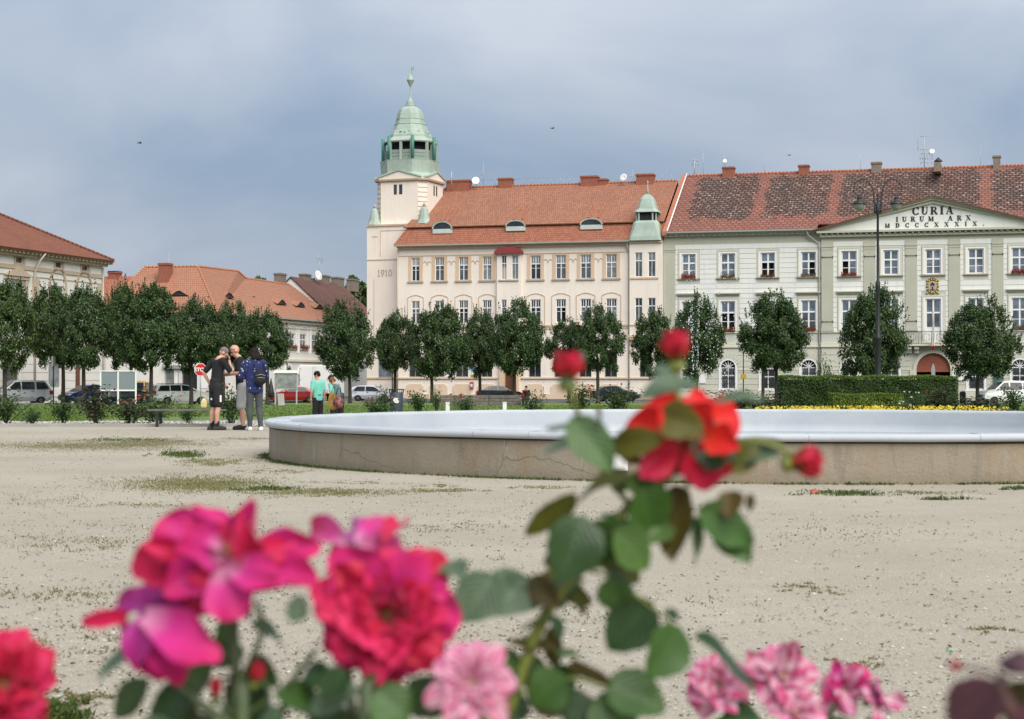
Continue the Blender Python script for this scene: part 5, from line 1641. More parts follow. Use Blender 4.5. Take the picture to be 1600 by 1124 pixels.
# short front, in its own frame (origin shared): local to the house via a rotation
rot = FF.a - FM.a
def f2m(x, y, z):
 return (x * math.cos(rot) - y * math.sin(rot), x * math.sin(rot) + y * math.cos(rot), z)
front = link('front_wing', None, mid); front.rotation_euler = (0, 0, rot)
FXL = FF.x(165)
fE = mE
zsh0, zsh1 = .55, FF.z(290, 577)
so_ = [(FF.x(257), FF.x(272), .9, zsh1), (FF.x(274), FF.x(282), .1, zsh1), (FF.x(284), FF.x(308), .3, zsh1)]
b = MB()
wall_grid(b, FXL, 0, 0, fE, 0, so_, 0, .3)
b.face([(FXL, 0, 0), (FXL, 0, fE), (FXL, 11, fE), (FXL, 11, 0)])
b.build('front_wall', M['white_wall'], front)
window(front, *so_[0], .2, 'one', M['glass_net'], M['gutter'], .12)
window(front, *so_[2], .25, 'barred', M['glass_dark'], M['brown_door'], .12)
b = MB(); a, c, z0, z1 = so_[1]; b.box(a, c, .1, .16, z0, z1); b.build('door', M['white_paint'], front)
b = MB(); b.box(a + .25, c - .25, .05, .1, z0 + .9, z1 - .2); b.build('door_panel', M['glass_dark'], front)
b = MB(); b.box(FF.x(255), FF.x(310), -.25, 0, zsh1 + .05, zsh1 + .35); b.build('shop_fascia', M['gutter'], front)
b = MB(); b.box(FF.x(313), FF.x(333), -.05, 0, FF.z(320, 607) , FF.z(320, 560)); b.build('poster_panel', M['white_paint'], front)
for pa, pc in ((185, 196), (212, 223), (240, 251), (268, 279), (300, 311)):
 z0, z1 = mz0, mz1
 w = window(front, FF.x(pa), FF.x(pc), z0, z1, -.08, 'cross', M['glass_grey'], M['white_paint'], .09, back=False)
# the roof, built in the frame of the front wing
mri = FF.z(268, 417, 5.6)        # ridge of the front wing
def to_front(x, y, z):          # long-side frame -> front frame
 r_ = -rot
 return (x * math.cos(r_) - y * math.sin(r_), x * math.sin(r_) + y * math.cos(r_), z)
xa, xb = FF.x(226, 5.6), FF.x(309, 5.6)
A0 = (FXL - .5, -.55, fE); B0 = (.5, -.55, fE); RA = (xa, 5.6, mri); RB = (xb, 5.6, mri)
BACKL = (FXL - .5, 12, fE)
# long side: eaves run along +x of FM
C0 = to_front(MX + .3, -.55, mE)
def pm(px, py, c):              # point of the long side's frame seen at (px, py), c metres behind its wall
 x, z = FM.px(px, py, c)
 return to_front(x, c, z)
RC = pm(372, 424, 5.2); RD = pm(384, 435, 5.6); RE = pm(470, 447.5, 5.6); CE = to_front(MX + .3, 5.6, FM.px(470, 447.5, 5.6)[1])
b = MB()
roof_slab(b, [A0, B0, RB, RA])
roof_slab(b, [BACKL, A0, RA])
r1 = b.build('front_roof', M['tile_mid'], front)
b = MB()
roof_slab(b, [B0, C0, CE, RD]); roof_slab(b, [B0, RD, RC, RB])
roof_slab(b, [C0, to_front(MX + .3, 12, mE), CE])
b.build('long_roof', tile_mat('tile_mid_y', (0.44, 0.21, 0.13), (0.38, 0.17, 0.10), (0.30, 0.15, 0.10), 0.2, 0.25, 0.3, axis='Y'), front)
b = MB()
ridge_caps(b, RA, RB, .12); ridge_caps(b, B0, RB, .1); ridge_caps(b, RB, RC, .12); ridge_caps(b, RC, RD, .12); ridge_caps(b, RD, CE, .12); ridge_caps(b, A0, RA, .11); ridge_caps(b, C0, CE, .1)
b.build('ridge_tiles', mat('ridge_pale', (.48, .2, .11), .8, .2, 4), front)
def eyebrow(parent, c, ax_, nrm, w, h):
 """a low eyebrow opening swelling out of the tiles"""
 c, ax_, nrm = Vector(c), Vector(ax_).normalized(), Vector(nrm).normalized()
 b = MB()
 n = 16
 prev = None
 for i in range(n + 1):
  u = i / n * 2 - 1
  hh = h * (math.cos(u * math.pi) + 1) / 2
  p = c + ax_ * (u * w) + Vector((0, 0, hh)) + nrm * .25
  q = c + ax_ * (u * w * .9) + Vector((0, 0, 0.0)) + nrm * .22
  bk = c + ax_ * (u * w * .8) + Vector((0, 0, hh * 1.3 + .25)) - nrm * (1.6 * hh / h + .3)
  if prev:
   b.face([prev[0], p, bk, prev[2]], 0, True)
   b.face([prev[1], q, p - nrm * .1, prev[0] - nrm * .1], 1)
  prev = (p, q, bk)
 return b.build('eyebrow_dormer', [M['tile_mid'], M['dark']], parent)
fn = Vector((0, -1, 0));
def on_plane(px_, py_, tri):
 """where the line of sight meets a roof plane given by three points of the front wing's frame"""
 R_ = Matrix.Rotation(FF.a, 3, 'Z'); O_ = Vector((FF.o.x, FF.o.y, FF.zb))
 t3 = [R_ @ Vector(t) + O_ for t in tri]
 nn = (t3[1] - t3[0]).cross(t3[2] - t3[0])
 c0 = Vector((0, 0, CAMH)); r = ray(px_, py_)
 p = c0 + r * ((t3[0] - c0).dot(nn) / r.dot(nn))
 return R_.transposed() @ (p - O_)
for px_, py_, w_ in ((281, 462, 1.0), (238, 460.5, .9)):
 eyebrow(front, on_plane(px_, py_, (A0, B0, RB)), (1, 0, 0), fn, w_, .45)
ln = Vector(to_front(0, -1, 0)); la = Vector(to_front(1, 0, 0))
for px_, py_, w_ in ((355, 465.5, 1.5), (393, 470.5, 1.5), (438, 476, 1.5), (467.5, 479.5, 1.5), (496.5, 482.5, 1.5)):
 eyebrow(front, on_plane(px_, py_, (B0, C0, CE) if px_ > 400 else (B0, RD, RB)), la, ln, w_, .5)
x0_, z0_ = FF.px(247.5, 411, 3.4); x1_ = FF.x(262, 3.4)
chimney(front, x0_, x1_, 3.4, 4.6, FF.z(254, 438, 3.4) - .5, z0_ - .2, M['brick'])
mast(front, FF.x(263, 4), 4, mri - 1, FF.z(263, 396, 4), (), .02, 'lightning_rod')

# ------------------------------------------------------------------ houses further back
FB = frame_at(470, 186, SIDE_ANG)
backh = thing('gabled_house', 'dark tiled house with white gable behind the orange roof', 'building', (FB.o.x, FB.o.y, FB.zb), SIDE_ANG)
bE, bR = FB.z(500, 500, 0), FB.z(455, 432, 5.5)
bx0, bx1 = FB.x(455, 5.5), FB.x(600)
b = MB()
b.box(bx0 + .2, bx1, 0.3, 11, 0, bE)
b.build('wall', M['white_wall'], backh)
b = MB(); b.prism([(0.3, bE), (11, bE), (5.6, bR - .1)], -.15, 0)
vs_ = [(bx0 + .15 - v[1], v[0], v[2]) for v in b.v]
b2 = MB(); b2.faces(vs_, b.f); b2.build('gable', M['white_paint'], backh)
b = MB()
roof_slab(b, [(bx0, -.4, bE - .2), (bx1, -.4, bE - .2), (bx1, 5.6, bR), (bx0, 5.6, bR)])
roof_slab(b, [(bx1, 11.6, bE - .2), (bx0, 11.6, bE - .2), (bx0, 5.6, bR), (bx1, 5.6, bR)])
br = b.build('roof', M['tile_old'], backh)
for pa, pc, t_ in ((472, 481, 431), (502, 511, 433), (522, 533, 436), (546, 556, 439)):
 chimney(br, FB.x(pa, 5.6), FB.x(pc, 5.6), 5.2, 6.0, bR - .8, FB.z((pa + pc) / 2, t_, 5.6), M['brick_grey'])
chimney(br, FB.x(433, 5.6), FB.x(442, 5.6), 5.2, 6.0, bR - 4, FB.z(437, 430, 5.6), M['brick_grey'])
mast(br, FB.x(498, 5.6), 5.6, bR - .5, FB.z(498, 398, 5.6), ((FB.z(498, 404, 5.6), 2.0, 3), (FB.z(498, 408, 5.6), 1.6, 2)), .05)
dish(br, FB.x(496, 5.0), 5.0, FB.z(496, 431, 5.0), .6, -.3)
for px_ in (408,): mast(br, FB.x(px_, 5), 5, bR - 4, FB.z(px_, 417, 5), (), .02, 'lightning_rod')

FS = frame_at(163, 178, ROW_ANG + math.radians(4))
small = thing('red_roofed_house', 'small house with red ribbed roof between the white corner house and orange roof', 'building', (FS.o.x, FS.o.y, FS.zb), FS.a)
sE, sR = FS.z(190, 480), FS.z(190, 432, 4)
x0, x1 = FS.x(120), FS.x(222)
b = MB(); b.box(x0, x1, 0, 8, 0, sE); b.build('wall', M['white_wall'], small)
b = MB(); roof_slab(b, [(x0, -.4, sE - .1), (x1, -.4, sE - .1), (x1, 4, sR), (x0, 4, sR)]); roof_slab(b, [(x1, 8.4, sE - .1), (x0, 8.4, sE - .1), (x0, 4, sR), (x1, 4, sR)])
sr_ = b.build('roof', M['tile_lower'], small)
chimney(sr_, FS.x(171, 4), FS.x(187, 4), 3.6, 4.5, sR - .5, FS.z(178, 427.5, 4), M['brick'])
b = MB(); b.box(FS.x(171, 4), FS.x(187, 4), 3.5, 4.6, FS.z(178, 425.5, 4), FS.z(178, 424, 4));
for xx in (FS.x(172, 4), FS.x(186, 4)): b.box(xx - .03, xx + .03, 4, 4.1, FS.z(178, 427.5, 4), FS.z(178, 425, 4))
b.build('chimney_cap', M['iron'], sr_)

# ------------------------------------------------------------------ the fountain basin
BC = Vector((gp(1205, 25.2).x, 25.2)); BR = 7.25
RIMZ = .52
def basin_mats():
 m, n, l, p = nodes_of('stained_concrete')
 v = coords(n, l)
 f = ramp(n, l, noise(n, l, .7, 6, .65, v), .3, .7)
 c = mixrgb(n, l, f, (.26, .22, .16), (.35, .305, .235))
 st = coords(n, l, 'Object', (1.6, 1.6, .25))
 rust = ramp(n, l, noise(n, l, 1.3, 6, .7, st), .52, .72)
 c = mixrgb(n, l, mmath(n, l, 'MULTIPLY', rust, .7), c, (.30, .185, .085))
 drk = ramp(n, l, noise(n, l, 2.3, 6, .7, st), .55, .75)
 c = mixrgb(n, l, mmath(n, l, 'MULTIPLY', drk, .65), c, (.13, .105, .08))
 pale = ramp(n, l, noise(n, l, 3.1, 5, .7, st), .62, .7)
 c = mixrgb(n, l, mmath(n, l, 'MULTIPLY', pale, .7), c, (.52, .46, .36))
 sp = ramp(n, l, noise(n, l, 60, 3, .6, v), .4, .65)
 c = mixrgb(n, l, mmath(n, l, 'MULTIPLY', sp, .35), c, (.22, .18, .13))
 vo = n.new('ShaderNodeTexVoronoi'); vo.feature = 'DISTANCE_TO_EDGE'; vo.inputs['Scale'].default_value = .55
 nz = n.new('ShaderNodeTexNoise'); nz.inputs['Scale'].default_value = 3; l.new(v, nz.inputs['Vector'])
 vv = n.new('ShaderNodeMix'); vv.data_type = 'VECTOR'; vv.inputs['Factor'].default_value = .18
 l.new(v, vv.inputs[4]); l.new(nz.outputs['Color'], vv.inputs[5]); l.new(vv.outputs[1], vo.inputs['Vector'])
 ck = ramp(n, l, vo.outputs['Distance'], 0.0, .004, (1, 1, 1), (0, 0, 0))
 c = mixrgb(n, l, mmath(n, l, 'MULTIPLY', ck, .55), c, (.09, .07, .05))
 # splash-back of soil along the foot of the wall
 s = n.new('ShaderNodeSeparateXYZ'); l.new(v, s.inputs[0])
 lo = ramp(n, l, mmath(n, l, 'ADD', s.outputs['Z'], mmath(n, l, 'MULTIPLY', noise(n, l, 4, 4, .6, v), .12)), .06, .2, (1, 1, 1), (0, 0, 0))
 c = mixrgb(n, l, mmath(n, l, 'MULTIPLY', lo, .5), c, (.2, .17, .11))
 l.new(c, p.inputs['Base Color']); p.inputs['Roughness'].default_value = .92
 bump(n, l, p, mmath(n, l, 'ADD', noise(n, l, 30, 5, .65, v), mmath(n, l, 'MULTIPLY', noise(n, l, 3, 4, .6, v), 1.5)), .5, .02)
 return m
def rim_mat():
 m, n, l, p = nodes_of('pale_blue_paint')
 v = coords(n, l)
 f = ramp(n, l, noise(n, l, 1.2, 6, .6, v), .3, .7)
 c = mixrgb(n, l, f, (.42, .45, .48), (.49, .51, .53))
 st = coords(n, l, 'Object', (2, 2, .15))
 d_ = ramp(n, l, noise(n, l, 2.6, 6, .75, st), .62, .8)
 c = mixrgb(n, l, mmath(n, l, 'MULTIPLY', d_, .45), c, (.33, .37, .41))
 chip = ramp(n, l, noise(n, l, 14, 4, .7, v), .68, .74)
 c = mixrgb(n, l, mmath(n, l, 'MULTIPLY', chip, .5), c, (.45, .45, .44))
 l.new(c, p.inputs['Base Color']); p.inputs['Roughness'].default_value = .7
 bump(n, l, p, noise(n, l, 9, 5, .6, v), .25, .02)
 return m
M['concrete'] = basin_mats(); M['rim_paint'] = rim_mat()
basin = thing('fountain_basin', 'wide round fountain basin, weathered concrete wall with pale blue painted rim', 'fountain', (BC.x, BC.y, 0))
NS = 180
def ring_mesh(b, prof, n=NS, m=0, wob=0.0, seed=1):
 rg = random.Random(seed)
 ph = [rg.uniform(0, 6.28) for _ in range(6)]
 base = len(b.v)
 for (r, z) in prof:
  for k in range(n):
   t = 2 * math.pi * k / n
   w_ = wob * sum(math.sin(t * f_ + p_) / f_ ** .5 for f_, p_ in zip((3, 7, 13, 23, 37, 61), ph))
   b.v.append((r * math.cos(t) + 0, r * math.sin(t), z + w_))
 for i in range(len(prof) - 1):
  for k in range(n):
   k2 = (k + 1) % n
   b.f.append((base + i * n + k, base + i * n + k2, base + (i + 1) * n + k2, base + (i + 1) * n + k)); b.m.append(m); b.s.append(True)
b = MB(); ring_mesh(b, [(BR, -.05), (BR, .1), (BR, RIMZ - .07)]); b.build('outer_wall', M['concrete'], basin)
b = MB(); ring_mesh(b, [(BR - .02, RIMZ - .085), (BR + .05, RIMZ - .08), (BR + .068, RIMZ - .05), (BR + .062, RIMZ - .012), (BR + .03, RIMZ), (BR - .1, RIMZ - .005), (BR - .26, RIMZ + .0), (BR - .285, RIMZ - .02), (BR - .29, RIMZ - .06)], wob=.004); b.build('rim', M['rim_paint'], basin)
b = MB(); ring_mesh(b, [(BR - .30, RIMZ - .05), (BR - .33, RIMZ - .25), (BR - .36, .05), (BR - .6, .02), (.02, .015)]); b.build('inner_wall', M['rim_paint'], basin)
b = MB(); ring_mesh(b, [(BR + .004, RIMZ - .1), (BR + .012, RIMZ - .10), (BR + .012, RIMZ - .085)], wob=.006, seed=4); b.build('under_rim_strip', mat('near_black', (.03, .03, .032), .9, .2), basin)  # thin near-black strip on the wall just below the rim
m_, n_, l_, p_ = nodes_of('water'); p_.inputs['Base Color'].default_value = (.10, .17, .20, 1); p_.inputs['Roughness'].default_value = .08
bump(n_, l_, p_, noise(n_, l_, 5, 4, .6, coords(n_, l_)), .3, .03); M['water'] = m_
b = MB(); ring_mesh(b, [(BR - .365, .12), (.02, .12)], 90); b.build('water', M['water'], basin)
b = MB(); b.lathe([(.3, .02), (.3, .1), (.1, .12), (.06, .17)], 0, 0, 14); b.lathe([(.3, .02), (.3, .1), (.1, .12), (.06, .17)], -.78, -.1, 14); b.build('nozzle', M['steel'], basin)
b = MB()
for k in range(22):       # construction joints in the rim and inner face
 t_ = 2 * math.pi * (k + .35 * math.sin(k * 3.7)) / 22
 b.tube([((BR + e_) * math.cos(t_), (BR + e_) * math.sin(t_), z_) for e_, z_ in ((.067, RIMZ - .07), (.064, RIMZ - .012), (.03, RIMZ + .001), (-.26, RIMZ + .001), (-.288, RIMZ - .03), (-.3, RIMZ - .06), (-.345, .12))], .0022, 4)
b.build('rim_joint', mat('joint_grey', (.2, .21, .22), .9, .3, 9), basin)
# hatch plate on the near wall
ang = math.atan2(-BC.y + 18.2, gp(968, 18.2).x - BC.x)
for k in range(60):
 p = Vector((BC.x + BR * math.cos(ang), BC.y + BR * math.sin(ang)))
 ang += (.3 * ((968 - 800) / FPX - p.x / p.y))
b = MB()
t = Vector((-math.sin(ang), math.cos(ang), 0)); o = Vector((math.cos(ang), math.sin(ang), 0))
c0 = o * BR
zlo, zhi = P(968, 739, 18).z, P(968, 708, 18).z
for q0, q1, w_ in ((.004, .02, .095), (.02, .03, .075)):
 vs = [c0 + t * s_ * w_ + o * q_ + Vector((0, 0, z_)) for q_ in (q0, q1) for s_, z_ in ((-1, zlo + (.095 - w_)), (1, zlo + (.095 - w_)), (1, zhi - (.095 - w_)), (-1, zhi - (.095 - w_)))]
 b.faces(vs, [(4, 5, 6, 7), (0, 1, 5, 4), (1, 2, 6, 5), (2, 3, 7, 6), (3, 0, 4, 7)])
b.build('hatch', M['white_paint'], basin)
# falling spray
rng = np.random.default_rng(3)
m_, n_, l_, p_ = nodes_of('water_drops'); p_.inputs['Base Color'].default_value = (.86, .89, .92, 1); p_.inputs['Roughness'].default_value = .08; p_.inputs['Transmission Weight'].default_value = .35; M['drops'] = m_
b = MB()
jd = BC.y - .1
def drop(px, py, r, d=None):
 p = P(px, py, d or jd); p = (p.x - BC.x, p.y - BC.y, p.z)
 b.ball(p, (r, r, r * rng.uniform(1.0, 1.9)), 0, 6, 4)
for k in range(75):
 drop(1081 + rng.normal(0, 1.2) + k * .02, 475 + k * 1.5 + rng.normal(0, 3), rng.uniform(.0035, .0075))
 drop(1092 - rng.normal(0, 1.2) - k * .02, 470 + k * 1.5 + rng.normal(0, 3), rng.uniform(.003, .0065))
for k in range(300):
 x = 1105 + rng.normal(0, 34); y = rng.uniform(385, 600)
 if abs(x - 1105) > 20 + (y - 385) * .55: continue
 drop(x, y, rng.uniform(.003, .008), jd + rng.normal(0, .6))
spray = b.build('spray', M['drops'], None, (BC.x, BC.y, 0))
tag(spray, 'thin falling jets of white water drops above the basin', 'water', kind='stuff')

# ------------------------------------------------------------------ trees
M['leaf'] = island_mat('tree_leaf', [(.022, .043, .016), (.034, .066, .022), (.05, .092, .028), (.068, .118, .034), (.10, .155, .045)], .45, .2, spec=.35)
M['leaf_light'] = island_mat('tree_leaf_light', [(.014, .032, .011), (.03, .062, .018), (.048, .095, .022), (.085, .14, .035), (.15, .2, .055)], .45, .24, spec=.35)
M['bark'] = mat('bark', (.055, .045, .036), .95, .35, 7, .4, bmp=.6)

def crown_arrays(seed, n=26000, top=1.0):
 """unit crown: height 1 (z 0..1), width about 1; egg shaped with ragged shoots at the top"""
 rg = np.random.default_rng(seed)
 def radius(th, ph):
  z = np.cos(ph)
  lump = .10 * np.sin(3 * th + seed) * np.sin(2 * ph + seed * 2) + .09 * np.sin(5 * th + 2.1 * seed + 3 * ph) + .05 * np.sin(9 * th - seed + 5 * ph) + .035 * np.sin(14 * th + 11 * ph + seed * 3)
  return 1.0 + lump
 # clumps on and in the volume
 nc = 150
 ph = np.arccos(rg.uniform(-.93, 1, nc)); th = rg.uniform(0, 2 * np.pi, nc)
 rr = radius(th, ph) * np.where(rg.random(nc) < .75, rg.uniform(.80, .97, nc), rg.uniform(.35, .8, nc))
 cen = np.stack([np.sin(ph) * np.cos(th) * rr, np.sin(ph) * np.sin(th) * rr, np.cos(ph) * rr], 1)
 idx = rg.integers(0, nc, n)
 off = rg.normal(0, 1, (n, 3)); off /= np.linalg.norm(off, axis=1)[:, None]
 off *= (rg.random(n) ** (1 / 2.2))[:, None] * rg.uniform(.13, .23, (n, 1))
 pts = cen[idx] + off
 dirs = pts / (np.linalg.norm(pts, axis=1)[:, None] + 1e-6) * .8 + np.array([0, 0, .55])
 sp, sd = [], []
 for k in range(150):      # shoots
  p_ = np.arccos(rg.uniform(-.3, 1)); t_ = rg.uniform(0, 2 * np.pi)
  base = np.array([math.sin(p_) * math.cos(t_), math.sin(p_) * math.sin(t_), math.cos(p_)]) * radius(t_, p_) * .93
  d_ = base / np.linalg.norm(base) * .7 + np.array([rg.normal(0, .25), rg.normal(0, .25), .7])
  d_ /= np.linalg.norm(d_)
  L = rg.uniform(.08, .26) * (1.2 if base[2] > .3 else .7)
  for j in range(11):
   q = base + d_ * L * j / 10 + rg.normal(0, .014, 3)
   sp.append(q); sd.append(rg.normal(0, 1, 3) + d_ * .5)
 pts = np.vstack([pts, np.array(sp)]); dirs = np.vstack([dirs, np.array(sd)])
 # egg profile: wider low down, flattish underside
 z = pts[:, 2]
 wdt = np.where(z > 0, 1 - .22 * np.clip(z, 0, 1.3) ** 1.5, 1 - .10 * np.abs(z))
 pts = np.stack([pts[:, 0] * wdt * .5, pts[:, 1] * wdt * .5, (np.where(z < 0, z * .86, z) + .86) / 1.86], 1)
 return pts, dirs, rg

CROWNS = []
for k in range(6):
 pts, dirs, rg = crown_arrays(k + 2)
 CROWNS.append(leaf_mesh('crown', pts, dirs, .031, rg, M['leaf'], .7, .8))
CROWN_L = []
for k in range(2):
 pts, dirs, rg = crown_arrays(k + 31)
 CROWN_L.append(leaf_mesh('crown', pts, dirs, .031, rg, M['leaf_light'], .7, .8))

def trunk_mesh(seed, h, r, cw, ch):
 rg = random.Random(seed)
 b = MB()
 lean = rg.uniform(-.1, .1)
 pts = [(lean * t * t, rg.uniform(-.03, .03), h * t * 1.35) for t in (0, .04, .15, .4, .7, .85, 1)]
 b.tube(pts, [r * 1.5, r * 1.15, r, r * .93, r * .85, r * .7, r * .3], 9)
 for k in range(7):
  a = rg.uniform(0, 6.28); z0 = h * rg.uniform(.92, 1.15)
  L = cw * rg.uniform(.3, .42)
  b.tube([(lean * .8, 0, z0), (lean + math.cos(a) * L * .4, math.sin(a) * L * .4, z0 + ch * .15), (lean + math.cos(a) * L, math.sin(a) * L, z0 + ch * rg.uniform(.3, .55))], [r * .45, r * .32, r * .08], 6)
 return b.mesh('trunk', M['bark'])

def tree(px, d, cx0, cx1, ytop, ybot, label, var, light=False, group='clipped round trees along the square', trunk_r=.15):
 s = FPX / d
 p = gp(px, d)
 o = thing('round_tree', label, 'tree', p, 0, group)
 w = (cx1 - cx0) / s
 zt, zb_ = P(px, ytop, d).z - p.z, P(px, ybot, d).z - p.z
 h = zt - zb_
 c = link('crown', (CROWN_L if light else CROWNS)[var % (2 if light else 6)], o)
 c.scale = (w * 1.02, w * 1.02, h * 1.0)
 c.location = (((cx0 + cx1) / 2 - px) / s, 0, zb_)
 rv = random.Random(px); c.rotation_euler = (rv.uniform(-.1, .1), rv.uniform(-.12, .12), rv.uniform(0, 6.28))
 link('trunk', trunk_mesh(px, zb_ + .3, trunk_r, w, h), o)
 return o

TREES = [
 (8, 118, -40, 48, 440, 578, 'round tree cut off by the left edge of the photo', 0, True),
 (99, 128, 42, 130, 449, 572, 'round tree whose thin trunk stands left of the blue car', 1, True),
 (131, 122, 82, 170, 452, 582, 'thick trunked round tree beside the blue car', 2, False),
 (205, 130, 160, 236, 447, 574, 'round tree directly behind the twin grey panels', 3, True),
 (236, 122, 180, 290, 450, 583, 'broad round tree at the rear end of the white estate car', 4, False),
 (299, 126, 258, 350, 470, 582, 'round tree whose trunk hides the front of the white estate car', 5, False),
 (349, 134, 330, 398, 473, 578, 'round tree right behind the two men in black shirts', 1, False),
 (418, 126, 378, 458, 488, 582, 'round tree just right of the woman with the rucksack', 2, False),
 (547, 140, 503, 592, 473, 592, 'tall egg shaped tree left of the silver hatchback', 3, False),
 (617, 150, 586, 652, 491, 580, 'small round tree standing above the litter bin', 0, False),
 (675, 146, 636, 732, 482, 594, 'round tree in front of the tower end of the cream house, second from bin', 4, False),
 (750, 152, 724, 784, 487, 588, 'slim tree left of the brown house door', 5, False),
 (804, 145, 770, 850, 470, 592, 'tall tree covering the brown door of the cream house', 1, False),
 (889, 148, 850, 918, 503, 584, 'low round tree behind the red rosebud', 2, False),
 (934, 145, 902, 980, 480, 580, 'round tree above the dark saloon car', 3, False),
 (1030, 148, 990, 1064, 488, 590, 'round tree partly hidden behind the upper red rosebud', 0, False),
 (1088, 142, 1052, 1128, 466, 592, 'round tree behind the falling water jets', 5, False),
 (1192, 152, 1176, 1234, 480, 580, 'thin trunked tree half hidden behind its neighbour left of the hedge', 1, False),
 (1213, 140, 1158, 1260, 464, 586, 'round tree at the left end of the long hedge', 2, False),
 (1352, 138, 1308, 1408, 455, 596, 'tall tree behind the black street lamp', 4, False),
 (1527, 136, 1480, 1592, 473, 592, 'round tree beside the white van at the hall gate', 0, False),
]
for t_ in TREES:
 tree(*t_[:7], t_[7], t_[8])
# woods far behind
rng = np.random.default_rng(17)
n = 9000
u = rng.uniform(0, 1, n)
x0w, x1w = gp(370, 330).x, gp(600, 330).x
px_ = x0w + (x1w - x0w) * u
topw = 19.5 + 1.2 * np.sin(u * 17) + .8 * np.sin(u * 41 + 1) + .5 * np.sin(u * 90)
pts = np.stack([px_, 330 + rng.uniform(-3, 6, n), gz(330) + topw - np.abs(rng.normal(0, 2.2, n))], 1)
wood = link('far_wood', leaf_mesh('far_wood', pts, rng.normal(0, 1, (n, 3)) + np.array([0, -1, .6]), 1.1, rng, M['leaf_light'], .7, .6))
tag(wood, 'dark green wooded hill top peeping over the far roofs', 'wood', kind='stuff')

# ------------------------------------------------------------------ hedges and beds
M['hedge'] = island_mat('hedge_leaf', [(.018, .042, .007), (.034, .076, .012), (.052, .105, .017), (.08, .14, .024)], .5, .2)
M['hedge_light'] = island_mat('hedge_leaf_light', [(.10, .16, .018), (.15, .22, .026), (.21, .28, .04), (.28, .34, .06)], .5, .25)
M['hedge_lit_tip'] = island_mat('hedge_lit_tip', [(.06, .12, .012), (.09, .16, .018), (.13, .20, .025), (.17, .24, .04)], .5, .25)  # young yellow-green growth, with sky light on the hedge top painted in
M['twig'] = mat('twig', (.05, .04, .025), .9, .2)

def hedge(name, x0, x1, d, depth, h, label, mt, n, leaf, seed):
 a, c = gp(x0, d), gp(x1, d)
 o = thing(name, label, 'hedge', ((a.x + c.x) / 2, d + depth / 2, gz(d + depth / 2)))
 w = c.x - a.x
 rg = np.random.default_rng(seed)
 A = np.array([w * h, w * h, depth * h, depth * h, w * depth * 1.3]); A = A / A.sum()
 side = rg.choice(5, n, p=A)
 u, v = rg.uniform(-.5, .5, n), rg.uniform(0, 1, n)
 inw = np.abs(rg.normal(0, .06, n))
 pts = np.zeros((n, 3)); dr = np.zeros((n, 3))
 for k in range(5):
  s_ = side == k
  if k < 2:
   sg = -1 if k == 0 else 1
   pts[s_] = np.stack([u[s_] * w, sg * (depth / 2 - inw[s_]), v[s_] * h], 1); dr[s_] = (0, sg, .5)
  elif k < 4:
   sg = -1 if k == 2 else 1
   pts[s_] = np.stack([sg * (w / 2 - inw[s_]), u[s_] * depth, v[s_] * h], 1); dr[s_] = (sg, 0, .5)
  else:
   pts[s_] = np.stack([u[s_] * w, (v[s_] - .5) * depth, h - inw[s_] * .6 + np.abs(rg.normal(0, .018, s_.sum()))], 1); dr[s_] = (0, 0, 1)
 wav = .05 * np.sin(pts[:, 0] * 2.1 + seed) + .035 * np.sin(pts[:, 0] * 5.3 + pts[:, 2] * 4) + .03 * np.sin(pts[:, 2] * 7 + pts[:, 0] * 3.1)
 pts[:, 1] += wav * np.sign(pts[:, 1]); pts[:, 2] += .025 * np.sin(pts[:, 0] * 3.3) * (pts[:, 2] > h * .7)
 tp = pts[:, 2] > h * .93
 link('foliage', leaf_mesh('hedge_leaves', pts[~tp], dr[~tp], leaf, rg, mt, .7, .75), o)
 link('sky_lit_growth', leaf_mesh('hedge_lit_shoots', pts[tp], dr[tp], leaf, rg, M['hedge_lit_tip'], .7, .75), o)
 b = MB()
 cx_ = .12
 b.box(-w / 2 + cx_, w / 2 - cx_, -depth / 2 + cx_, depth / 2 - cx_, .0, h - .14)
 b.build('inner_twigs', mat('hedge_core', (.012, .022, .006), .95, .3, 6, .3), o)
 return o

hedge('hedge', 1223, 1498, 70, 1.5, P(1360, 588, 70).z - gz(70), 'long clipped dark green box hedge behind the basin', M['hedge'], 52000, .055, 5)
hedge('low_hedge', 1302, 1412, 67, 1.2, P(1360, 616, 67).z - gz(67), 'low bright green clipped hedge in front of the long one', M['hedge_light'], 16000, .05, 6)

def bush_mesh(seed, w, h, n, leaf, mt, top_heavy=.35):
 rg = np.random.default_rng(seed)
 st = 7
 tips = np.stack([rg.normal(0, .28 * w, st * 3), rg.normal(0, .28 * w, st * 3), rg.uniform(.45, 1, st * 3) * h], 1)
 k = rg.integers(0, len(tips), n); t = rg.uniform(.15, 1, n) ** (1 - top_heavy)
 pts = tips[k] * t[:, None] + rg.normal(0, .085 * w, (n, 3))
 pts[:, 2] = np.abs(pts[:, 2]) + .02
 dr = rg.normal(0, .6, (n, 3)) + np.array([0, 0, .8])
 return leaf_mesh('bush_leaves', pts, dr, leaf, rg, mt, .65, .6), tips

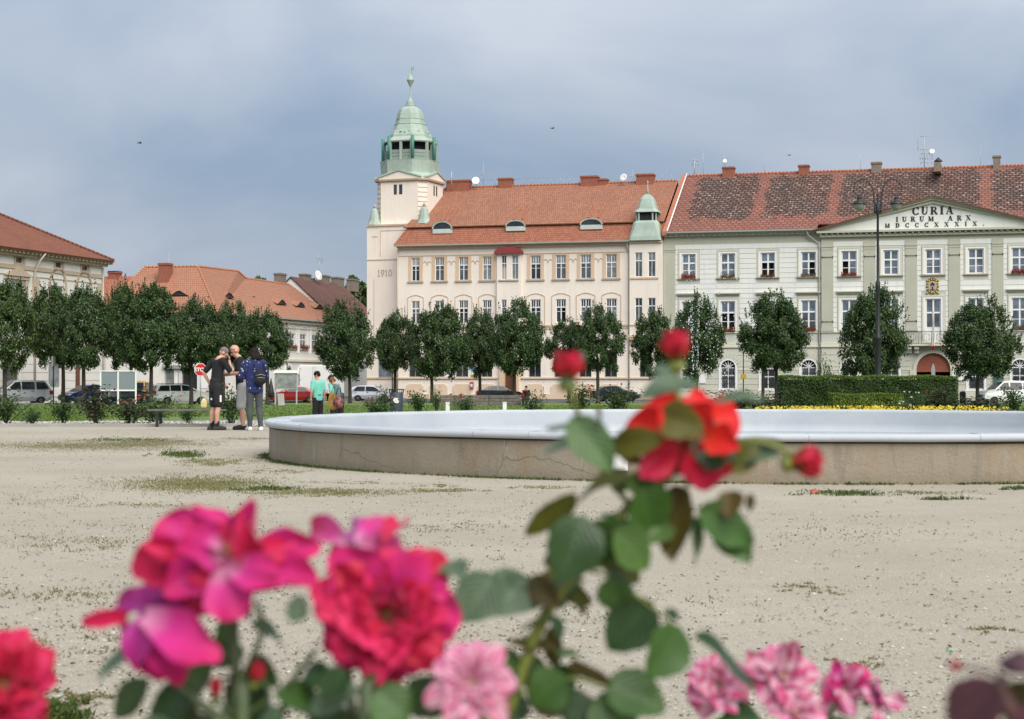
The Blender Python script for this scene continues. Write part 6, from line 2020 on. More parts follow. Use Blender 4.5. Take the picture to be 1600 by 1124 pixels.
M['rose_leaf_far'] = island_mat('rose_bush_leaf', [(.018, .04, .012), (.035, .075, .018), (.06, .11, .028), (.10, .14, .04)], .5, .2)
M['rose_leaf_dark'] = island_mat('rose_bush_dark', [(.02, .03, .012), (.035, .05, .018), (.06, .07, .03), (.07, .045, .025)], .5, .2)
M['rose_red_far'] = island_mat('red_bloom', [(.42, .012, .012), (.55, .03, .02), (.5, .02, .05)], .6, .2)
M['rose_orange_far'] = island_mat('orange_bloom', [(.5, .09, .03), (.55, .05, .03), (.6, .18, .08)], .6, .2)
M['rose_white_far'] = island_mat('white_bloom', [(.75, .72, .66), (.8, .79, .76)], .6, .2)
BUSH = {}
for k in range(4):
 for nm, mt in (('g', 'rose_leaf_far'), ('d', 'rose_leaf_dark')):
  BUSH[nm, k] = bush_mesh(50 + k + (9 if nm == 'd' else 0), 1, 1, 900, .085, M[mt])
def bloom_mesh(seed, mt):
 rg = np.random.default_rng(seed)
 n = 34
 d = rg.normal(0, 1, (n, 3)); d /= np.linalg.norm(d, axis=1)[:, None]; d[:, 2] = np.abs(d[:, 2]) * .8 - .15
 return leaf_mesh('bloom', d * rg.uniform(.55, 1, (n, 1)), d, .95, rg, mt, .9, .25)
BLOOM = {k: bloom_mesh(70 + i, M[k]) for i, k in enumerate(('rose_red_far', 'rose_orange_far', 'rose_white_far'))}
M['stem_far'] = mat('rose_stem', (.05, .065, .03), .8, .2)

def rose_bush(px, d, wpx, hpx, label, blooms=0, mt='rose_red_far', kind='g', var=0, group='rose bushes in the beds'):
 s = FPX / d
 p = gp(px, d)
 rg = random.Random(px)
 o = thing('rose_bush', label, 'rose bush', p, rg.uniform(0, 6), group)
 me, tips = BUSH[kind, var % 4]
 w, h = wpx * 1.3 / s, hpx * 1.12 / s
 c = link('foliage', me, o); c.scale = (w, w, h)
 b = MB()
 for t in tips[:7]:
  b.tube([(t[0] * w * .1, t[1] * w * .1, 0), (t[0] * w * .6, t[1] * w * .6, t[2] * h * .6), (t[0] * w, t[1] * w, t[2] * h)], [.014, .01, .005], 5)
 b.build('stems', M['stem_far'], o)
 for k in range(blooms):
  t = tips[rg.randrange(len(tips))]
  f = link('bloom', BLOOM[mt], o)
  f.location = (t[0] * w * 1.1, t[1] * w * 1.1, h * rg.uniform(.75, 1.05)); r = rg.uniform(.03, .05); f.scale = (r, r, r)
  f.rotation_euler = (rg.uniform(-.5, .5), rg.uniform(-.5, .5), rg.uniform(0, 6))
 return o

RB = [
 (8, 44, 45, 45, 'rose bush at the left edge of the photo, by the silver van', 0, 'rose_red_far', 'g', 0),
 (50, 42.5, 26, 25, 'small low rose bush, second from the left edge', 0, 'rose_red_far', 'g', 1),
 (98, 44, 40, 38, 'leafy rose bush under the thin trunked tree left of the blue car', 0, 'rose_red_far', 'g', 2),
 (152, 43.5, 54, 52, 'dark bushy rose with one red bloom before the twin panels', 2, 'rose_red_far', 'd', 3),
 (203, 44, 42, 40, 'rose bush with orange blooms right of the twin panels', 5, 'rose_orange_far', 'd', 0),
 (241, 45, 46, 38, 'rose bush with faded orange flowers just behind the bench', 4, 'rose_orange_far', 'g', 1),
 (293, 44, 26, 28, 'thin little rose plant seen below the bench seat', 0, 'rose_red_far', 'g', 2),
 (361, 44, 44, 52, 'rose bush with coral blooms between the two men', 4, 'rose_orange_far', 'g', 3),
 (600, 62, 15, 40, 'narrow upright green shrub left of the litter bin', 0, 'rose_red_far', 'g', 0),
 (590, 58, 40, 26, 'rose bush with salmon blooms at the foot of the litter bin', 5, 'rose_orange_far', 'g', 1),
 (654, 66, 30, 34, 'pale leaved rose bush right of the litter bin', 0, 'rose_red_far', 'g', 2),
 (682, 70, 14, 34, 'spindly rose stem between bin and log seat', 0, 'rose_red_far', 'g', 3),
 (728, 60, 24, 30, 'rose bush with red blooms below the log seat', 5, 'rose_red_far', 'g', 0),
 (832, 58, 24, 36, 'red flowering rose right of the seated person', 5, 'rose_red_far', 'g', 1),
 (906, 60, 36, 46, 'tall rose bush with pink red blooms by the dark car', 9, 'rose_red_far', 'g', 2),
 (965, 62, 40, 40, 'rose bush in front of the dark saloon car', 0, 'rose_red_far', 'g', 3),
 (1148, 66, 60, 32, 'dark shrub left of the flower bed beyond the basin', 0, 'rose_red_far', 'd', 2),
 (1195, 68, 50, 30, 'brownish shrub touching the left end of the hedge', 0, 'rose_red_far', 'd', 1),
 (1425, 62, 22, 32, 'white rose in front of the long hedge', 5, 'rose_white_far', 'g', 0),
 (1410, 60, 22, 20, 'low white rose beside the bright green hedge', 4, 'rose_white_far', 'g', 1),
 (1460, 66, 44, 38, 'brownish rose bush at the hedge foot near its right end', 1, 'rose_orange_far', 'd', 3),
 (1530, 66, 70, 26, 'low dark shrub right of the hedge by the white van', 0, 'rose_red_far', 'd', 0),
 (1585, 64, 34, 40, 'dark rose bush in front of the white van', 2, 'rose_red_far', 'g', 2),
 (1290, 74, 20, 76, 'slender pale sapling rising behind the long hedge', 0, 'rose_red_far', 'g', 3),
]
for r_ in RB:
 rose_bush(*r_)
# yellow bedding flowers
rng = np.random.default_rng(23)
M['yellow'] = island_mat('yellow_flower', [(.62, .44, .02), (.70, .55, .04), (.55, .40, .03)], .6, .2)
n = 1700
bx_ = rng.uniform(gp(1195, 60).x, gp(1560, 60).x, n); by_ = rng.uniform(58, 63, n)
pts = np.stack([bx_, by_, [gz(y) for y in by_] + rng.uniform(.14, .34, n)], 1)
pts = pts[(np.sin(bx_ * 3.1) + np.sin(bx_ * 7.7 + 1) > -.7)]; n = len(pts)
o = link('yellow_flowers', leaf_mesh('yellow_flowers', pts, rng.normal(0, .4, (n, 3)) + np.array([0, -.5, 1]), .085, rng, M['yellow'], 1.0, .4))
tag(o, 'strip of low yellow bedding flowers between basin and hedges', 'flowers', kind='stuff')
n = 6000
bx_ = rng.uniform(gp(1100, 60).x, gp(1640, 60).x, n); by_ = rng.uniform(57.5, 66, n)
pts = np.stack([bx_, by_, [gz(y) for y in by_] + rng.uniform(.02, .2, n)], 1)
o = link('bedding_leaves', leaf_mesh('bedding_leaves', pts, rng.normal(0, .5, (n, 3)) + np.array([0, 0, 1]), .09, rng, M['rose_leaf_far'], .7, .5))
tag(o, 'low green bedding leaves around the yellow flowers', 'plants', kind='stuff')

# ------------------------------------------------------------------ street furniture
# tall double-armed lamp
LD_ = 76.0; ls = FPX / LD_
lp = gp(1372, LD_)
lamp = thing('street_lamp', 'tall black street lamp with two scrolled arms behind the hedge', 'street lamp', lp)
def lz(py): return P(1372, py, LD_).z - lp.z
b = MB()
b.lathe([(.2, 0), (.2, .25), (.13, .35), (.13, lz(532)), (.16, lz(530)), (.16, lz(527)), (.10, lz(522)), (.085, lz(455)), (.11, lz(452)), (.11, lz(442)), (.065, lz(438)), (.05, lz(336)), (.09, lz(334)), (.09, lz(322)), (.04, lz(318)), (.03, lz(308)), (.06, lz(305)), (.0, lz(300))], 0, 0, 14)
b.build('post', M['iron'], lamp)
for s_ in (-1, 1):
 pts = [(5, 50), (5.5, 28), (8, 12), (14, 2), (22, -3), (30, -1), (36, 6), (37.5, 14), (34, 21), (28, 23), (23, 19), (22.5, 13), (26, 10), (29, 12)]
 fine = []
 for i in range(len(pts) - 1):
  for t in (0, .34, .67):
   p0, p1, p2, p3 = pts[max(i - 1, 0)], pts[i], pts[i + 1], pts[min(i + 2, len(pts) - 1)]
   q = [.5 * ((2 * p1[j]) + (-p0[j] + p2[j]) * t + (2 * p0[j] - 5 * p1[j] + 4 * p2[j] - p3[j]) * t * t + (-p0[j] + 3 * p1[j] - 3 * p2[j] + p3[j]) * t ** 3) for j in (0, 1)]
   fine.append((s_ * q[0] / ls, 0, lz(283 + q[1])))
 n_ = len(fine)
 b = MB(); b.tube(fine, [.034 - .018 * i / n_ for i in range(n_)], 8)
 b.tube([(0, 0, lz(330)), (s_ * 5 / ls, 0, lz(333))], .03, 6); b.tube([(0, 0, lz(318)), (s_ * 5 / ls, 0, lz(322))], .03, 6)
 b.build('arm', M['iron'], lamp)
 lx = s_ * 29 / ls
 z0 = lz(305)
 b = MB(); b.tube([(lx, 0, z0), (lx, 0, z0 - .14)], .022, 6)
 b.lathe([(.30, z0 - .42), (.31, z0 - .40), (.24, z0 - .30), (.11, z0 - .24), (.09, z0 - .15), (.12, z0 - .13), (.05, z0 - .08), (0, z0 - .07)], lx, 0, 14)
 ln_ = b.build('lantern_cap', M['iron'], lamp)
 b = MB(); b.lathe([(0, z0 - .70), (.1, z0 - .68), (.2, z0 - .58), (.25, z0 - .46), (.27, z0 - .421)], lx, 0, 14)
 b.build('lantern_glass', glass_mat('lantern_glass', (.30, .31, .30), .25, .15), ln_)

# slim post lamp and sign by the hall
def slim_lamp(px, d, ytop, label, head_w=.16):
 p = gp(px, d); o = thing('post_lamp', label, 'street lamp', p)
 zt = P(px, ytop, d).z - p.z
 b = MB(); b.lathe([(.09, 0), (.09, .6), (.055, .7), (.04, zt - .5), (.06, zt - .48), (.04, zt - .44)], 0, 0, 10); b.build('post', M['iron'], o)
 b = MB(); b.lathe([(.04, zt - .44), (head_w, zt - .25), (head_w * 1.1, zt - .1), (.04, zt), (0, zt + .02)], 0, 0, 10); b.build('lamp_head', M['white_paint'], o)
 return o
o = slim_lamp(1161.5, 158, 545, 'slim lamp post with a small yellow box before the hall')
b = MB(); b.box(-.25, .25, -.14, -.05, P(1161, 592, 158).z - o.location.z, P(1161, 585, 158).z - o.location.z); b.build('yellow_box', mat('yellow_box', (.6, .42, .02), .5, .05), o)
slim_lamp(613, 150, 573, 'slim white headed lamp post beside the litter bin tree', .22)
# litter bin
p = gp(619.5, 61)
o = thing('litter_bin', 'dark blue grey litter bin with white sticker behind the basin', 'bin', p, -.1)
h_ = P(620, 611, 61).z - p.z
b = MB(); b.lathe([(.21, 0), (.225, .05), (.245, h_ - .06), (.24, h_ - .05), (.02, h_ - .051)], 0, 0, 20); b.build('body', mat('bin_blue_grey', (.045, .06, .075), .5, .15, 4), o)
b = MB()
for k in range(10):
 a = 2 * math.pi * k / 10; b.tube([(.25 * math.cos(a), .25 * math.sin(a), h_ - .07), (.265 * math.cos(a), .265 * math.sin(a), h_ + .05)], .012, 5)
b.tube([(.265 * math.cos(2 * math.pi * k / 24), .265 * math.sin(2 * math.pi * k / 24), h_ + .05) for k in range(25)], .018, 6, cap=False)
b.build('rim', M['iron'], o)
b = MB(); b.prism([(-.02, .46), (.1, .44), (.14, .52), (.08, .57), (.12, .62), (-.02, .64), (-.08, .56)], -.262, -.252); b.build('sticker', M['white_paint'], o)
b = MB()
for k in (-.05, .06): b.box(k - .02, k + .02, -.25, -.236, .12, .17)
b.build('lock', M['steel'], o)

# bench
p = gp(292, 40.2)
o = thing('bench', 'grey backless slatted bench left of the man in black', 'bench', p, math.radians(-4))
b_w = 1.75; zs = P(292, 637, 40.2).z
for k in range(4):
 b = MB(); b.box(-b_w / 2, b_w / 2, -.2 + k * .105, -.11 + k * .105, zs - .045, zs); b.build('slat', mat('grey_planks%d' % k, (.13, .125, .115), .8, .3, 5, .3) if k == 0 else bpy.data.materials['grey_planks0'], o, bevel=.006)
for sx in (-.66, .66):
 for sy in (-.16, .16):
  b = MB(); b.box(sx - .03, sx + .03, sy - .03, sy + .03, 0, zs - .1); b.build('leg', M['iron'], o)
 b = MB(); b.box(sx - .03, sx + .03, -.2, .2, zs - .1, zs - .046); b.build('cross_bar', M['iron'], o)
# yellow carrier bag on its end
pb = gp(319.5, 40.2)
b = MB()
prof = [(.09, 0), (.11, .04), (.10, .18), (.07, .26), (.03, .31)]
b.lathe([(r_ * .8, z_ * .7) for r_, z_ in prof], 0, 0, 4, 0, math.pi / 4, False, 1.1, .6)
b.tube([(-.03, 0, .2), (-.04, 0, .26), (0, 0, .29), (.04, 0, .26), (.03, 0, .2)], .006, 5)
bag = b.build('carrier_bag', mat('pale_yellow_plastic', (.62, .52, .22), .4, .2, 6), None, (pb.x, pb.y - .05, zs + .001))
tag(bag, 'pale yellow carrier bag on the bench beside the man', 'bag')

# twin grey display panels
p = gp(185, 116)
o = thing('display_board', 'twin grey display panels in a white frame on the lawn', 'display board', p, 0)
s_ = FPX / 116
zt, zb_ = P(185, 581, 116).z - p.z, P(185, 609, 116).z - p.z
for xx in (157.5, 184.8, 212.5):
 b = MB(); x = (xx - 185) / s_; b.box(x - .05, x + .05, -.05, .05, 0, zt + .02); b.build('post', M['white_paint'], o)
for xa, xb in ((157.5, 184.8), (184.8, 212.5)):
 b = MB(); b.box((xa - 185) / s_ + .051, (xb - 185) / s_ - .051, -.03, .03, zb_, zt); b.build('panel', mat('panel_grey', (.20, .235, .25), .5, .05) if xa < 160 else bpy.data.materials['panel_grey'], o)
b = MB(); b.box((157.5 - 185) / s_ - .08, (212.5 - 185) / s_ + .08, -.07, .07, zt + .021, zt + .08); b.build('top_rail', M['white_paint'], o)
b = MB(); b.box((157.5 - 185) / s_ + .051, (184.8 - 185) / s_ - .051, -.035, .035, zb_ - .1, zb_ - .001); b.box((184.8 - 185) / s_ + .051, (212.5 - 185) / s_ - .051, -.035, .035, zb_ - .1, zb_ - .001); b.build('bottom_rail', M['white_paint'], o)

# glazed notice cabinet
p = gp(447, 118)
o = thing('notice_cabinet', 'pale grey notice cabinet with little roof by the red car', 'notice board', p, math.radians(5))
s_ = FPX / 118
zt, zb_ = P(447, 581, 118).z - p.z, P(447, 608, 118).z - p.z
b = MB(); b.box(-.78, .78, -.1, .1, zb_, zt - .1); b.build('case', M['zinc'], o)
b = MB(); b.box(-.7, .7, -.12, -.101, zb_ + .08, zt - .18); b.build('pane', glass_mat('case_glass', (.22, .23, .22), .15, .3, 3), o)
b = MB(); b.prism([(-.88, zt - .1), (.88, zt - .1), (.8, zt + .1), (-.8, zt + .1)], -.2, .2); b.build('roof', M['white_paint'], o)
for x in (-.72, .72):
 b = MB(); b.box(x - .05, x + .05, -.05, .05, 0, zb_); b.build('leg', M['steel'], o)
# A-board
p = gp(438, 113)
o = thing('pavement_sign', 'small white folding pavement sign under the notice cabinet', 'sign', p, math.radians(25))
for sy in (-1, 1):
 b = MB()
 vs = [(-.22, sy * .25, .02), (.22, sy * .25, .02), (.22, sy * .04, .8), (-.22, sy * .04, .8)]
 vs += [(x, y + sy * .03, z) for x, y, z in vs]
 b.faces(vs, [(0, 1, 2, 3), (7, 6, 5, 4), (0, 4, 5, 1), (1, 5, 6, 2), (2, 6, 7, 3), (3, 7, 4, 0)]); b.build('board', M['kerb'], o)
# closed parasol
p = gp(423.5, 121)
o = thing('closed_parasol', 'folded black parasol standing left of the notice cabinet', 'parasol', p)
b = MB(); b.lathe([(.02, .5), (.24, .55), (.22, .9), (.1, 1.5), (.03, 1.85), (0, 1.9)], 0, 0, 10); b.build('canopy', M['iron'], o)
b = MB(); b.lathe([(.3, 0), (.3, .06), (.03, .08), (.025, .52)], 0, 0, 10); b.build('base', M['iron'], o)

# stop sign
def octagon(r, c=(0, 0)): return [(c[0] + r * math.cos(math.pi / 8 + k * math.pi / 4), c[1] + r * math.sin(math.pi / 8 + k * math.pi / 4)) for k in range(8)]
d_ = 104.0; p = gp(313.5, d_)
o = thing('stop_sign', 'red octagonal stop sign on a grey post left of the man in black', 'sign', p, math.radians(8))
zc = P(313.5, 578, d_).z - p.z
b = MB(); b.tube([(0, .05, 0), (0, .05, zc + .3)], .035, 8); b.build('post', M['steel'], o)
b = MB(); b.prism(octagon(.40, (0, zc)), -.01, .012); pl = b.build('plate', M['white_paint'], o)
b = MB(); b.prism(octagon(.37, (0, zc)), -.018, -.011); b.build('face', M['red_paint'], pl)
fc = bpy.data.curves.new('stop_text', 'FONT'); fc.body = 'STOP'; fc.align_x = 'CENTER'; fc.align_y = 'CENTER'; fc.size = .31; fc.extrude = .003; fc.offset = .008
fc.materials.append(M['white_paint'])
tmp = link('tmp', fc); bpy.context.view_layer.update()
fm = bpy.data.meshes.new_from_object(tmp.evaluated_get(bpy.context.evaluated_depsgraph_get())); bpy.data.objects.remove(tmp)
fo = link('lettering', fm, pl); fo.location = (0, -.024, zc); fo.rotation_euler = (math.pi / 2, 0, 0)
# plain road sign post on the left
p = gp(83.5, 122)
o = thing('sign_post', 'thin dark sign post left of the blue car', 'sign post', p)
b = MB(); b.tube([(0, 0, 0), (0, 0, P(83, 557, 122).z - p.z)], .05, 8); b.build('post', M['iron'], o)
b = MB(); zt = P(83, 557, 122).z - p.z; b.box(-.05, .05, -.35, .35, zt - .7, zt); b.build('sign_plate', M['steel'], o)
# oval sign before the gate
p = gp(1458, 146)
o = thing('road_sign', 'grey back of a rounded road sign before the arched gate', 'sign', p)
zt = P(1458, 568, 146).z - p.z
b = MB(); b.tube([(0, 0, 0), (0, 0, zt - .9)], .04, 8); b.build('post', M['steel'], o)
b = MB(); b.prism([(-.16, zt - 1.1), (.16, zt - 1.1), (.17, zt - .5), (.1, zt - .2), (0, zt), (-.1, zt - .2), (-.17, zt - .5)], -.03, .03); b.build('plate', M['zinc'], o)
b = MB(); b.box(-.3, .3, -.02, .02, zt - 1.35, zt - 1.12); b.build('lower_plate', M['iron'], o)
# black bollard bin right of the gate
p = gp(1504, 138)
o = thing('black_bin', 'small black bin standing right of the hedge end', 'bin', p)
b = MB(); b.lathe([(.2, 0), (.24, .1), (.26, .85), (.2, .95), (.0, 1.0)], 0, 0, 14); b.build('body', M['iron'], o)
b = MB(); b.box(-.15, .15, -.27, -.2, .62, .76); b.build('slot', M['dark'], o)

# long stacked-log seat and white bollards
p = gp(751, 118); s_ = FPX / 118
o = thing('log_seat', 'long low weathered grey timber seat in front of the cream house', 'bench', p, math.radians(-1))
hw = 64 / s_
mt = mat('weathered_timber', (.17, .15, .13), .95, .45, 4, .4, bmp=.6)
zt = P(751, 617.5, 118).z - p.z
for k in range(3):
 for j in range(5):
  b = MB(); x0 = -hw + 2 * hw * j / 5 + .01; x1 = -hw + 2 * hw * (j + 1) / 5 - .01
  rr_ = random.Random(k * 7 + j).uniform(-.02, .02)
  b.box(x0, x1, -.25 + rr_, .25 + rr_, zt * k / 3 + .01, zt * (k + 1) / 3 - .01); b.build('log', mt, o, bevel=.02)
for px_, q in ((699.5, 'left'), (788.5, 'right')):
 p = gp(px_, 71)
 o = thing('white_bollard', 'short white bollard behind the basin rim, the %s' % ('one nearer the litter bin' if q == 'left' else 'one below the seated person'), 'bollard', p, 0, 'white bollards behind the basin')
 zt = P(px_, 628.5, 71).z - p.z
 b = MB(); b.box(-.08, .08, -.08, .08, 0, zt - .03); b.build('post', M['white_paint'], o, bevel=.01)
 b = MB(); b.box(-.095, .095, -.095, .095, zt - .03, zt); b.build('cap', M['white_paint'], o, bevel=.008)

# ------------------------------------------------------------------ cars
M['tyre'] = mat('tyre', (.012, .012, .012), .85, .1)
M['rim_alloy'] = mat('alloy', (.45, .46, .47), .35, .1, 5, metal=.6)
M['car_glass'] = glass_mat('car_glass', (.02, .025, .03), .08, .3, 2); M['car_glass'].node_tree.nodes['Principled BSDF'].inputs['Specular IOR Level'].default_value = .35
M['lamp_clear'] = glass_mat('headlight', (.55, .57, .58), .1, .15, 6)
M['lamp_red'] = mat('tail_light', (.35, .01, .01), .2, .1)
M['plate_white'] = mat('number_plate', (.75, .75, .73), .4, 0)
M['black_trim'] = mat('black_trim', (.015, .015, .016), .6, .1)

def paint(name, c, metal=.2):
 m, n, l, p = nodes_of(name)
 p.inputs['Base Color'].default_value = rgb(c); p.inputs['Roughness'].default_value = .32; p.inputs['Metallic'].default_value = metal
 p.inputs['Coat Weight'].default_value = .5; p.inputs['Coat Roughness'].default_value = .06
 return m

SHAPES = {   # body outline (x forward from the middle, z), side windows, roof slant; length, width
 'hatch': dict(L=4.1, W=1.72, H=1.48, wb=2.5, low=[(-2.02, .32), (-2.05, .62), (-1.98, .88)], top=[(-1.93, .95), (-1.72, 1.32), (-1.2, 1.46), (-.2, 1.48), (.35, 1.42), (1.12, .98), (1.75, .86), (2.0, .68), (2.05, .45), (2.0, .30)],
     win=[[(-1.6, 1.0), (-.55, .98), (-.55, 1.38), (-1.3, 1.36)], [(-.45, .98), (.95, .96), (.3, 1.34), (-.45, 1.38)]], ws=((.38, 1.41), (1.08, 1.0)), rw=((-1.90, 1.0), (-1.70, 1.32))),
 'estate': dict(L=4.6, W=1.78, H=1.5, wb=2.6, low=[(-2.27, .32), (-2.3, .62), (-2.24, .9)], top=[(-2.2, .98), (-1.98, 1.38), (-1.5, 1.48), (-.1, 1.5), (.4, 1.43), (1.2, 1.0), (1.95, .88), (2.25, .68), (2.3, .45), (2.25, .30)],
     win=[[(-1.95, 1.02), (-1.05, 1.01), (-1.05, 1.4), (-1.72, 1.38)], [(-.97, 1.01), (-.2, 1.0), (-.2, 1.42), (-.97, 1.41)], [(-.1, 1.0), (1.02, .99), (.36, 1.38), (-.1, 1.42)]], ws=((.43, 1.42), (1.16, 1.02)), rw=((-2.18, 1.02), (-1.99, 1.38))),
 'mpv': dict(L=4.4, W=1.8, H=1.8, wb=2.72, low=[(-2.16, .34), (-2.2, .7), (-2.16, 1.05)], top=[(-2.12, 1.12), (-1.95, 1.65), (-1.6, 1.78), (0, 1.82), (.6, 1.74), (1.35, 1.14), (1.95, .98), (2.18, .75), (2.2, .5), (2.15, .32)],
    win=[[(-1.9, 1.16), (-1.0, 1.15), (-1.0, 1.66), (-1.72, 1.62)], [(-.85, 1.15), (.1, 1.14), (.1, 1.68), (-.85, 1.67)], [(.2, 1.14), (1.2, 1.13), (.58, 1.66), (.2, 1.68)]], ws=((.65, 1.72), (1.32, 1.17)), rw=((-2.11, 1.16), (-1.96, 1.62))),
 'saloon': dict(L=4.5, W=1.78, H=1.44, wb=2.65, low=[(-2.22, .34), (-2.25, .62), (-2.2, .9)], top=[(-2.1, .98), (-1.6, 1.02), (-.95, 1.38), (-.3, 1.44), (.25, 1.4), (1.05, .98), (1.85, .86), (2.2, .66), (2.25, .45), (2.2, .30)],
     win=[[(-1.25, 1.02), (-.3, 1.0), (-.3, 1.38), (-.85, 1.34)], [(-.2, 1.0), (.85, .98), (.2, 1.34), (-.2, 1.38)]], ws=((.28, 1.39), (1.0, 1.0)), rw=((-1.55, 1.04), (-.98, 1.37))),
}

def car(px, d, yaw, shape, pmat, label, roof_mat=None, cat='car', name='parked_car', rails=False, plate=True):
 S = SHAPES[shape]
 p = gp(px, d)
 o = thing(name, label, cat, (p.x, p.y, p.z + .005), math.radians(yaw), 'cars parked round the square')
 W = S['W'] / 2
 belt = min(w[0][1] for w in S['win']) - .04
 def hw(z):
  if z <= .5: return W - .05 * (.5 - z) / .2
  if z <= belt: return W
  return W - (z - belt) / (S['H'] - belt) * .20
 out = S['low'] + S['top']
 # wheel arches cut into the outline
 xf, xr = S['wb'] / 2 + .05, -S['wb'] / 2 + .05
 R = .36
 bot = []
 for xc in (xf, xr):
  bot += [(xc + R * math.cos(a), .22 + R * math.sin(a)) for a in [math.pi * k / 8 for k in range(9)]]
 out = out + [(xf + R + .02, .22)] + bot[:9] + bot[9:] + [(xr - R - .02, .24)]
 n = len(out)
 b = MB()
 L = [(x, -hw(z), z) for x, z in out]; Rr = [(x, hw(z), z) for x, z in out]
 mid_ = [(x, 0, z + (.03 if z > belt + .1 else 0)) for x, z in out]
 b.faces(L + Rr, [tuple(range(n - 1, -1, -1)), tuple(range(n, 2 * n))] + [(i, (i + 1) % n, n + (i + 1) % n, n + i) for i in range(n)])
 body = b.build('body', pmat, o, bevel=.05, seg=3, recalc=True)
 for s in (-1, 1):
  for w in S['win']:
   g = MB(); pts = [(x, s * (hw(z) - .02), z) for x, z in w] + [(x, s * (hw(z) + .007), z) for x, z in w]
   g.faces(pts, [(4, 5, 6, 7), (0, 3, 2, 1)] + [(i, (i + 1) % 4, 4 + (i + 1) % 4, 4 + i) for i in range(4)]); g.build('side_window', M['car_glass'], o, recalc=True)
 for nm, ((x0, z0), (x1, z1)), sg in (('windscreen', S['ws'], 1), ('rear_window', S['rw'], -1)):
  g = MB()
  dx = sg * .018
  pts = [(x0, -hw(z0) + .1, z0), (x0, hw(z0) - .1, z0), (x1, hw(z1) - .1, z1), (x1, -hw(z1) + .1, z1)]
  pts2 = [(x + dx, y, z + .014) for x, y, z in pts]
  g.faces(pts + pts2, [(4, 5, 6, 7), (0, 3, 2, 1)] + [(i, (i + 1) % 4, 4 + (i + 1) % 4, 4 + i) for i in range(4)]); g.build(nm, M['car_glass'], o, recalc=True)
 for xc in (xf, xr):
  for s in (-1, 1):
   t = MB(); r0 = .30
   prof = [(.18, -.1), (r0 - .03, -.1), (r0, -.07), (r0, .07), (r0 - .03, .1), (.18, .1)]
   tt = MB(); tt.lathe(prof, 0, 0, 20)
   t.faces([(xc + v[0], s * (W - .1) + v[2], .302 + v[1]) for v in tt.v], tt.f, 0, True)
   wh = t.build('wheel', M['tyre'], o)
   t = MB(); tt = MB(); tt.lathe([(.19, -.02), (.17, .0), (.05, .012), (.03, .02)], 0, 0, 14)
   t.faces([(xc + v[0], s * (W - .02 + v[2]), .302 + v[1]) for v in tt.v], tt.f, 0, True)
   for k in range(5):
    a = 2 * math.pi * k / 5
    t.box(xc + .1 * math.cos(a) - .03, xc + .1 * math.cos(a) + .03, s * (W - .005) - .006, s * (W - .005) + .006, .302 + .1 * math.sin(a) - .03, .302 + .1 * math.sin(a) + .03)
   t.build('rim', M['rim_alloy'], wh)
 xn, xt = S['L'] / 2, -S['L'] / 2
 for s in (-1, 1):
  t = MB(); t.ball((xn - .14, s * (W - .26), .70), (.16, .2, .09), 0, 10, 6); t.build('headlight', M['lamp_clear'], o)
  t = MB()
  if shape in ('mpv', 'estate'): t.box(xt - .015, xt + .22, s * (W - .06) - .1, s * (W - .06) + .07, .74, 1.02)
  else: t.box(xt - .01, xt + .24, s * (W - .14) - .14, s * (W - .14) + .15, .70, .90)
  t.build('tail_light', M['lamp_red'], o, bevel=.02)
  t = MB(); xm = S['ws'][1][0] - .25; t.ball((xm, s * (W + .1), belt + .08), (.07, .1, .075), 0, 8, 6); t.build('mirror', pmat, o)
  t = MB(); zz = belt - .1
  for w in S['win'][-2:]:
   t.box(w[0][0] + .08, w[0][0] + .26, s * W - .012, s * W + .022, zz - .015, zz + .015)
  t.build('door_handle', M['black_trim'], o)
 t = MB(); t.box(xn - .1, xn + .03, -W + .18, W - .18, .30, .48); t.build('bumper', M['black_trim'], o, bevel=.03)
 if plate:
  t = MB(); t.box(xn + .031, xn + .045, -.26, .26, .40, .50); t.build('number_plate', M['plate_white'], o)
  t = MB(); t.box(xt - .05, xt - .03, -.26, .26, .62, .73); t.build('number_plate', M['plate_white'], o)
 t = MB(); t.box(xn - .03, xn + .035, -.42, .42, .56, .66); t.build('grille', M['black_trim'], o, bevel=.01)
 if rails:
  for s in (-1, 1):
   t = MB(); t.tube([(-1.6, s * .62, S['H'] - .02), (-1.5, s * .62, S['H'] + .05), (.2, s * .62, S['H'] + .05), (.35, s * .62, S['H'] - .04)], .018, 6); t.build('roof_rail', M['black_trim'], o)
 return o

car(31, 129, 214, 'mpv', paint('silver_paint', (.56, .57, .58), .35), 'silver people carrier parked at the left edge of the photo', cat='car')
car(137, 131, 226, 'hatch', paint('blue_paint', (.012, .035, .19)), 'bright blue hatchback facing left by the thick trunked tree')
car(197, 127, 16, 'hatch', paint('dark_teal_paint', (.03, .05, .06)), 'dark grey car half hidden behind the twin grey panels')
car(222, 137, 14, 'mpv', paint('ochre_paint', (.50, .27, .03), 0), 'ochre yellow van behind the dark grey car', cat='van')
car(281, 128, 30, 'estate', paint('white_car_paint', (.72, .72, .71), 0), 'white estate car with red tail light seen from behind', rails=True)
car(458, 150, 196, 'saloon', paint('red_car_paint', (.30, .012, .015)), 'low red car right of the notice cabinet')
car(582, 160, -8, 'hatch', paint('pale_silver_paint', (.62, .64, .67), .25), 'pale silver hatchback parked left of the litter bin')
car(781, 163, 4, 'saloon', paint('black_car_paint', (.012, .012, .014)), 'black car showing above the log seat')
car(962, 158, -12, 'saloon', paint('charcoal_paint', (.02, .022, .028)), 'dark saloon with red tail light behind the rose bushes')
car(1574, 136, 186, 'mpv', paint('van_white_paint', (.76, .76, .76), 0), 'white van parked in front of the hall gate', cat='van')
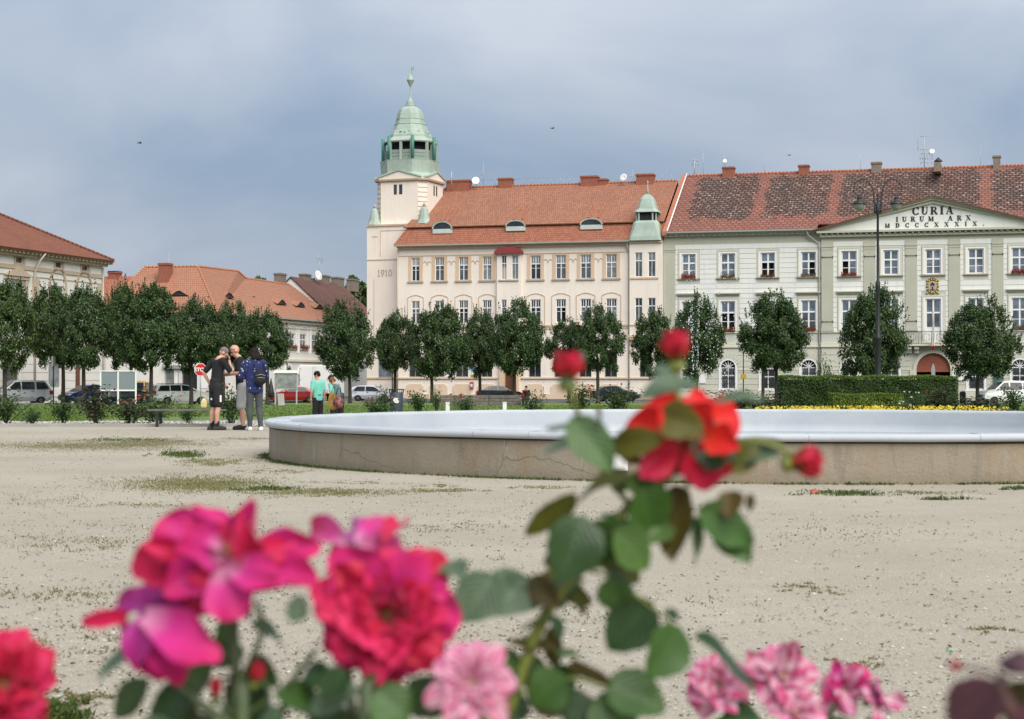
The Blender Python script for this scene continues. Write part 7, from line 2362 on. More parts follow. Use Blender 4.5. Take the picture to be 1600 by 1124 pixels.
# box lorry
p = gp(505, 160)
o = thing('box_lorry', 'white box lorry with closed rear doors behind the boys', 'lorry', p, math.radians(78), 'cars parked round the square')
b = MB(); b.box(-2.6, 1.6, -1.42, 1.42, .75, 3.35); b.build('cargo_box', M['white_paint'], o, bevel=.03)
for s in (-1, 1):
 b = MB(); b.box(-2.65, -2.601, min(s * .02, s * 1.36), max(s * .02, s * 1.36), .85, 3.25); dr = b.build('rear_door', M['white_paint'], o)
 b = MB()
 b.tube([(-2.67, s * .12, .9), (-2.67, s * .12, 3.2)], .02, 6)
 for z in (1.0, 2.0, 3.0): b.box(-2.67, -2.651, s * 1.3 - .08, s * 1.3 + .08, z - .03, z + .03)
 b.build('lock_rod', M['steel'], dr)
 b = MB(); b.box(-2.62, -2.55, s * 1.0 - .2, s * 1.0 + .2, .55, .68); b.build('tail_light', M['lamp_red'], o)
 for xc in (-1.6, 2.2):
  t = MB(); tt = MB(); tt.lathe([(.2, -.12), (.4, -.1), (.42, 0), (.4, .1), (.2, .12)], 0, 0, 16); t.faces([(xc + v[0], s * 1.1 + v[2], .42 + v[1]) for v in tt.v], tt.f, 0, True); t.build('wheel', M['tyre'], o)
b = MB(); b.box(-2.5, 3.0, -.5, .5, .45, .74); b.build('chassis', M['black_trim'], o)
b = MB(); b.prism([(1.7, .6), (3.3, .6), (3.3, 1.5), (2.9, 2.4), (1.7, 2.5)], -1.0, 1.0); b.build('cab', M['white_paint'], o, bevel=.05)

# ------------------------------------------------------------------ people
def skin_mat():
 m, n, l, p = nodes_of('skin')
 v = coords(n, l)
 f = ramp(n, l, noise(n, l, 14, 4, .6, v), .3, .7)
 l.new(mixrgb(n, l, f, (.50, .27, .19), (.58, .34, .25)), p.inputs['Base Color'])
 p.inputs['Roughness'].default_value = .55
 p.inputs['Subsurface Weight'].default_value = .08; p.inputs['Subsurface Radius'].default_value = (.02, .008, .004)
 return m
M['skin'] = skin_mat()
def cloth(name, c, rough=.9, var=.15):
 return mat(name, c, rough, var, 6, .12, bmp=.25)
def dotted(name, base, dot):
 m, n, l, p = nodes_of(name)
 v = coords(n, l)
 vo = n.new('ShaderNodeTexVoronoi'); vo.inputs['Scale'].default_value = 15; l.new(v, vo.inputs['Vector'])
 f = ramp(n, l, vo.outputs['Distance'], .18, .26, (1, 1, 1), (0, 0, 0))
 pk = ramp(n, l, noise(n, l, 9, 2, .5, v), .42, .5)
 l.new(mixrgb(n, l, mmath(n, l, 'MULTIPLY', f, pk), base, dot), p.inputs['Base Color']); p.inputs['Roughness'].default_value = .9
 return m
M['black_cloth'] = cloth('black_cotton', (.012, .012, .013)); M['black_short'] = cloth('black_shorts', (.016, .016, .018))
M['grey_cloth'] = cloth('pale_grey_jersey', (.42, .42, .42)); M['legging'] = cloth('grey_legging', (.07, .075, .08))
M['navy_dots'] = dotted('navy_dotted', (.014, .022, .10), (.62, .62, .62)); M['mint'] = cloth('mint_cotton', (.16, .52, .42))
M['teal'] = cloth('grey_teal', (.10, .19, .18)); M['ochre'] = cloth('ochre_cotton', (.50, .30, .04)); M['shoe_dark'] = cloth('dark_suede', (.035, .033, .03))
M['shoe_white'] = mat('white_shoe', (.70, .69, .67), .6, .05); M['hair_grey'] = mat('cropped_grey_hair', (.17, .14, .12), .8, .3, 40)
M['hair_dark'] = mat('dark_hair', (.016, .012, .010), .75, .3, 30, spec=.15); M['hair_brown'] = mat('brown_hair', (.06, .033, .018), .75, .3, 30, spec=.15); M['hair_light'] = mat('light_brown_hair', (.16, .09, .045), .75, .3, 30, spec=.15)
M['sunglass'] = mat('dark_red_glasses', (.10, .012, .015), .25, 0)

def remeshed(mb, name, mt, parent, vox, smooth=2):
 me = mb.mesh(name, mt)
 tmp = bpy.data.objects.new('tmp', me); COL.objects.link(tmp)
 md = tmp.modifiers.new('r', 'REMESH'); md.mode = 'VOXEL'; md.voxel_size = vox; md.use_smooth_shade = True
 sm = tmp.modifiers.new('s', 'SMOOTH'); sm.factor = .5; sm.iterations = smooth
 dg = bpy.context.evaluated_depsgraph_get()
 new = bpy.data.meshes.new_from_object(tmp.evaluated_get(dg))
 bpy.data.objects.remove(tmp); new.name = name
 new.materials.clear(); new.materials.append(mt)
 new.polygons.foreach_set('use_smooth', [True] * len(new.polygons)); new.polygons.foreach_set('material_index', [0] * len(new.polygons))
 return link(name, new, parent)

def chain(b, pts, rad, n=10):
 """a limb: tapered segments with round joints"""
 pts = [Vector(p) for p in pts]
 fp, fr = [], []
 for i in range(len(pts) - 1):
  for t in (0, .25, .5, .75):
   fp.append(pts[i].lerp(pts[i + 1], t)); fr.append(rad[i] + (rad[i + 1] - rad[i]) * t)
 fp.append(pts[-1]); fr.append(rad[-1])
 for p, r in zip(fp, fr):
  b.ball(p, r, 0, n, 7)
 for (p0, p1, r0, r1) in zip(fp[:-1], fp[1:], fr[:-1], fr[1:]):
  if (p1 - p0).length > 1e-4: b.tube([p0, p1], [r0, r1], n)

def hand(b, wrist, d, palm_n, k, curl):
 """palm and five fingers; d along the hand, palm_n out of the palm"""
 d = Vector(d).normalized(); nn = Vector(palm_n); nn = (nn - d * nn.dot(d)).normalized(); sd = d.cross(nn)
 w = Vector(wrist)
 R = Matrix((d, sd, nn)).transposed()
 b.ball(w + d * .045 * k, (.052 * k, .042 * k, .018 * k), 0, 10, 6, R)
 for i, (off, L) in enumerate(((-.03, .062), (-.01, .072), (.01, .075), (.03, .068))):
  p0 = w + d * .085 * k + sd * off * k
  a1, a2 = curl * .6, curl * 1.4
  p1 = p0 + (d * math.cos(a1) + nn * math.sin(a1)) * L * .5 * k
  p2 = p1 + (d * math.cos(a2) + nn * math.sin(a2)) * L * .5 * k
  chain(b, [p0, p1, p2], [.0095 * k, .009 * k, .0078 * k], 7)
 t0 = w + d * .03 * k + sd * .04 * k
 t1 = t0 + (d * .6 + sd * .6 + nn * .4).normalized() * .035 * k
 chain(b, [t0, t1, t1 + (d * .8 + nn * .5).normalized() * .03 * k], [.012 * k, .0105 * k, .009 * k], 7)

def person(label, px, d, yaw, h, pose, wear, loc_z=0.0, group=None):
 """figure facing its own +x, left side +y; pose gives joints for a 1.78 m body"""
 k = h / 1.78
 p = gp(px, d)
 o = thing('person', label, 'person', (p.x, p.y, p.z + loc_z), math.radians(yaw), group)
 V = lambda t: Vector(t) * k
 lean = pose.get('lean', .03)
 pel = V(pose.get('pelvis', (0, 0, .95)))
 def sp(t, z, y=0): return pel + V((lean * t, y, z))
 chest = sp(.75, .36); neck = sp(1.0, .55);
 hd = neck + V(pose.get('head', (.05, 0, .17)))
 hp, hyaw, hroll = pose.get('hpitch', .2), pose.get('hyaw', 0), 0
 RH = Matrix.Rotation(hyaw, 3, 'Z') @ Matrix.Rotation(hp, 3, 'Y')
 sh = {s: sp(.92, .50, s * .19 * pose.get('broad', 1)) for s in (-1, 1)}
 el = {-1: V(pose['el_r']), 1: V(pose['el_l'])}; wr = {-1: V(pose['wr_r']), 1: V(pose['wr_l'])}
 hip = {s: pel + V((0, s * .09, -.04)) for s in (-1, 1)}
 kn = {-1: V(pose.get('kn_r', (.02, -.10, .50))), 1: V(pose.get('kn_l', (.02, .10, .50)))}
 an = {-1: V(pose.get('an_r', (-.02, -.11, .085))), 1: V(pose.get('an_l', (-.02, .11, .085)))}
 toe = {s: an[s] + V((.13, s * .03, -.045)) for s in (-1, 1)}
 b = MB()
 # torso under the clothes, neck, head
 for t, z, rx, ry in ((0, .0, .10, .145), (.25, .12, .09, .135), (.5, .25, .095, .145), (.8, .38, .10, .16), (.95, .47, .085, .15)):
  b.ball(sp(t, z), (rx * k, ry * k, .11 * k), 0, 14, 9)
 chain(b, [sp(.9, .48), neck, hd + V((-.01, 0, -.08))], [.07 * k, .056 * k, .056 * k])
 b.ball(hd + RH @ V((-.008, 0, .03)), (.097 * k, .076 * k, .10 * k), 0, 16, 12, RH)
 b.ball(hd + RH @ V((.028, 0, -.045)), (.062 * k, .056 * k, .072 * k), 0, 14, 10, RH)
 b.ball(hd + RH @ V((.062, 0, -.085)), (.026 * k, .03 * k, .022 * k), 0, 10, 6, RH)
 chain(b, [hd + RH @ V((.085, 0, .02)), hd + RH @ V((.108, 0, -.022))], [.010 * k, .016 * k])
 b.ball(hd + RH @ V((.080, 0, -.055)), (.016 * k, .028 * k, .010 * k), 0, 8, 6, RH)
 b.ball(hd + RH @ V((.075, 0, .033)), (.018 * k, .05 * k, .012 * k), 0, 8, 6, RH)
 for s in (-1, 1):
  b.ball(hd + RH @ V((-.01, s * .078, -.01)), (.022 * k, .010 * k, .033 * k), 0, 8, 6, RH)
  chain(b, [sh[s], el[s], wr[s]], [.056 * k, .043 * k, .029 * k])
  hdv = V(pose.get('hand_r' if s < 0 else 'hand_l', (0, 0, -1)))
  hand(b, wr[s], hdv, V(pose.get('palm_r' if s < 0 else 'palm_l', (0, -s, 0))), k, pose.get('curl', .5))
  calf = kn[s].lerp(an[s], .35) + V((-.025, 0, 0))
  chain(b, [hip[s], kn[s], calf, an[s]], [.09 * k, .057 * k, .058 * k, .038 * k])
  chain(b, [an[s] + V((-.035, 0, -.04)), toe[s]], [.036 * k, .034 * k])
 body = remeshed(b, 'body', M['skin'], o, .0105 * max(k, .8))
 for s in (-1, 1):
  e = MB(); e.ball(hd + RH @ V((.083, s * .031, .012)), .011 * k, 0, 8, 6); e.build('eye', M['hair_dark'], body)
 # clothes
 g = MB(); r_ = wear.get('puff', 1.0)
 low = wear.get('hem', -.06)
 zz = [(t_ / 17) for t_ in range(18)]
 for t_ in zz:
  z = low + (.47 - low) * t_
  rx = (.125 - .012 * math.sin(t_ * 3.1)) * r_; ry = (.165 + .02 * t_) * r_ * (1 if t_ < .95 else .9)
  g.ball(sp(max(0, t_), z), (rx * k, ry * k, .075 * k), 0, 14, 8)
 chain(g, [sp(.92, .47), neck + V((0, 0, -.02))], [.085 * k, .062 * k])
 for s in (-1, 1):
  chain(g, [sp(.9, .47, s * .08), sh[s]], [.085 * k, .078 * k * r_])
  if wear.get('sleeve', 'short') == 'short':
   chain(g, [sh[s], sh[s].lerp(el[s], .8)], [.078 * k, .064 * k])
  else:
   chain(g, [sh[s], el[s], el[s].lerp(wr[s], .9)], [.08 * k * r_, .062 * k * r_, .048 * k])
 if wear.get('hood'):
  for a in range(7):
   an_ = math.pi * (.5 + a / 6)
   g.ball(neck + V((.02 + .09 * math.cos(an_), .11 * math.sin(an_), -.01 + .015 * math.sin(a))), .05 * k, 0, 8, 6)
 shirt = remeshed(g, wear.get('top_name', 'shirt'), wear['top'], o, .013, 8)
 g = MB()
 for z in (-.02, .04, .09, -.05, .01, -.08): g.ball(sp(.1 if z > 0 else 0, z), (.122 * k, .165 * k, .08 * k), 0, 14, 8)
 frac = wear.get('leg', .75)
 lw = wear.get('loose', 1.2)
 for s in (-1, 1):
  if frac <= 1:
   chain(g, [hip[s], hip[s].lerp(kn[s], frac)], [.105 * k, .078 * lw * k])
  else:
   calf = kn[s].lerp(an[s], .35) + V((-.025, 0, 0)); q = frac - 1
   e_ = an[s] if q > .8 else kn[s].lerp(an[s], q)
   pts = [hip[s], kn[s]] + ([calf] if q > .4 else []) + [e_]
   rads = [.102 * k, .066 * lw * k] + ([.064 * lw * k] if q > .4 else []) + [(.046 if q > .8 else .068) * lw * k]
   chain(g, pts, rads)
 remeshed(g, wear.get('bottom_name', 'shorts'), wear['bottom'], o, .013, 5)
 for s in (-1, 1):
  g = MB()
  chain(g, [an[s] + V((-.05, 0, -.045)), an[s].lerp(toe[s], .5) + V((0, 0, -.015)), toe[s] + V((.03, 0, -.012))], [.05 * k, .056 * k, .048 * k])
  g.box(*[v for v in (an[s].x - .09 * k, toe[s].x + .07 * k, an[s].y - .045 * k, an[s].y + .05 * k, an[s].z - .083 * k, an[s].z - .065 * k)])
  remeshed(g, 'shoe', wear['shoe'], o, .012)
  if wear.get('sock'):
   g = MB(); chain(g, [an[s] + V((0, 0, -.01)), an[s].lerp(kn[s], .22)], [.045 * k, .047 * k]); g.build('sock', wear['sock'], o)
 if wear.get('hair'):
  g = MB(); hk = wear.get('hair_kind', 'crop')
  if hk == 'crop':
   g.ball(hd + RH @ V((-.012, 0, .042)), (.101 * k, .080 * k, .095 * k), 0, 18, 12, RH)
  elif hk == 'boy':
   g.ball(hd + RH @ V((-.015, 0, .045)), (.112 * k, .092 * k, .098 * k), 0, 18, 12, RH); g.ball(hd + RH @ V((.055, 0, .075)), (.05 * k, .07 * k, .04 * k), 0, 12, 8, RH); g.ball(hd + RH @ V((-.06, 0, -.01)), (.06 * k, .075 * k, .07 * k), 0, 12, 8, RH)
  else:
   g.ball(hd + RH @ V((-.02, 0, .035)), (.118 * k, .105 * k, .115 * k), 0, 18, 12, RH)
   for s in (-1, 0, 1): g.ball(hd + RH @ V((-.055, s * .06, -.07)), (.07 * k, .065 * k, .10 * k), 0, 12, 8, RH)
  # keep the face free
  cut = [v for v in g.v]
  ho = remeshed(g, 'hair', wear['hair'], o, .010)
  if hk in ('crop', 'boy'):
   bm = bmesh.new(); bm.from_mesh(ho.data)
   lim = hd + RH @ V((.045 if hk == 'crop' else .075, 0, .03)); nx = RH @ Vector((1, 0, -.55)).normalized()
   bmesh.ops.delete(bm, geom=[v for v in bm.verts if (v.co - lim).dot(nx) > 0], context='VERTS'); bm.to_mesh(ho.data); bm.free()
 o['_hd'] = [*(hd)]
 return o, hd, RH, k, sp

# left man: back towards us, hand raised to his chin
o, hd, RH, k, sp = person('man in black shirt and black shorts, hand to his face', 337, 36.6, 38, 1.80,
 dict(lean=.07, head=(.11, 0, .115), hpitch=.75, hyaw=-.35, el_r=(.22, -.27, 1.20), wr_r=(.27, -.10, 1.45), hand_r=(.05, .35, 1), palm_r=(-1, .2, 0), el_l=(-.10, .33, 1.20), wr_l=(.02, .30, .97), hand_l=(.15, -.1, -1), palm_l=(0, -1, 0),
   an_r=(-.02, -.10, .085), an_l=(-.03, .12, .085), curl=1.0, broad=1.06),
 dict(top=M['black_cloth'], bottom=M['black_short'], shoe=M['shoe_dark'], sock=M['black_cloth'], hair=M['hair_grey'], hem=-.10, leg=.86, loose=1.32))
b = MB(); b.box(-.02, .02, -.222 * k, -.212 * k, .60, .74); b.build('side_stripe', M['white_paint'], o)
b = MB(); b.box(-.13 * k, -.115 * k, -.06, -.02, .64, .68); b.build('shorts_mark', M['white_paint'], o)
# second man: facing him, looking at his hands
o, hd, RH, k, sp = person('bald man in black shirt and pale grey shorts with sunglasses on his head', 378, 36.9, 192, 1.83,
 dict(lean=.05, head=(.09, 0, .135), hpitch=.55, el_r=(.10, -.30, 1.20), wr_r=(.33, -.12, 1.17), hand_r=(.6, .5, .1), palm_r=(-.3, 1, .3), el_l=(.08, .30, 1.18), wr_l=(.34, .07, 1.14), hand_l=(.6, -.5, .1), palm_l=(0, -1, .4), curl=1.1, broad=1.08),
 dict(top=M['black_cloth'], bottom=M['grey_cloth'], shoe=M['black_cloth'], hem=-.10, leg=1.02, loose=1.42))
b = MB()
for s in (-1, 1):
 b.ball(hd + RH @ Vector((.075, s * .036, .088)) * k, (.014, .03, .022), 0, 10, 6, RH)
 b.tube([hd + RH @ Vector((.07, s * .066, .085)) * k, hd + RH @ Vector((-.01, s * .082, .03)) * k], .004, 5)
b.build('sunglasses', M['sunglass'], o)
b = MB(); b.tube([(.30 * k, .085 * k, 1.145 * k), (.315 * k, .08 * k, 1.143 * k)], .036 * k, 12); b.build('wristwatch', M['black_trim'], o)
b = MB(); b.box(.13 * k, .14 * k, .07, .10, 1.36 * k, 1.40 * k); b.build('shirt_mark', M['white_paint'], o)
# woman with the dotted hoodie
o, hd, RH, k, sp = person('woman in navy dotted hoodie and grey leggings seen from behind', 398, 36.2, 108, 1.72,
 dict(lean=.04, head=(.05, 0, .15), hpitch=.45, hyaw=.25, el_r=(.12, -.27, 1.18), wr_r=(.30, -.06, 1.16), hand_r=(.6, .6, .1), palm_r=(0, 1, .2), el_l=(.06, .30, 1.16), wr_l=(.29, .10, 1.16), hand_l=(.6, -.5, .1), palm_l=(0, -1, .2), curl=1.0,
   an_r=(-.06, -.12, .085), an_l=(.02, .10, .085)),
 dict(top=M['navy_dots'], top_name='hoodie', sleeve='long', hood=True, puff=1.14, bottom=M['legging'], bottom_name='leggings', leg=2.0, loose=1.14, shoe=M['shoe_white'], hair=M['hair_dark'], hair_kind='bob', hem=-.10))
# her little rucksack
R_ = Matrix.Rotation(math.radians(108), 3, 'Z')
c0 = o.location + R_ @ Vector((-.205, -.08, 1.10))
bp = thing('rucksack', 'small black rucksack on the back of the woman in the dotted hoodie', 'rucksack', c0, math.radians(108))
b = MB(); b.ball((0, 0, .02), (.07, .12, .15), 0, 16, 10); b.ball((0, 0, -.06), (.075, .125, .09), 0, 16, 10); remeshed(b, 'pack_body', M['black_cloth'], bp, .012)
b = MB(); b.ball((-.06, 0, -.04), (.03, .09, .07), 0, 12, 8); b.build('front_pocket', M['black_short'], bp)
b = MB(); b.tube([(-.05, -.1, .05), (-.08, 0, .075), (-.05, .1, .05)], .006, 5); b.tube([(-.075, -.085, 0), (-.095, 0, .012), (-.075, .085, 0)], .005, 5); b.build('zip', M['steel'], bp)
for s in (-1, 1):
 b = MB(); b.tube([(.0, s * .08, .14), (.07, s * .10, .28), (.19, s * .11, .33)], .014, 6, flat=.5); b.build('strap', M['black_cloth'], bp)
# children
kid = dict(lean=.02, head=(.03, 0, .175), hpitch=.55, el_r=(-.02, -.25, 1.16), wr_r=(.05, -.24, .93), el_l=(-.02, .25, 1.16), wr_l=(.06, .23, .93), curl=.5, broad=.92)
person('boy with dark hair in mint shirt and black trousers', 497, 39.6, 128, 1.27, dict(kid, hyaw=.45, hpitch=.5),
 dict(top=M['mint'], bottom=M['black_cloth'], bottom_name='trousers', leg=2.0, loose=1.35, shoe=M['shoe_dark'], hair=M['hair_dark'], hair_kind='boy', hem=-.06, puff=1.06))
person('brown haired child in mint shirt behind the smaller child', 523, 40.2, 150, 1.21, dict(kid, hyaw=.1, hpitch=.6, head=(.09, 0, .14), lean=.06),
 dict(top=M['mint'], bottom=M['black_cloth'], bottom_name='trousers', leg=2.0, loose=1.3, shoe=M['shoe_dark'], hair=M['hair_brown'], hair_kind='boy', hem=-.05))
o, hd, RH, k, sp = person('light haired child in grey green shirt bending forward with a bag', 533, 39.0, 175, 1.17, dict(kid, lean=.16, head=(.13, 0, .10), hpitch=.9, el_r=(.12, -.22, 1.14), wr_r=(.26, -.16, .92), el_l=(.12, .22, 1.12), wr_l=(.27, .14, .92)),
 dict(top=M['teal'], bottom=M['black_cloth'], bottom_name='trousers', leg=2.0, loose=1.3, shoe=M['shoe_white'], hair=M['hair_light'], hair_kind='boy', hem=-.02))
q = gp(528.5, 38.7)
b = MB(); b.ball((0, 0, .12), (.13, .08, .14), 0, 16, 10); b.ball((.02, -.03, .07), (.10, .09, .10), 0, 12, 8)
sb = thing('school_bag', 'dark patterned school bag held by the bending child', 'bag', (q.x, q.y, .44))
m, n, l, p_ = nodes_of('patterned_bag'); l.new(ramp(n, l, noise(n, l, 14, 3, .6, coords(n, l)), .45, .55, (.02, .018, .02), (.26, .06, .05)), p_.inputs['Base Color'])
remeshed(b, 'bag_body', m, sb, .012)
b = MB(); b.tube([(-.05, 0, .24), (-.02, 0, .42), (.05, 0, .44), (.07, 0, .24)], .01, 6); b.build('handle', M['black_cloth'], sb)
q = gp(519.5, 39.3)
ob = thing('ochre_bag', 'ochre yellow cloth bag between the two smaller children', 'bag', (q.x, q.y, .42))
b = MB(); b.ball((0, 0, .16), (.10, .07, .19), 0, 14, 9); b.ball((.01, 0, .05), (.11, .08, .10), 0, 14, 9); remeshed(b, 'bag_body', M['ochre'], ob, .012)
b = MB(); b.tube([(-.04, 0, .33), (0, 0, .42), (.04, 0, .33)], .01, 6); b.build('handle', M['ochre'], ob)
# person sitting by the log seat
person('seated person in dark clothes at the right end of the log seat', 823, 116.5, 250, 1.75,
 dict(lean=.08, pelvis=(0, 0, .50), head=(.06, 0, .17), el_r=(.08, -.26, .72), wr_r=(.28, -.12, .62), el_l=(.08, .26, .72), wr_l=(.28, .12, .62), kn_r=(.42, -.12, .50), kn_l=(.42, .12, .50), an_r=(.42, -.12, .085), an_l=(.42, .12, .085)),
 dict(top=M['black_cloth'], sleeve='long', bottom=M['black_short'], bottom_name='trousers', leg=2.0, loose=1.2, shoe=M['shoe_dark'], hair=M['hair_dark'], hair_kind='boy', hem=-.04))
p = gp(824, 117.2)
o = thing('stone_block', 'low dark stone block the seated person sits on', 'stone', (p.x, p.y, p.z))
b = MB(); b.box(-.45, .45, -.35, .25, 0, .40); b.build('block', mt_ if False else M['kerb'], o, bevel=.03)
b = MB(); b.box(-.5, .5, -.4, .3, .40, .45); b.build('cap_slab', M['kerb'], o, bevel=.01)

# ------------------------------------------------------------------ ground cover
def ground_np(px, py):
 """ground points (level part of the site) under arrays of photograph spots"""
 b_ = (562 - py) / FPX
 ry = math.cos(PITCH) - b_ * math.sin(PITCH); rz_ = math.sin(PITCH) + b_ * math.cos(PITCH)
 t = -CAMH / rz_
 return np.stack([(px - 800) / FPX * t, ry * t, np.zeros_like(t)], 1)

def blades(name, base, h, w, rg, mt, lean=.6):
 n = len(base)
 a = rg.uniform(0, 2 * np.pi, n)
 dx = np.stack([np.cos(a), np.sin(a), np.zeros(n)], 1)
 hh = h * rg.uniform(.5, 1.3, (n, 1)); ww = w * rg.uniform(.7, 1.3, (n, 1))
 up = np.stack([rg.normal(0, lean, n), rg.normal(0, lean, n), np.ones(n)], 1); up /= np.linalg.norm(up, axis=1)[:, None]
 v = np.empty((n, 4, 3))
 v[:, 0] = base - dx * ww; v[:, 1] = base + dx * ww
 mid_ = base + up * hh * .6
 v[:, 2] = base + up * hh + np.stack([rg.normal(0, .3, n), rg.normal(0, .3, n), np.zeros(n)], 1) * hh; v[:, 3] = mid_ - dx * ww * .7
 f = np.arange(n * 4).reshape(n, 4)
 return raw_mesh(name, v.reshape(-1, 3), f, mt)

M['blade_green'] = island_mat('grass_green', [(.035, .065, .012), (.07, .11, .02), (.12, .15, .035)], .7, .25)
M['blade_dry'] = island_mat('grass_dry', [(.12, .12, .045), (.20, .18, .085), (.29, .25, .14), (.15, .155, .055)], .8, .2)
M['blade_yellow'] = island_mat('grass_yellowish', [(.14, .165, .045), (.22, .21, .08), (.28, .25, .12), (.12, .145, .045)], .8, .2)
rng = np.random.default_rng(99)
PATCH = {'g': [], 'd': [], 'y': []}
for kind, cx, cy, rx, ry, n in (
  ('d', 130, 697, 180, 9, 9000), ('y', 200, 694, 150, 7, 4500), ('d', 250, 690, 80, 6, 3000), ('g', 190, 688, 60, 4, 700), ('d', 390, 686, 60, 3, 700), ('g', 285, 711, 36, 6, 1600), ('y', 330, 722, 60, 7, 2200), ('d', 430, 737, 60, 4, 500), ('y', 310, 757, 130, 13, 9000),
  ('y', 500, 770, 120, 7, 3000), ('g', 420, 765, 50, 4, 500), ('y', 690, 767, 80, 4, 800), ('d', 690, 760, 40, 3, 250), ('d', 560, 755, 60, 3, 250), ('g', 1330, 772, 80, 4, 900), ('d', 1450, 770, 90, 3, 500), ('g', 1480, 781, 60, 2.5, 250), ('y', 850, 762, 60, 3, 350), ('g', 1590, 764, 30, 4, 300),
  ('g', 55, 1116, 75, 16, 2600), ('d', 130, 1090, 60, 8, 350), ('y', 200, 790, 90, 5, 300), ('d', 120, 850, 130, 18, 520), ('d', 300, 830, 200, 20, 620), ('y', 560, 850, 140, 14, 420), ('d', 690, 823, 90, 9, 260), ('d', 80, 930, 120, 18, 360), ('d', 950, 800, 330, 22, 520),
  ('d', 1300, 830, 250, 24, 460), ('d', 1250, 920, 60, 8, 170), ('y', 1290, 925, 40, 5, 90), ('d', 1560, 985, 50, 8, 140), ('d', 1350, 1040, 60, 8, 150), ('d', 700, 900, 200, 40, 360), ('d', 200, 1000, 150, 30, 300), ('d', 1000, 960, 200, 40, 200), ('d', 60, 780, 90, 14, 420)):
 a = rng.uniform(0, 2 * np.pi, n); r = np.sqrt(rng.random(n))
 # clumped inside the patch
 m_c = max(8, n // 12); k = rng.integers(0, m_c, n); cl = rng.normal(0, .62, (m_c, 2))
 q = cl[k] * np.array([1, 1]) * .75 + rng.normal(0, .09, (n, 2))
 PATCH[kind].append(ground_np(cx + q[:, 0] * rx, cy + q[:, 1] * ry))
# weeds along the foot of the basin
n = 9000
t = rng.uniform(-math.pi, -.02, n); kk = (np.sin(t * 9) + np.sin(t * 23 + 1) + np.sin(t * 51) > -.6) | (rng.random(n) < .25)
t = t[kk]; n = len(t)
rr_ = BR + np.abs(rng.normal(0, .07, n)) + .02
foot = np.stack([BC.x + rr_ * np.cos(t), BC.y + rr_ * np.sin(t), np.zeros(n)], 1)
for nm, kind, mt, h_, w_ in (('weed_grass', 'g', 'blade_green', .034, .004), ('dry_grass', 'd', 'blade_dry', .016, .004), ('sparse_grass', 'y', 'blade_yellow', .018, .004)):
 pts = np.vstack(PATCH[kind] + ([foot] if kind == 'g' else []))
 keep = np.hypot(pts[:, 0] - BC.x, pts[:, 1] - BC.y) > BR + .01
 pts = pts[keep & (pts[:, 1] < 38) & (pts[:, 1] > 3)]
 o = link(nm, blades(nm, pts, h_, w_, rng, M[mt], .8))
 tag(o, {'g': 'green weeds growing along the basin foot and on the sand', 'd': 'dry brownish grass patches on the trodden sand', 'y': 'sparse yellowish grass on the sandy ground'}[kind], 'grass', kind='stuff')
# low flat crumbs of soil and leaf, flecks all over the sand
n = 8500
py_ = 660 + (1124 - 660) * rng.random(n) ** 1.25; px_ = rng.uniform(-40, 1640, n)
dens = .35 + .65 * (px_ < 900)
kk = rng.random(n) < .8 * dens * (.35 + .65 * (np.sin(px_ * .013 + py_ * .05) * np.sin(px_ * .031 - py_ * .02) > -.25))
pts = ground_np(px_[kk], py_[kk]); pts[:, 2] += .004
keep = np.hypot(pts[:, 0] - BC.x, pts[:, 1] - BC.y) > BR + .05
pts = pts[keep & (pts[:, 1] < 40)]
M['crumb'] = island_mat('soil_crumbs', [(.11, .09, .05), (.15, .135, .07), (.21, .17, .11), (.10, .10, .045)], .95, 0)
v, f = leaf_scatter(np.repeat(pts, 2, 0) + rng.normal(0, .012, (len(pts) * 2, 3)) * np.array([1.8, 1, .25]), np.tile([[0, 0, 1.0]], (len(pts) * 2, 1)), .022, rng, .5, .35)
o = link('soil_crumbs', raw_mesh('soil_crumbs', v, f, M['crumb']))
tag(o, 'dark crumbs of soil and dead leaf scattered over the sand', 'debris', kind='stuff')
# small stones
n = 16000
py_ = 680 + (1150 - 680) * rng.random(n) ** .8; px_ = rng.uniform(-40, 1640, n)
pts = ground_np(px_, py_)
keep = np.hypot(pts[:, 0] - BC.x, pts[:, 1] - BC.y) > BR + .05
pts = pts[keep]; n = len(pts)
r = rng.uniform(.0025, .0075, (n, 1)) * np.where(rng.random((n, 1)) < .06, 2.0, 1)
oc = np.array([[1, 0, 0], [0, 1, 0], [-1, 0, 0], [0, -1, 0], [0, 0, .7], [0, 0, -.5]])
v = pts[:, None, :] + oc[None] * r[:, None, :] * rng.uniform(.6, 1.3, (n, 6, 1)); v[:, :, 2] += .002
tri = np.array([[0, 1, 4], [1, 2, 4], [2, 3, 4], [3, 0, 4]])
f = (np.arange(n) * 6)[:, None, None] + tri[None]
M['stone_bits'] = island_mat('small_stones', [(.24, .2, .15), (.36, .32, .26), (.48, .43, .36), (.56, .52, .46), (.30, .23, .17)], .9, 0)
o = link('small_stones', raw_mesh('small_stones', v.reshape(-1, 3), f.reshape(-1, 3), M['stone_bits']))
tag(o, 'small pale and grey stones strewn over the sandy ground', 'stones', kind='stuff')
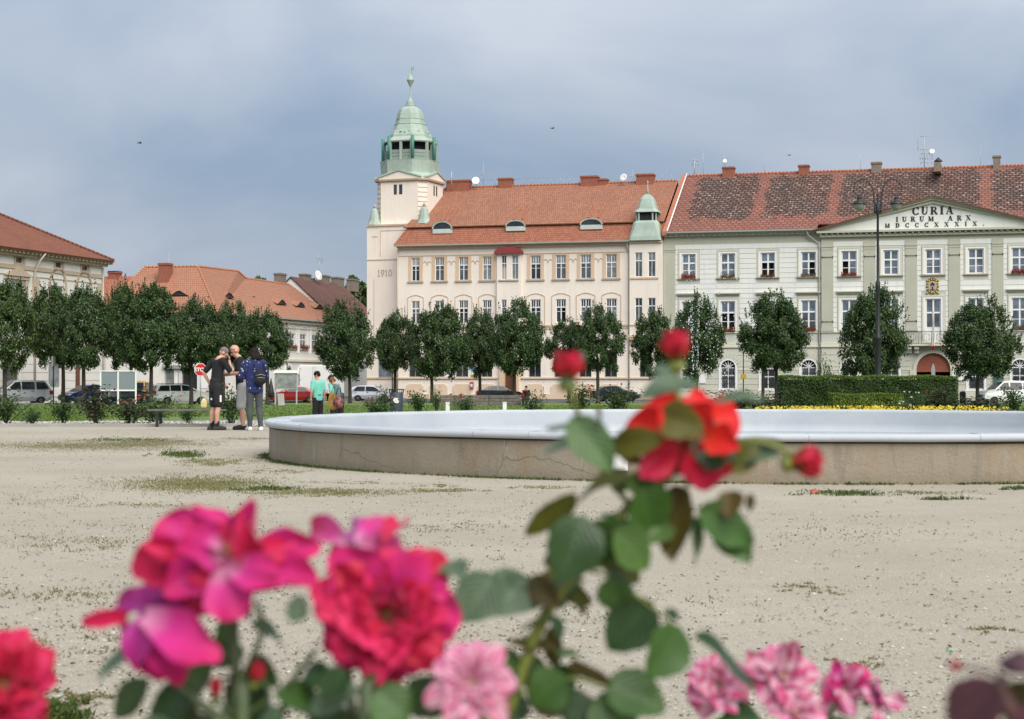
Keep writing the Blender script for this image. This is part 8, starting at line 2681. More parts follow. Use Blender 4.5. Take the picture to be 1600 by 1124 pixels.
# pebble mulch in the rose bed
n = 9000
pts = np.stack([rng.uniform(-22, -5.5, n), rng.uniform(40.5, 47.5, n), np.zeros(n)], 1); pts[:, 2] = [gz(y) + .012 for y in pts[:, 1]]
r = rng.uniform(.015, .045, (n, 1))
v = pts[:, None, :] + oc[None] * r[:, None, :] * rng.uniform(.6, 1.3, (n, 6, 1))
f = (np.arange(n) * 6)[:, None, None] + tri[None]
M['mulch_bits'] = island_mat('mulch_pebbles', [(.14, .13, .11), (.30, .28, .25), (.48, .46, .42), (.6, .58, .55)], .9, 0)
o = link('pebble_mulch', raw_mesh('pebble_mulch', v.reshape(-1, 3), f.reshape(-1, 3), M['mulch_bits']))
tag(o, 'grey white pebble mulch under the row of rose bushes', 'gravel', kind='stuff')
# lawn blades
n = 60000
yy = 47 + (116 - 47) * rng.random(n) ** 1.6; xx = (rng.uniform(-60, 1660, n) - 800) / FPX * yy
keep = ~((xx > -12) & (yy < 57))
pts = np.stack([xx, yy, np.array([gz(y) for y in yy]) + .012], 1)[keep]
M['blade_lawn'] = island_mat('lawn_blade', [(.06, .11, .02), (.11, .18, .03), (.16, .23, .045), (.2, .25, .07)], .7, .25)
o = link('lawn_grass', blades('lawn_grass', pts, .075, .02, rng, M['blade_lawn'], .5))
tag(o, 'short mown grass of the lawn beyond the basin', 'grass', kind='stuff')
# litter
for px_, py_, c, sz, label, nm in ((1483, 1018, (.02, .38, .12), .013, 'small bright green bit of plastic on the sand', 'plastic_scrap'), (1273, 771, (.45, .05, .02), .05, 'fallen reddish leaf beside the basin wall', 'fallen_leaf')):
 q = G(px_, py_)
 b = MB(); b.faces([(-sz, -sz * .5, .003), (sz, -sz * .4, .004), (sz * .9, sz * .5, sz * .5), (-sz * .8, sz * .5, sz * .4), (0, 0, sz * .7)], [(0, 1, 4), (1, 2, 4), (2, 3, 4), (3, 0, 4)])
 o = b.build(nm, mat(nm, c, .5, .1, 20), None, q); tag(o, label, 'litter')
# birds
for px_, py_, d_, label in ((218, 224, 90, 'tiny dark bird in the sky left of the tower'), (863, 201, 100, 'tiny dark bird in the sky right of the tower'), (1233, 243, 120, 'tiny dark bird low over the patched roof')):
 q = P(px_, py_, d_)
 o = thing('bird', label, 'bird', q, .6)
 b = MB(); b.tube([(-.12, 0, 0), (-.04, 0, .01), (.06, 0, .01), (.13, 0, 0)], [.008, .03, .028, .008], 8); b.faces([(-.12, -.03, 0), (-.12, .03, 0), (-.22, 0, .01)], [(0, 1, 2)])
 b.build('body', M['iron'], o)
 for s in (-1, 1):
  b = MB(); b.faces([(-.05, s * .02, .01), (.06, s * .02, .01), (.03, s * .18, .07), (-.05, s * .32, .04), (-.03, s * .18, .06)], [(0, 1, 2, 4), (4, 2, 3)]); b.build('wing', M['iron'], o)

# ------------------------------------------------------------------ the roses close to the camera
def petal_mat(name, c0, c1, c2, streak=0.0, white=(.8, .62, .68), vein=.25):
 """c0 at the claw, c1 in the blade, c2 at the rim; optional pale streaks along the petal"""
 m, n, l, p = nodes_of(name)
 v = coords(n, l)
 uvn = n.new('ShaderNodeAttribute'); uvn.attribute_name = 'uvw'; s = n.new('ShaderNodeSeparateXYZ'); l.new(uvn.outputs['Vector'], s.inputs[0])
 r = n.new('ShaderNodeValToRGB'); r.color_ramp.elements[0].color = rgb(c0); r.color_ramp.elements[1].color = rgb(c2)
 r.color_ramp.elements[0].position = .02; r.color_ramp.elements[1].position = 1
 e = r.color_ramp.elements.new(.35); e.color = rgb(c1)
 l.new(s.outputs['X'], r.inputs[0])
 col = r.outputs[0]
 nz = ramp(n, l, noise(n, l, 70, 4, .6, v), .35, .7)
 col = mixrgb(n, l, mmath(n, l, 'MULTIPLY', nz, vein), col, [x * .55 for x in c1])
 if streak:
  mp = n.new('ShaderNodeMapping'); mp.inputs['Scale'].default_value = (.6, 2.4, 1); l.new(uvn.outputs['Vector'], mp.inputs[0])
  ad = n.new('ShaderNodeVectorMath'); ad.operation = 'ADD'; oi = n.new('ShaderNodeObjectInfo'); l.new(mp.outputs[0], ad.inputs[0]); l.new(oi.outputs['Location'], ad.inputs[1])
  st = ramp(n, l, noise(n, l, 1.6, 3, .6, ad.outputs[0]), .42, .60)
  col = mixrgb(n, l, mmath(n, l, 'MULTIPLY', st, streak), col, white)
 l.new(col, p.inputs['Base Color']); p.inputs['Roughness'].default_value = .5; p.inputs['Specular IOR Level'].default_value = .25
 p.inputs['Sheen Weight'].default_value = .15
 t = n.new('ShaderNodeBsdfTranslucent'); l.new(col, t.inputs['Color'])
 x = n.new('ShaderNodeMixShader'); x.inputs[0].default_value = .2
 l.new(p.outputs[0], x.inputs[1]); l.new(t.outputs[0], x.inputs[2]); l.new(x.outputs[0], n['Material Output'].inputs['Surface'])
 return m

def leafmat(name, c, rough=.38, back=.3, under=None):
 m, n, l, p = nodes_of(name)
 v = coords(n, l)
 uvn = n.new('ShaderNodeAttribute'); uvn.attribute_name = 'uvw'; s = n.new('ShaderNodeSeparateXYZ'); l.new(uvn.outputs['Vector'], s.inputs[0])
 f = ramp(n, l, noise(n, l, 45, 4, .6, v), .3, .7)
 col = mixrgb(n, l, f, [x * .75 for x in c], [x * 1.2 for x in c])
 ab = mmath(n, l, 'ABSOLUTE', mmath(n, l, 'SUBTRACT', s.outputs['Y'], .5))
 rib = ramp(n, l, ab, .0, .035, (1, 1, 1), (0, 0, 0))
 # side veins
 wv = mmath(n, l, 'SINE', mmath(n, l, 'MULTIPLY', mmath(n, l, 'SUBTRACT', s.outputs['X'], mmath(n, l, 'MULTIPLY', ab, .9)), 44.0))
 vv = ramp(n, l, wv, .86, .98)
 col = mixrgb(n, l, mmath(n, l, 'MULTIPLY', mmath(n, l, 'MAXIMUM', rib, mmath(n, l, 'MULTIPLY', vv, .5)), .5), col, [min(1, x * 2.0 + .02) for x in c])
 if under:
  g = n.new('ShaderNodeNewGeometry'); col = mixrgb(n, l, g.outputs['Backfacing'], col, under)
 l.new(col, p.inputs['Base Color']); p.inputs['Roughness'].default_value = rough; p.inputs['Specular IOR Level'].default_value = .5
 bump(n, l, p, wv, .25, .001)
 t = n.new('ShaderNodeBsdfTranslucent'); l.new(col, t.inputs['Color'])
 x = n.new('ShaderNodeMixShader'); x.inputs[0].default_value = back
 l.new(p.outputs[0], x.inputs[1]); l.new(t.outputs[0], x.inputs[2]); l.new(x.outputs[0], n['Material Output'].inputs['Surface'])
 return m

PM = {
 'crimson': petal_mat('crimson_petal', (.30, .002, .03), (.55, .004, .06), (.66, .02, .11)),
 'magenta': petal_mat('magenta_petal', (.66, .30, .45), (.62, .03, .26), (.58, .012, .12)),
 'violet': petal_mat('violet_petal', (.50, .10, .36), (.45, .03, .28), (.35, .01, .14)),
 'scarlet': petal_mat('scarlet_petal', (.55, .05, .01), (.78, .025, .012), (.66, .008, .016)),
 'redfade': petal_mat('red_petal', (.30, .002, .012), (.55, .004, .03), (.52, .012, .06)),
 'stripe': petal_mat('striped_petal', (.62, .25, .36), (.55, .04, .18), (.62, .10, .27), .75, (.80, .66, .72)),
 'pinkwhite': petal_mat('pink_white_petal', (.74, .5, .56), (.60, .09, .25), (.52, .03, .15), .75, (.84, .74, .77)),
 'bud': petal_mat('bud_petal', (.35, .16, .02), (.60, .02, .02), (.55, .01, .05)),
}
LM = {
 'g': leafmat('leaf_green', (.046, .11, .018), .36, .25), 'd': leafmat('leaf_deep', (.025, .062, .015), .34, .2), 'm': leafmat('leaf_mid', (.075, .145, .03), .4, .3),
 's': leafmat('leaf_glaucous', (.08, .13, .07), .45, .2), 'o': leafmat('leaf_olive', (.11, .115, .012), .45, .4), 'b': leafmat('leaf_bronze', (.085, .062, .010), .45, .35), 'p': leafmat('leaf_purple', (.10, .035, .05), .45, .3),
}
M['stem_green'] = mat('rose_cane', (.16, .19, .03), .5, .25, 40); M['stem_dark'] = mat('rose_cane_dark', (.045, .075, .02), .5, .25, 40); M['stem_purple'] = mat('purple_cane', (.11, .05, .05), .5, .25, 40)
M['stamen'] = mat('stamen', (.35, .22, .07), .8, .4, 200); M['sepal'] = leafmat('sepal', (.09, .12, .02), .5, .3)
RR = random.Random(77)

def surf(name, nu, nv, fn, mt, parent, mtx):
 vs, fs, uv = [], [], []
 for i in range(nu + 1):
  for j in range(nv + 1):
   u, v = i / nu, j / nv * 2 - 1
   vs.append(tuple(fn(u, v))); uv.append((u, (v + 1) / 2, 0))
 for i in range(nu):
  for j in range(nv):
   a = i * (nv + 1) + j
   fs.append((a, a + nv + 1, a + nv + 2, a + 1))
 me = bpy.data.meshes.new(name); me.from_pydata(vs, [], fs); me.materials.append(mt)
 at = me.attributes.new('uvw', 'FLOAT_VECTOR', 'POINT'); at.data.foreach_set('vector', [c for t in uv for c in t])
 me.polygons.foreach_set('use_smooth', [True] * len(fs)); me.update()
 o = link(name, me, parent)
 o.matrix_local = mtx
 return o

def basis(base, tip, nrm):
 x = (tip - base); L = x.length; x = x.normalized()
 z = (nrm - x * nrm.dot(x)); z = z.normalized() if z.length > 1e-5 else x.orthogonal().normalized()
 y = z.cross(x)
 m = Matrix((x, y, z)).transposed().to_4x4(); m.translation = base
 return m, L

def petal(parent, base, tip, width, nrm, mt, cup=.25, curl=.15, ruff=.05, claw=.25):
 """broad rounded petal, cupped across and rolled back at the rim; coordinates relative to the plant's foot"""
 m, L = basis(base, tip, nrm)
 ph = RR.uniform(0, 6); ph2 = RR.uniform(0, 6); sk = RR.uniform(-.12, .12)
 def fn(u, v):
  w = width / 2 * (claw + (1 - claw) * math.sin(min(1.0, u * 1.15 + .02) * math.pi / 2) ** .9) * (1 - .28 * max(0, u - .72) / .28)
  uu = u * (1 - .20 * v * v * u)
  y = v * w + sk * L * u * u
  z = -cup * width * (1 - v * v) * (.4 + .6 * u) + cup * width * .3
  z += curl * L * u ** 3 - .2 * curl * L * u
  z += ruff * L * u * u * math.sin(v * 3.4 + ph) + ruff * .5 * L * u * math.sin(v * 7 + ph2)
  return Vector((uu * L, y, z))
 return surf('petal', 8, 8, fn, PM[mt] if isinstance(mt, str) else mt, parent, m)

def leaf(parent, base, tip, width, nrm, mt, droop=.15, fold=.25, name='leaf'):
 m, L = basis(base, tip, nrm)
 tw = RR.uniform(-.25, .25); ph = RR.uniform(0, 6)
 def fn(u, v):
  w = width / 2 * (math.sin(math.pi * u ** .82) ** .75 if 0 < u < 1 else 0)
  ser = 1 + .045 * math.sin(u * 60) * (abs(v) > .95)
  y = v * w * ser
  z = fold * abs(y) - droop * L * (u - .15) ** 2 + tw * y * u + .03 * L * math.sin(u * 7 + ph) * abs(v)
  return Vector((u * L, y, z))
 return surf(name, 14, 8, fn, LM[mt], parent, m)

class Plant:
 def __init__(self, name, label, px, d):
  p = gp(px, d)
  self.o = thing(name, label, 'rose bush', p, 0, 'rose bushes in the foreground')
  self.f = Vector(p); self.d = d

 def P(self, px, py, dd=0.0):
  return P(px, py, self.d + dd) - self.f

 def sc(self, px, dd=0.0):
  return px * (self.d + dd) / FPX

 def stem(self, pts, r0, r1, mt='stem_green', name='stem', thorns=0):
  """pts: (px, py, depth offset) spots; the last ones may be plain vectors"""
  q = [self.P(*t) if not isinstance(t, Vector) else t for t in pts]
  fine = []
  for i in range(len(q) - 1):
   for t in (0, .25, .5, .75):
    p0, p1, p2, p3 = q[max(i - 1, 0)], q[i], q[i + 1], q[min(i + 2, len(q) - 1)]
    fine.append(.5 * ((2 * p1) + (p2 - p0) * t + (2 * p0 - 5 * p1 + 4 * p2 - p3) * t * t + (3 * p1 - p0 - 3 * p2 + p3) * t ** 3))
  fine.append(q[-1])
  n = len(fine)
  b = MB(); b.tube(fine, [r0 + (r1 - r0) * i / (n - 1) for i in range(n)], 8)
  for k in range(thorns):
   i = RR.randrange(2, n - 2); a = RR.uniform(0, 6.28); dd_ = Vector((math.cos(a), math.sin(a), -.3))
   b.tube([fine[i], fine[i] + dd_ * (r0 * 2.2)], [r0 * .5, .0003], 5)
  return b.build(name, M[mt], self.o)

 def leaf(self, bx, by, tx, ty, w, mt, face='c', dd=0.0, dt=None, droop=.15, fold=.25):
  dt = RR.uniform(-.025, .025) if dt is None else dt
  base, tip = self.P(bx, by, dd), self.P(tx, ty, dd + dt)
  nrm = {'c': Vector((RR.uniform(-.35, .35), -1, RR.uniform(.1, .6))), 'u': Vector((RR.uniform(-.3, .3), -.55, 1)), 's': Vector((RR.choice((-1, 1)) * .8, -.7, .5)), 'b': Vector((.2, -.8, -.6))}[face]
  return leaf(self.o, base, tip, self.sc(w, dd) * 1.25, nrm, mt, droop, fold)

 def petal(self, fl, bx, by, tx, ty, w, mt, dd=0.0, dt=0.0, n=None, cup=.22, curl=.15, ruff=.06):
  nrm = Vector(n) if n else Vector((RR.uniform(-.3, .3), -1, .35))
  return petal(fl, self.P(bx, by, dd), self.P(tx, ty, dd + dt), self.sc(w, dd), nrm, mt, cup, curl, ruff)

 def flower(self, name='flower'):
  return link(name, None, self.o)

 def bloom(self, px, py, rpx, mt, axis=(0, -1, .35), layers=5, dd=0.0, openness=1.0, mix=None, per=6, ruff=.09, wide=1.0):
  """a full double flower: petals in rings, the outer ones laid open"""
  fl = self.flower()
  c = self.P(px, py, dd); R = self.sc(rpx, dd)
  ax = Vector(axis).normalized(); a = ax.orthogonal().normalized(); bb = ax.cross(a)
  for i in range(layers):
   t = (i + .5) / layers
   n = per + (i > 1) - (i == 0) * 2
   el = math.radians(88 - 92 * t ** 1.25 * openness)      # angle above the open plane
   L = R * (.46 + .60 * t)
   for k in range(n):
    an = 2 * math.pi * (k + .5 * (i % 2) + RR.uniform(-.22, .22)) / n
    rad = a * math.cos(an) + bb * math.sin(an)
    e2 = el + RR.uniform(-.2, .2)
    dr = rad * math.cos(e2) + ax * math.sin(e2)
    base = c - ax * R * (.28 - .1 * t) + rad * R * .06
    tip = base + dr * L * RR.uniform(.85, 1.12)
    nr = ax * math.cos(e2) - rad * math.sin(e2)
    m_ = mix[RR.randrange(len(mix))] if mix else mt
    petal(fl, base, tip, L * (1.0 - .1 * t) * wide * RR.uniform(.85, 1.15), nr, m_, .20, -.14 - .16 * t, ruff)
  b = MB(); b.ball(c - ax * R * .24, R * .10, 0, 10, 6); b.build('heart', M['stamen'], fl)
  b = MB(); b.lathe([(0, -.5), (.16, -.42), (.2, -.2), (.12, 0)], 0, 0, 10)
  q = ax.to_track_quat('Z', 'Y').to_matrix()
  b2 = MB(); b2.faces([q @ (Vector(v) * R) + c - ax * R * .22 for v in b.v], b.f, 0, True); b2.build('calyx', M['stem_dark'], fl)
  return fl

 def bud(self, px, py, wpx, hpx, axis=(0, 0, 1), dd=0.0):
  fl = self.flower('rosebud')
  c = self.P(px, py, dd); w, h = self.sc(wpx, dd) / 2, self.sc(hpx, dd)
  ax = Vector(axis).normalized(); a = ax.orthogonal().normalized(); bb = ax.cross(a)
  base = c - ax * h * .5
  for i, (n, rw, hh) in enumerate(((3, .55, .95), (4, .8, .98), (5, 1.0, .92))):
   for k in range(n):
    an = 2 * math.pi * (k + .3 * i) / n
    rad = a * math.cos(an) + bb * math.sin(an)
    petal(fl, base + rad * w * .15, base + ax * h * hh + rad * w * .18 * i, w * 2.0 * rw, -rad, 'bud', .38, -.12 + .05 * i, .03)
  b = MB(); b.ball(c, 1, 0, 12, 8); q = ax.to_track_quat('Z', 'Y').to_matrix()
  b2 = MB(); b2.faces([q @ Vector(((v[0] - c.x) * w * .72, (v[1] - c.y) * w * .72, (v[2] - c.z) * h * .4)) + c for v in b.v], b.f, 0, True); b2.build('bud_core', PM['redfade'], fl)
  for k in range(5):
   an = 2 * math.pi * k / 5 + .3; rad = a * math.cos(an) + bb * math.sin(an)
   leaf(fl, base, base + ax * h * RR.uniform(.2, .5) + rad * w * 1.05, w * .5, -rad + ax * .3, 'o', -.3, .1, 'sepal')
  b = MB(); b2 = MB(); b.lathe([(0, -.32), (.2, -.28), (.3, -.1), (.24, .05)], 0, 0, 10); b2.faces([q @ Vector((v[0] * w * 2, v[1] * w * 2, v[2] * h)) + base for v in b.v], b.f, 0, True); b2.build('hip', M['stem_green'], fl)
  return fl

# ---- tall scarlet rose in the middle
C = Plant('scarlet_rose', 'tall scarlet rose with three buds in front of the fountain basin', 770, 1.12)
C.stem([Vector((0, 0, 0)), (765, 1260, 0), (792, 1120, 0), (820, 1035, 0), (858, 950, 0), (905, 888, 0), (940, 842, .01), (985, 790, .02), (1040, 745, .02), (1068, 700, .02)], .0050, .0030, thorns=9)
C.stem([(1045, 742, .02), (1062, 660, .03), (1058, 600, .04), (1055, 568, .03)], .0020, .0016)
C.stem([(985, 790, .02), (945, 740, .02), (915, 680, .02), (895, 620, .0), (889, 596, .0)], .0020, .0015)
C.stem([(1070, 735, .02), (1125, 700, .0), (1185, 690, -.01), (1238, 712, -.01)], .0018, .0014)
C.stem([(905, 888, 0), (960, 905, 0), (1000, 935, 0), (1050, 975, 0)], .0012, .0008)
C.stem([(800, 1090, 0), (880, 1060, 0), (945, 1075, 0)], .0013, .0009)
C.stem([(858, 950, 0), (830, 905, 0), (790, 900, 0)], .0012, .0009, 'stem_dark')
C.bud(888, 573, 54, 50, (.05, -.1, 1)); C.bud(1056, 541, 50, 52, (-.05, -.1, 1), .03); C.bud(1260, 722, 56, 50, (.9, -.35, .1), -.01)
fl = C.flower()
for bx, by, tx, ty, w, dd, dt, mt in ((1075, 665, 1000, 630, 95, .03, .01, 'scarlet'), (1080, 660, 1065, 600, 95, .04, .03, 'scarlet'), (1085, 655, 1125, 615, 85, .03, .03, 'scarlet'), (1095, 665, 1160, 660, 90, .02, .0, 'scarlet'), (1070, 680, 985, 675, 80, .02, -.01, 'scarlet'),
  (1060, 690, 1005, 735, 60, .01, -.02, 'redfade'), (1085, 695, 1105, 760, 85, .01, -.01, 'redfade'), (1095, 690, 1150, 735, 75, .02, .0, 'scarlet'), (1075, 690, 1040, 745, 60, .02, .0, 'redfade'), (1085, 665, 1100, 640, 60, .0, -.02, 'scarlet'), (1075, 665, 1040, 645, 60, .0, -.02, 'scarlet'), (1100, 680, 1145, 690, 60, 0, -.02, 'scarlet')):
 C.petal(fl, bx, by, tx, ty, w, mt, dd, dt, None, .24, -.12, .07)
b = MB(); b.ball(C.P(1080, 675, .01), C.sc(16), 0, 10, 6); b.build('heart', M['stamen'], fl)
for bx, by, tx, ty, w, mt, face in ((1092, 598, 1000, 612, 42, 's', 'u'), (1050, 585, 1015, 575, 26, 's', 'u'), (1115, 628, 1195, 616, 24, 's', 'u'), (1028, 650, 1098, 668, 42, 'o', 'c'), (1082, 672, 1122, 712, 48, 's', 'c'), (1132, 722, 1218, 700, 48, 's', 'u'), (955, 700, 1034, 682, 34, 'o', 'c'), (892, 652, 958, 735, 46, 'g', 'c'),
  (905, 672, 848, 664, 17, 's', 'u'), (908, 688, 848, 704, 26, 's', 'u'), (930, 635, 943, 700, 28, 'o', 's'), (985, 742, 890, 778, 44, 'o', 'u'), (900, 770, 820, 842, 30, 'o', 's'), (1142, 768, 1140, 808, 30, 'b', 'c'), (1168, 772, 1176, 802, 15, 'b', 'c'), (1000, 760, 1026, 845, 64, 'g', 'c'),
  (1066, 760, 1044, 875, 54, 'b', 's'), (1088, 795, 1184, 850, 46, 'g', 'c'), (1120, 812, 1172, 878, 40, 'g', 'c'), (1082, 808, 1092, 885, 40, 'g', 's'), (915, 806, 876, 910, 66, 'd', 'c'), (955, 812, 926, 880, 44, 'g', 'c'), (958, 828, 1018, 888, 52, 'm', 'c'), (772, 898, 722, 972, 56, 's', 'c'), (822, 900, 772, 958, 58, 's', 'c'),
  (700, 880, 660, 890, 30, 's', 'u'), (828, 902, 872, 950, 30, 'b', 's'), (955, 900, 968, 960, 42, 'g', 'c'), (1018, 938, 950, 1018, 58, 'd', 'c'), (1064, 980, 1016, 1060, 58, 'g', 's'), (1083, 994, 1192, 1072, 42, 'd', 'u'), (792, 1004, 884, 1012, 24, 'b', 'u'), (895, 1028, 955, 1078, 34, 'b', 's'),
  (885, 1055, 828, 1102, 50, 'g', 'c'), (905, 1078, 888, 1132, 60, 'd', 'c'), (945, 1066, 1042, 1108, 58, 'g', 'c'), (935, 1085, 985, 1150, 64, 'g', 'c'), (1105, 735, 1120, 700, 34, 'd', 'c'), (1040, 690, 1062, 735, 40, 'o', 's'), (880, 600, 918, 545, 18, 's', 's'), (1230, 705, 1175, 680, 18, 'o', 'u'), (1178, 690, 1150, 740, 30, 'o', 's'),
  (1060, 965, 1040, 955, 14, 'd', 'c'), (860, 960, 880, 1000, 24, 'd', 's'), (810, 1050, 770, 1080, 30, 'd', 'c')):
 C.leaf(bx, by, tx, ty, w * 1.15, mt, face, RR.uniform(-.025, .02))
for k in range(40):       # the rest of the foliage under the head and along the cane
 t_ = RR.random(); cx_, cy_ = (1060 - 200 * t_, 730 + 180 * t_) if k < 26 else (900 - 90 * t_, 940 + 170 * t_)
 a_ = RR.uniform(0, 6.28); ln_ = RR.uniform(36, 72)
 cx_ += RR.gauss(0, 28); cy_ += RR.gauss(0, 22)
 C.leaf(cx_, cy_, cx_ + ln_ * math.cos(a_), cy_ + ln_ * math.sin(a_) * .8 + 18, RR.uniform(26, 44), RR.choice('ggmdmoobg'), RR.choice('ccus'), RR.uniform(0, .05))
# sepals and bract leaves right under the big bloom
for k in range(5):
 a = math.pi * (1.1 + .2 * k)
 C.leaf(1075, 715, 1075 + 60 * math.cos(a), 715 - 50 * math.sin(a), 14, 'o', 's', .02)

# ---- crimson and magenta rose on the left
A = Plant('magenta_rose', 'overblown magenta and crimson rose bush at lower left', 420, 1.0)
for pts, r0, r1 in (([Vector((-.01, 0, 0)), (380, 1260, 0), (372, 1124, 0), (368, 1030, .01), (362, 900, .02)], .005, .0026), ([Vector((.02, 0, 0)), (560, 1260, 0), (590, 1130, .02), (605, 1040, .03)], .005, .003), ([(372, 1140, 0), (300, 1090, .0), (250, 1040, .0), (215, 985, .0)], .003, .0018),
  ([(430, 1150, .02), (460, 1060, .02), (495, 1015, .02)], .0022, .0016), ([(380, 1060, .01), (410, 985, .0), (400, 940, .01)], .002, .0014), ([(640, 1180, .01), (720, 1130, .0), (735, 1110, 0)], .003, .002), ([(560, 1200, .04), (540, 1000, .05), (545, 880, .06)], .003, .002), ([(372, 1124, 0), (420, 1090, 0), (405, 1060, 0)], .0015, .001), ([(372, 1124, 0), (345, 1100, 0), (338, 1085, 0)], .0015, .001)):
 A.stem(pts, r0, r1, 'stem_dark', thorns=2)
A.bloom(605, 958, 112, 'crimson', (.05, -1, .25), 7, 0.02, .95, ['crimson', 'crimson', 'crimson', 'redfade', 'magenta'], 7, .13, 1.0)
A.bloom(738, 1062, 68, 'stripe', (.15, -1, .5), 6, -.02, .9, ['stripe', 'stripe', 'pinkwhite'], 6, .08, .85)
fl = A.flower()
for bx, by, tx, ty, w, mt, dd, dt, cup in ((355, 868, 300, 786, 78, 'magenta', .03, .02, .15), (352, 865, 350, 800, 62, 'magenta', .03, .03, .2), (365, 860, 398, 796, 34, 'crimson', .02, .02, .3), (385, 865, 492, 845, 62, 'magenta', .01, -.01, .25), (378, 880, 482, 905, 66, 'magenta', .0, -.02, .25), (372, 875, 440, 915, 60, 'violet', .01, .0, .2),
  (330, 865, 238, 835, 100, 'magenta', .01, -.01, .3), (325, 880, 196, 888, 74, 'crimson', .0, .0, .3), (335, 885, 262, 915, 70, 'magenta', -.01, -.02, .25), (352, 885, 372, 955, 88, 'magenta', -.02, -.02, .3), (335, 890, 285, 955, 86, 'crimson', .0, .0, .3), (345, 870, 300, 850, 74, 'magenta', -.01, -.03, .3), (360, 885, 420, 900, 60, 'magenta', -.02, -.03, .3)):
 A.petal(fl, bx, by, tx, ty, w * 1.1, mt, dd, dt, None, cup, -.1, .09)
for k in range(22):
 a_ = RR.uniform(0, 6.28); ln_ = RR.uniform(40, 95); cx_, cy_ = 350 + RR.gauss(0, 22), 872 + RR.gauss(0, 10)
 A.petal(fl, cx_, cy_, cx_ + ln_ * math.cos(a_) * 1.15, cy_ + ln_ * math.sin(a_) * .75, RR.uniform(36, 66), RR.choice(('magenta', 'magenta', 'crimson', 'violet')), RR.uniform(-.02, .02), RR.uniform(-.03, .02), None, .3, -.15, .2)
b = MB()
for k in range(40):
 q = A.P(357 + RR.gauss(0, 16), 862 + RR.gauss(0, 9), -.005 + RR.uniform(-.01, .01)); b.ball(q, A.sc(RR.uniform(2.5, 5)), 0, 6, 4)
b.build('stamens', M['stamen'], fl)
fl = A.flower()
for bx, by, tx, ty, w, mt, dd, dt, cup in ((215, 962, 122, 972, 30, 'crimson', .0, .0, .4), (220, 955, 175, 935, 40, 'violet', .01, .01, .3), (225, 960, 225, 905, 70, 'violet', .02, .01, .3), (225, 962, 335, 1008, 76, 'magenta', -.01, -.03, .32), (222, 970, 245, 1062, 70, 'magenta', .0, -.01, .3), (226, 970, 290, 1058, 66, 'magenta', -.005, -.01, .3), (235, 965, 300, 960, 80, 'violet', .01, .01, .2), (225, 972, 300, 1045, 80, 'crimson', .01, .01, .25)):
 A.petal(fl, bx, by, tx, ty, w * 1.08, mt, dd, dt, None, cup, -.1, .07)
for k in range(7):
 a_ = RR.uniform(-.4, 2.2); ln_ = RR.uniform(40, 90)
 A.petal(fl, 228, 962, 228 + ln_ * math.cos(a_), 962 + ln_ * math.sin(a_), RR.uniform(40, 64), RR.choice(('magenta', 'violet')), RR.uniform(-.01, .02), RR.uniform(-.03, .02), None, .3, -.15, .16)
b = MB(); b.ball(A.P(210, 968, 0), A.sc(12), 0, 10, 6); b.build('heart', mat('pale_heart', (.45, .45, .36), .8, .2), fl)
fl = A.flower()
for bx, by, tx, ty, w, mt, dd, dt, cup in ((540, 850, 472, 812, 56, 'magenta', .05, .05, .3), (545, 852, 505, 880, 44, 'crimson', .05, .05, .3), (552, 850, 545, 800, 60, 'violet', .06, .05, .25), (560, 848, 628, 798, 58, 'magenta', .05, .05, .3), (565, 850, 640, 848, 46, 'violet', .05, .05, .25), (550, 855, 560, 890, 66, 'violet', .04, .04, .25), (600, 850, 626, 800, 34, 'crimson', .04, .04, .3), (560, 855, 660, 870, 60, 'magenta', .04, .05, .2)):
 A.petal(fl, bx, by, tx, ty, w * 1.1, mt, dd, dt, None, cup, -.1, .08)
A.bud(402, 1052, 26, 34, (.3, -.2, 1)); A.bud(337, 1076, 22, 34, (.1, -.2, 1))
for bx, by, tx, ty, w, mt, face in ((215, 1002, 148, 1062, 30, 's', 's'), (232, 1062, 172, 1124, 40, 'd', 'c'), (448, 945, 482, 962, 38, 'd', 'c'), (395, 978, 452, 1005, 42, 'd', 'u'), (395, 925, 385, 975, 30, 's', 's'), (700, 880, 722, 900, 40, 's', 'u'), (300, 1075, 230, 1130, 50, 'd', 'c'), (330, 1040, 275, 1090, 50, 'g', 'c'), (420, 1070, 350, 1124, 70, 'd', 'c'), (430, 1080, 520, 1120, 66, 'g', 'u'),
  (510, 1060, 440, 1100, 56, 's', 'u'), (560, 1075, 480, 1110, 60, 's', 'u'), (585, 1080, 640, 1130, 60, 'g', 'c'), (640, 1060, 700, 1120, 62, 'd', 'c'), (480, 1120, 560, 1150, 60, 'd', 'c'), (350, 1100, 400, 1150, 60, 'g', 'c'), (310, 1100, 250, 1150, 50, 'g', 'c'), (380, 1010, 330, 1040, 36, 'd', 'c'), (545, 1050, 500, 1090, 44, 'd', 'c'), (620, 1090, 570, 1140, 56, 's', 'u'), (440, 1120, 380, 1150, 60, 's', 'u'), (700, 1090, 760, 1140, 50, 'd', 'c'), (365, 960, 340, 1010, 30, 'g', 's'), (390, 1030, 430, 1070, 36, 'd', 'c'), (480, 1040, 520, 1075, 34, 'd', 'c'), (290, 1110, 330, 1150, 44, 'd', 'c'), (270, 1130, 210, 1170, 50, 'd', 'c')):
 A.leaf(bx, by, tx, ty, w, mt, face, RR.uniform(-.02, .05))

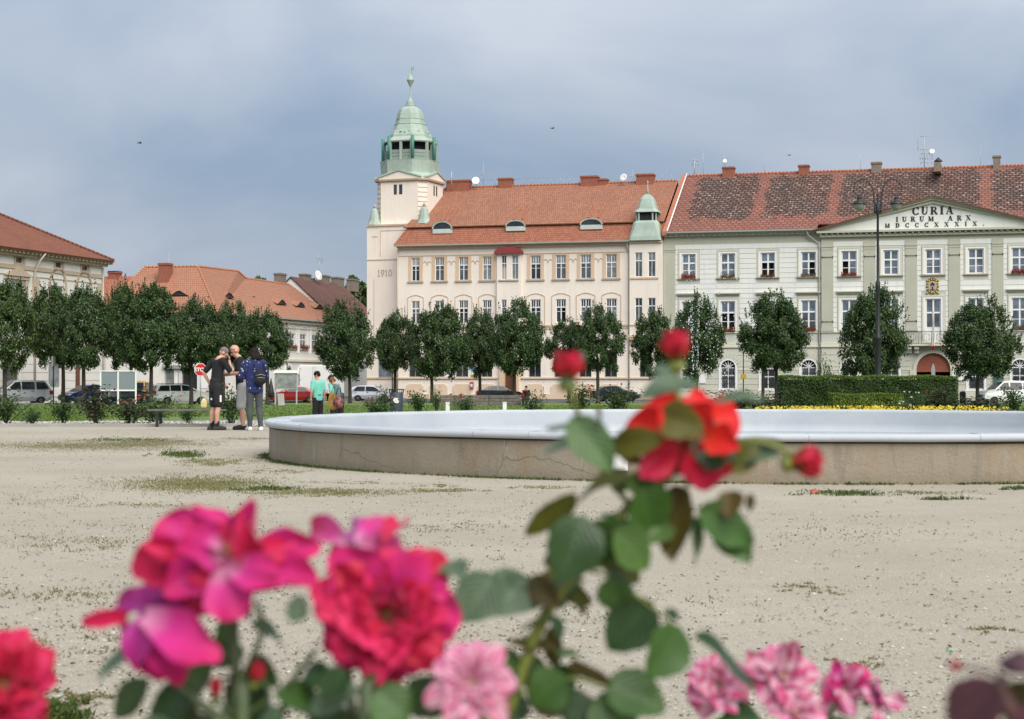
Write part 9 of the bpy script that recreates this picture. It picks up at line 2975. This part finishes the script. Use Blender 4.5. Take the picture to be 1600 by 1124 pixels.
# ---- red rose cut off at the left edge
L_ = Plant('red_rose', 'deep red rose cut off by the left edge of the photo', -40, 1.05)
L_.stem([Vector((0, 0, 0)), (-60, 1300, 0), (-20, 1160, 0), (10, 1095, .02)], .005, .003, 'stem_dark', thorns=3)
L_.bloom(5, 1066, 80, 'redfade', (.25, -1, .3), 7, 0, .98, ['redfade', 'redfade', 'redfade', 'crimson'], 7, .12, .9)
L_.leaf(-30, 1110, -70, 1180, 60, 'd'); L_.leaf(0, 1130, 60, 1190, 60, 'g'); L_.leaf(-20, 1140, -90, 1150, 50, 'g')

# ---- pink and white roses lower right
R_ = Plant('pink_rose', 'pink and white striped rose bush at lower right', 1250, 1.45)
for pts in ([Vector((0, 0, 0)), (1230, 1220, 0), (1226, 1140, 0), (1225, 1070, .01)], [(1228, 1180, 0), (1160, 1140, 0), (1140, 1095, .0)], [(1228, 1200, 0), (1290, 1130, 0), (1305, 1100, 0)], [(1228, 1210, 0), (1330, 1160, 0), (1368, 1110, -.02)], [(1228, 1210, 0), (1245, 1150, -.02), (1248, 1125, -.02)]):
 R_.stem(pts, .0028, .0016, 'stem_dark', thorns=2)
R_.bloom(1122, 1068, 52, 'stripe', (-.3, -1, .35), 4, 0, 1.0, ['stripe', 'pinkwhite'], 5, .12, 1.1)
R_.bloom(1226, 1048, 56, 'pinkwhite', (.1, -.8, .8), 3, .0, 1.05, ['pinkwhite', 'stripe', 'pinkwhite'], 5, .1, 1.15)
R_.bloom(1318, 1072, 46, 'stripe', (-.4, -.8, .5), 3, .01, 1.05, ['stripe', 'magenta', 'stripe'], 5, .12, 1.1)
R_.bloom(1372, 1090, 38, 'pinkwhite', (.6, -.2, .3), 4, -.01, 1.0, ['stripe', 'violet', 'pinkwhite'], 5, .08)
R_.bloom(1246, 1114, 42, 'pinkwhite', (0, -1, .5), 3, -.02, 1.0, ['pinkwhite', 'stripe'], 5, .1, 1.15)
fl = R_.flower()
for bx, by, tx, ty, w, mt in ((1222, 1045, 1222, 1004, 34, 'stripe'), (1232, 1045, 1248, 1000, 30, 'pinkwhite'), (1208, 1045, 1166, 1012, 20, 'pinkwhite'), (1310, 1062, 1304, 1028, 24, 'magenta'), (1385, 1090, 1418, 1098, 34, 'pinkwhite'), (1318, 1080, 1330, 1120, 20, 'stripe')):
 R_.petal(fl, bx, by, tx, ty, w, mt, -.01, -.01)
R_.leaf(1130, 1112, 1190, 1128, 34, 'd'); R_.leaf(1145, 1118, 1120, 1160, 34, 'g'); R_.leaf(1290, 1125, 1330, 1170, 40, 'd'); R_.leaf(1210, 1140, 1170, 1190, 40, 'g'); R_.leaf(1345, 1130, 1390, 1160, 34, 'g')

# ---- purple-leaved shoot lower right corner
U = Plant('purple_rose_shoot', 'out of focus purple leaved rose shoot in the lower right corner', 1640, .78)
U.stem([Vector((0, 0, 0)), (1640, 1300, 0), (1600, 1160, 0), (1565, 1075, 0), (1560, 1060, 0)], .004, .002, 'stem_purple', thorns=2)
U.stem([(1575, 1062, 0), (1540, 1048, 0), (1500, 1042, .02)], .0012, .0008, 'stem_purple')
for bx, by, tx, ty, w, mt, face in ((1562, 1068, 1478, 1140, 72, 'p', 'c'), (1570, 1070, 1612, 1150, 70, 'b', 'c'), (1560, 1040, 1640, 1045, 46, 'p', 'u'), (1556, 1036, 1610, 1024, 34, 'p', 'u'), (1600, 1100, 1660, 1120, 60, 'p', 'c')):
 U.leaf(bx, by, tx, ty, w, mt, face)
fl = U.flower('rosebud'); b = MB(); b.ball(U.P(1493, 1041, .02), (U.sc(11), U.sc(11), U.sc(9)), 0, 10, 8); b.build('bud_core', PM['redfade'], fl)
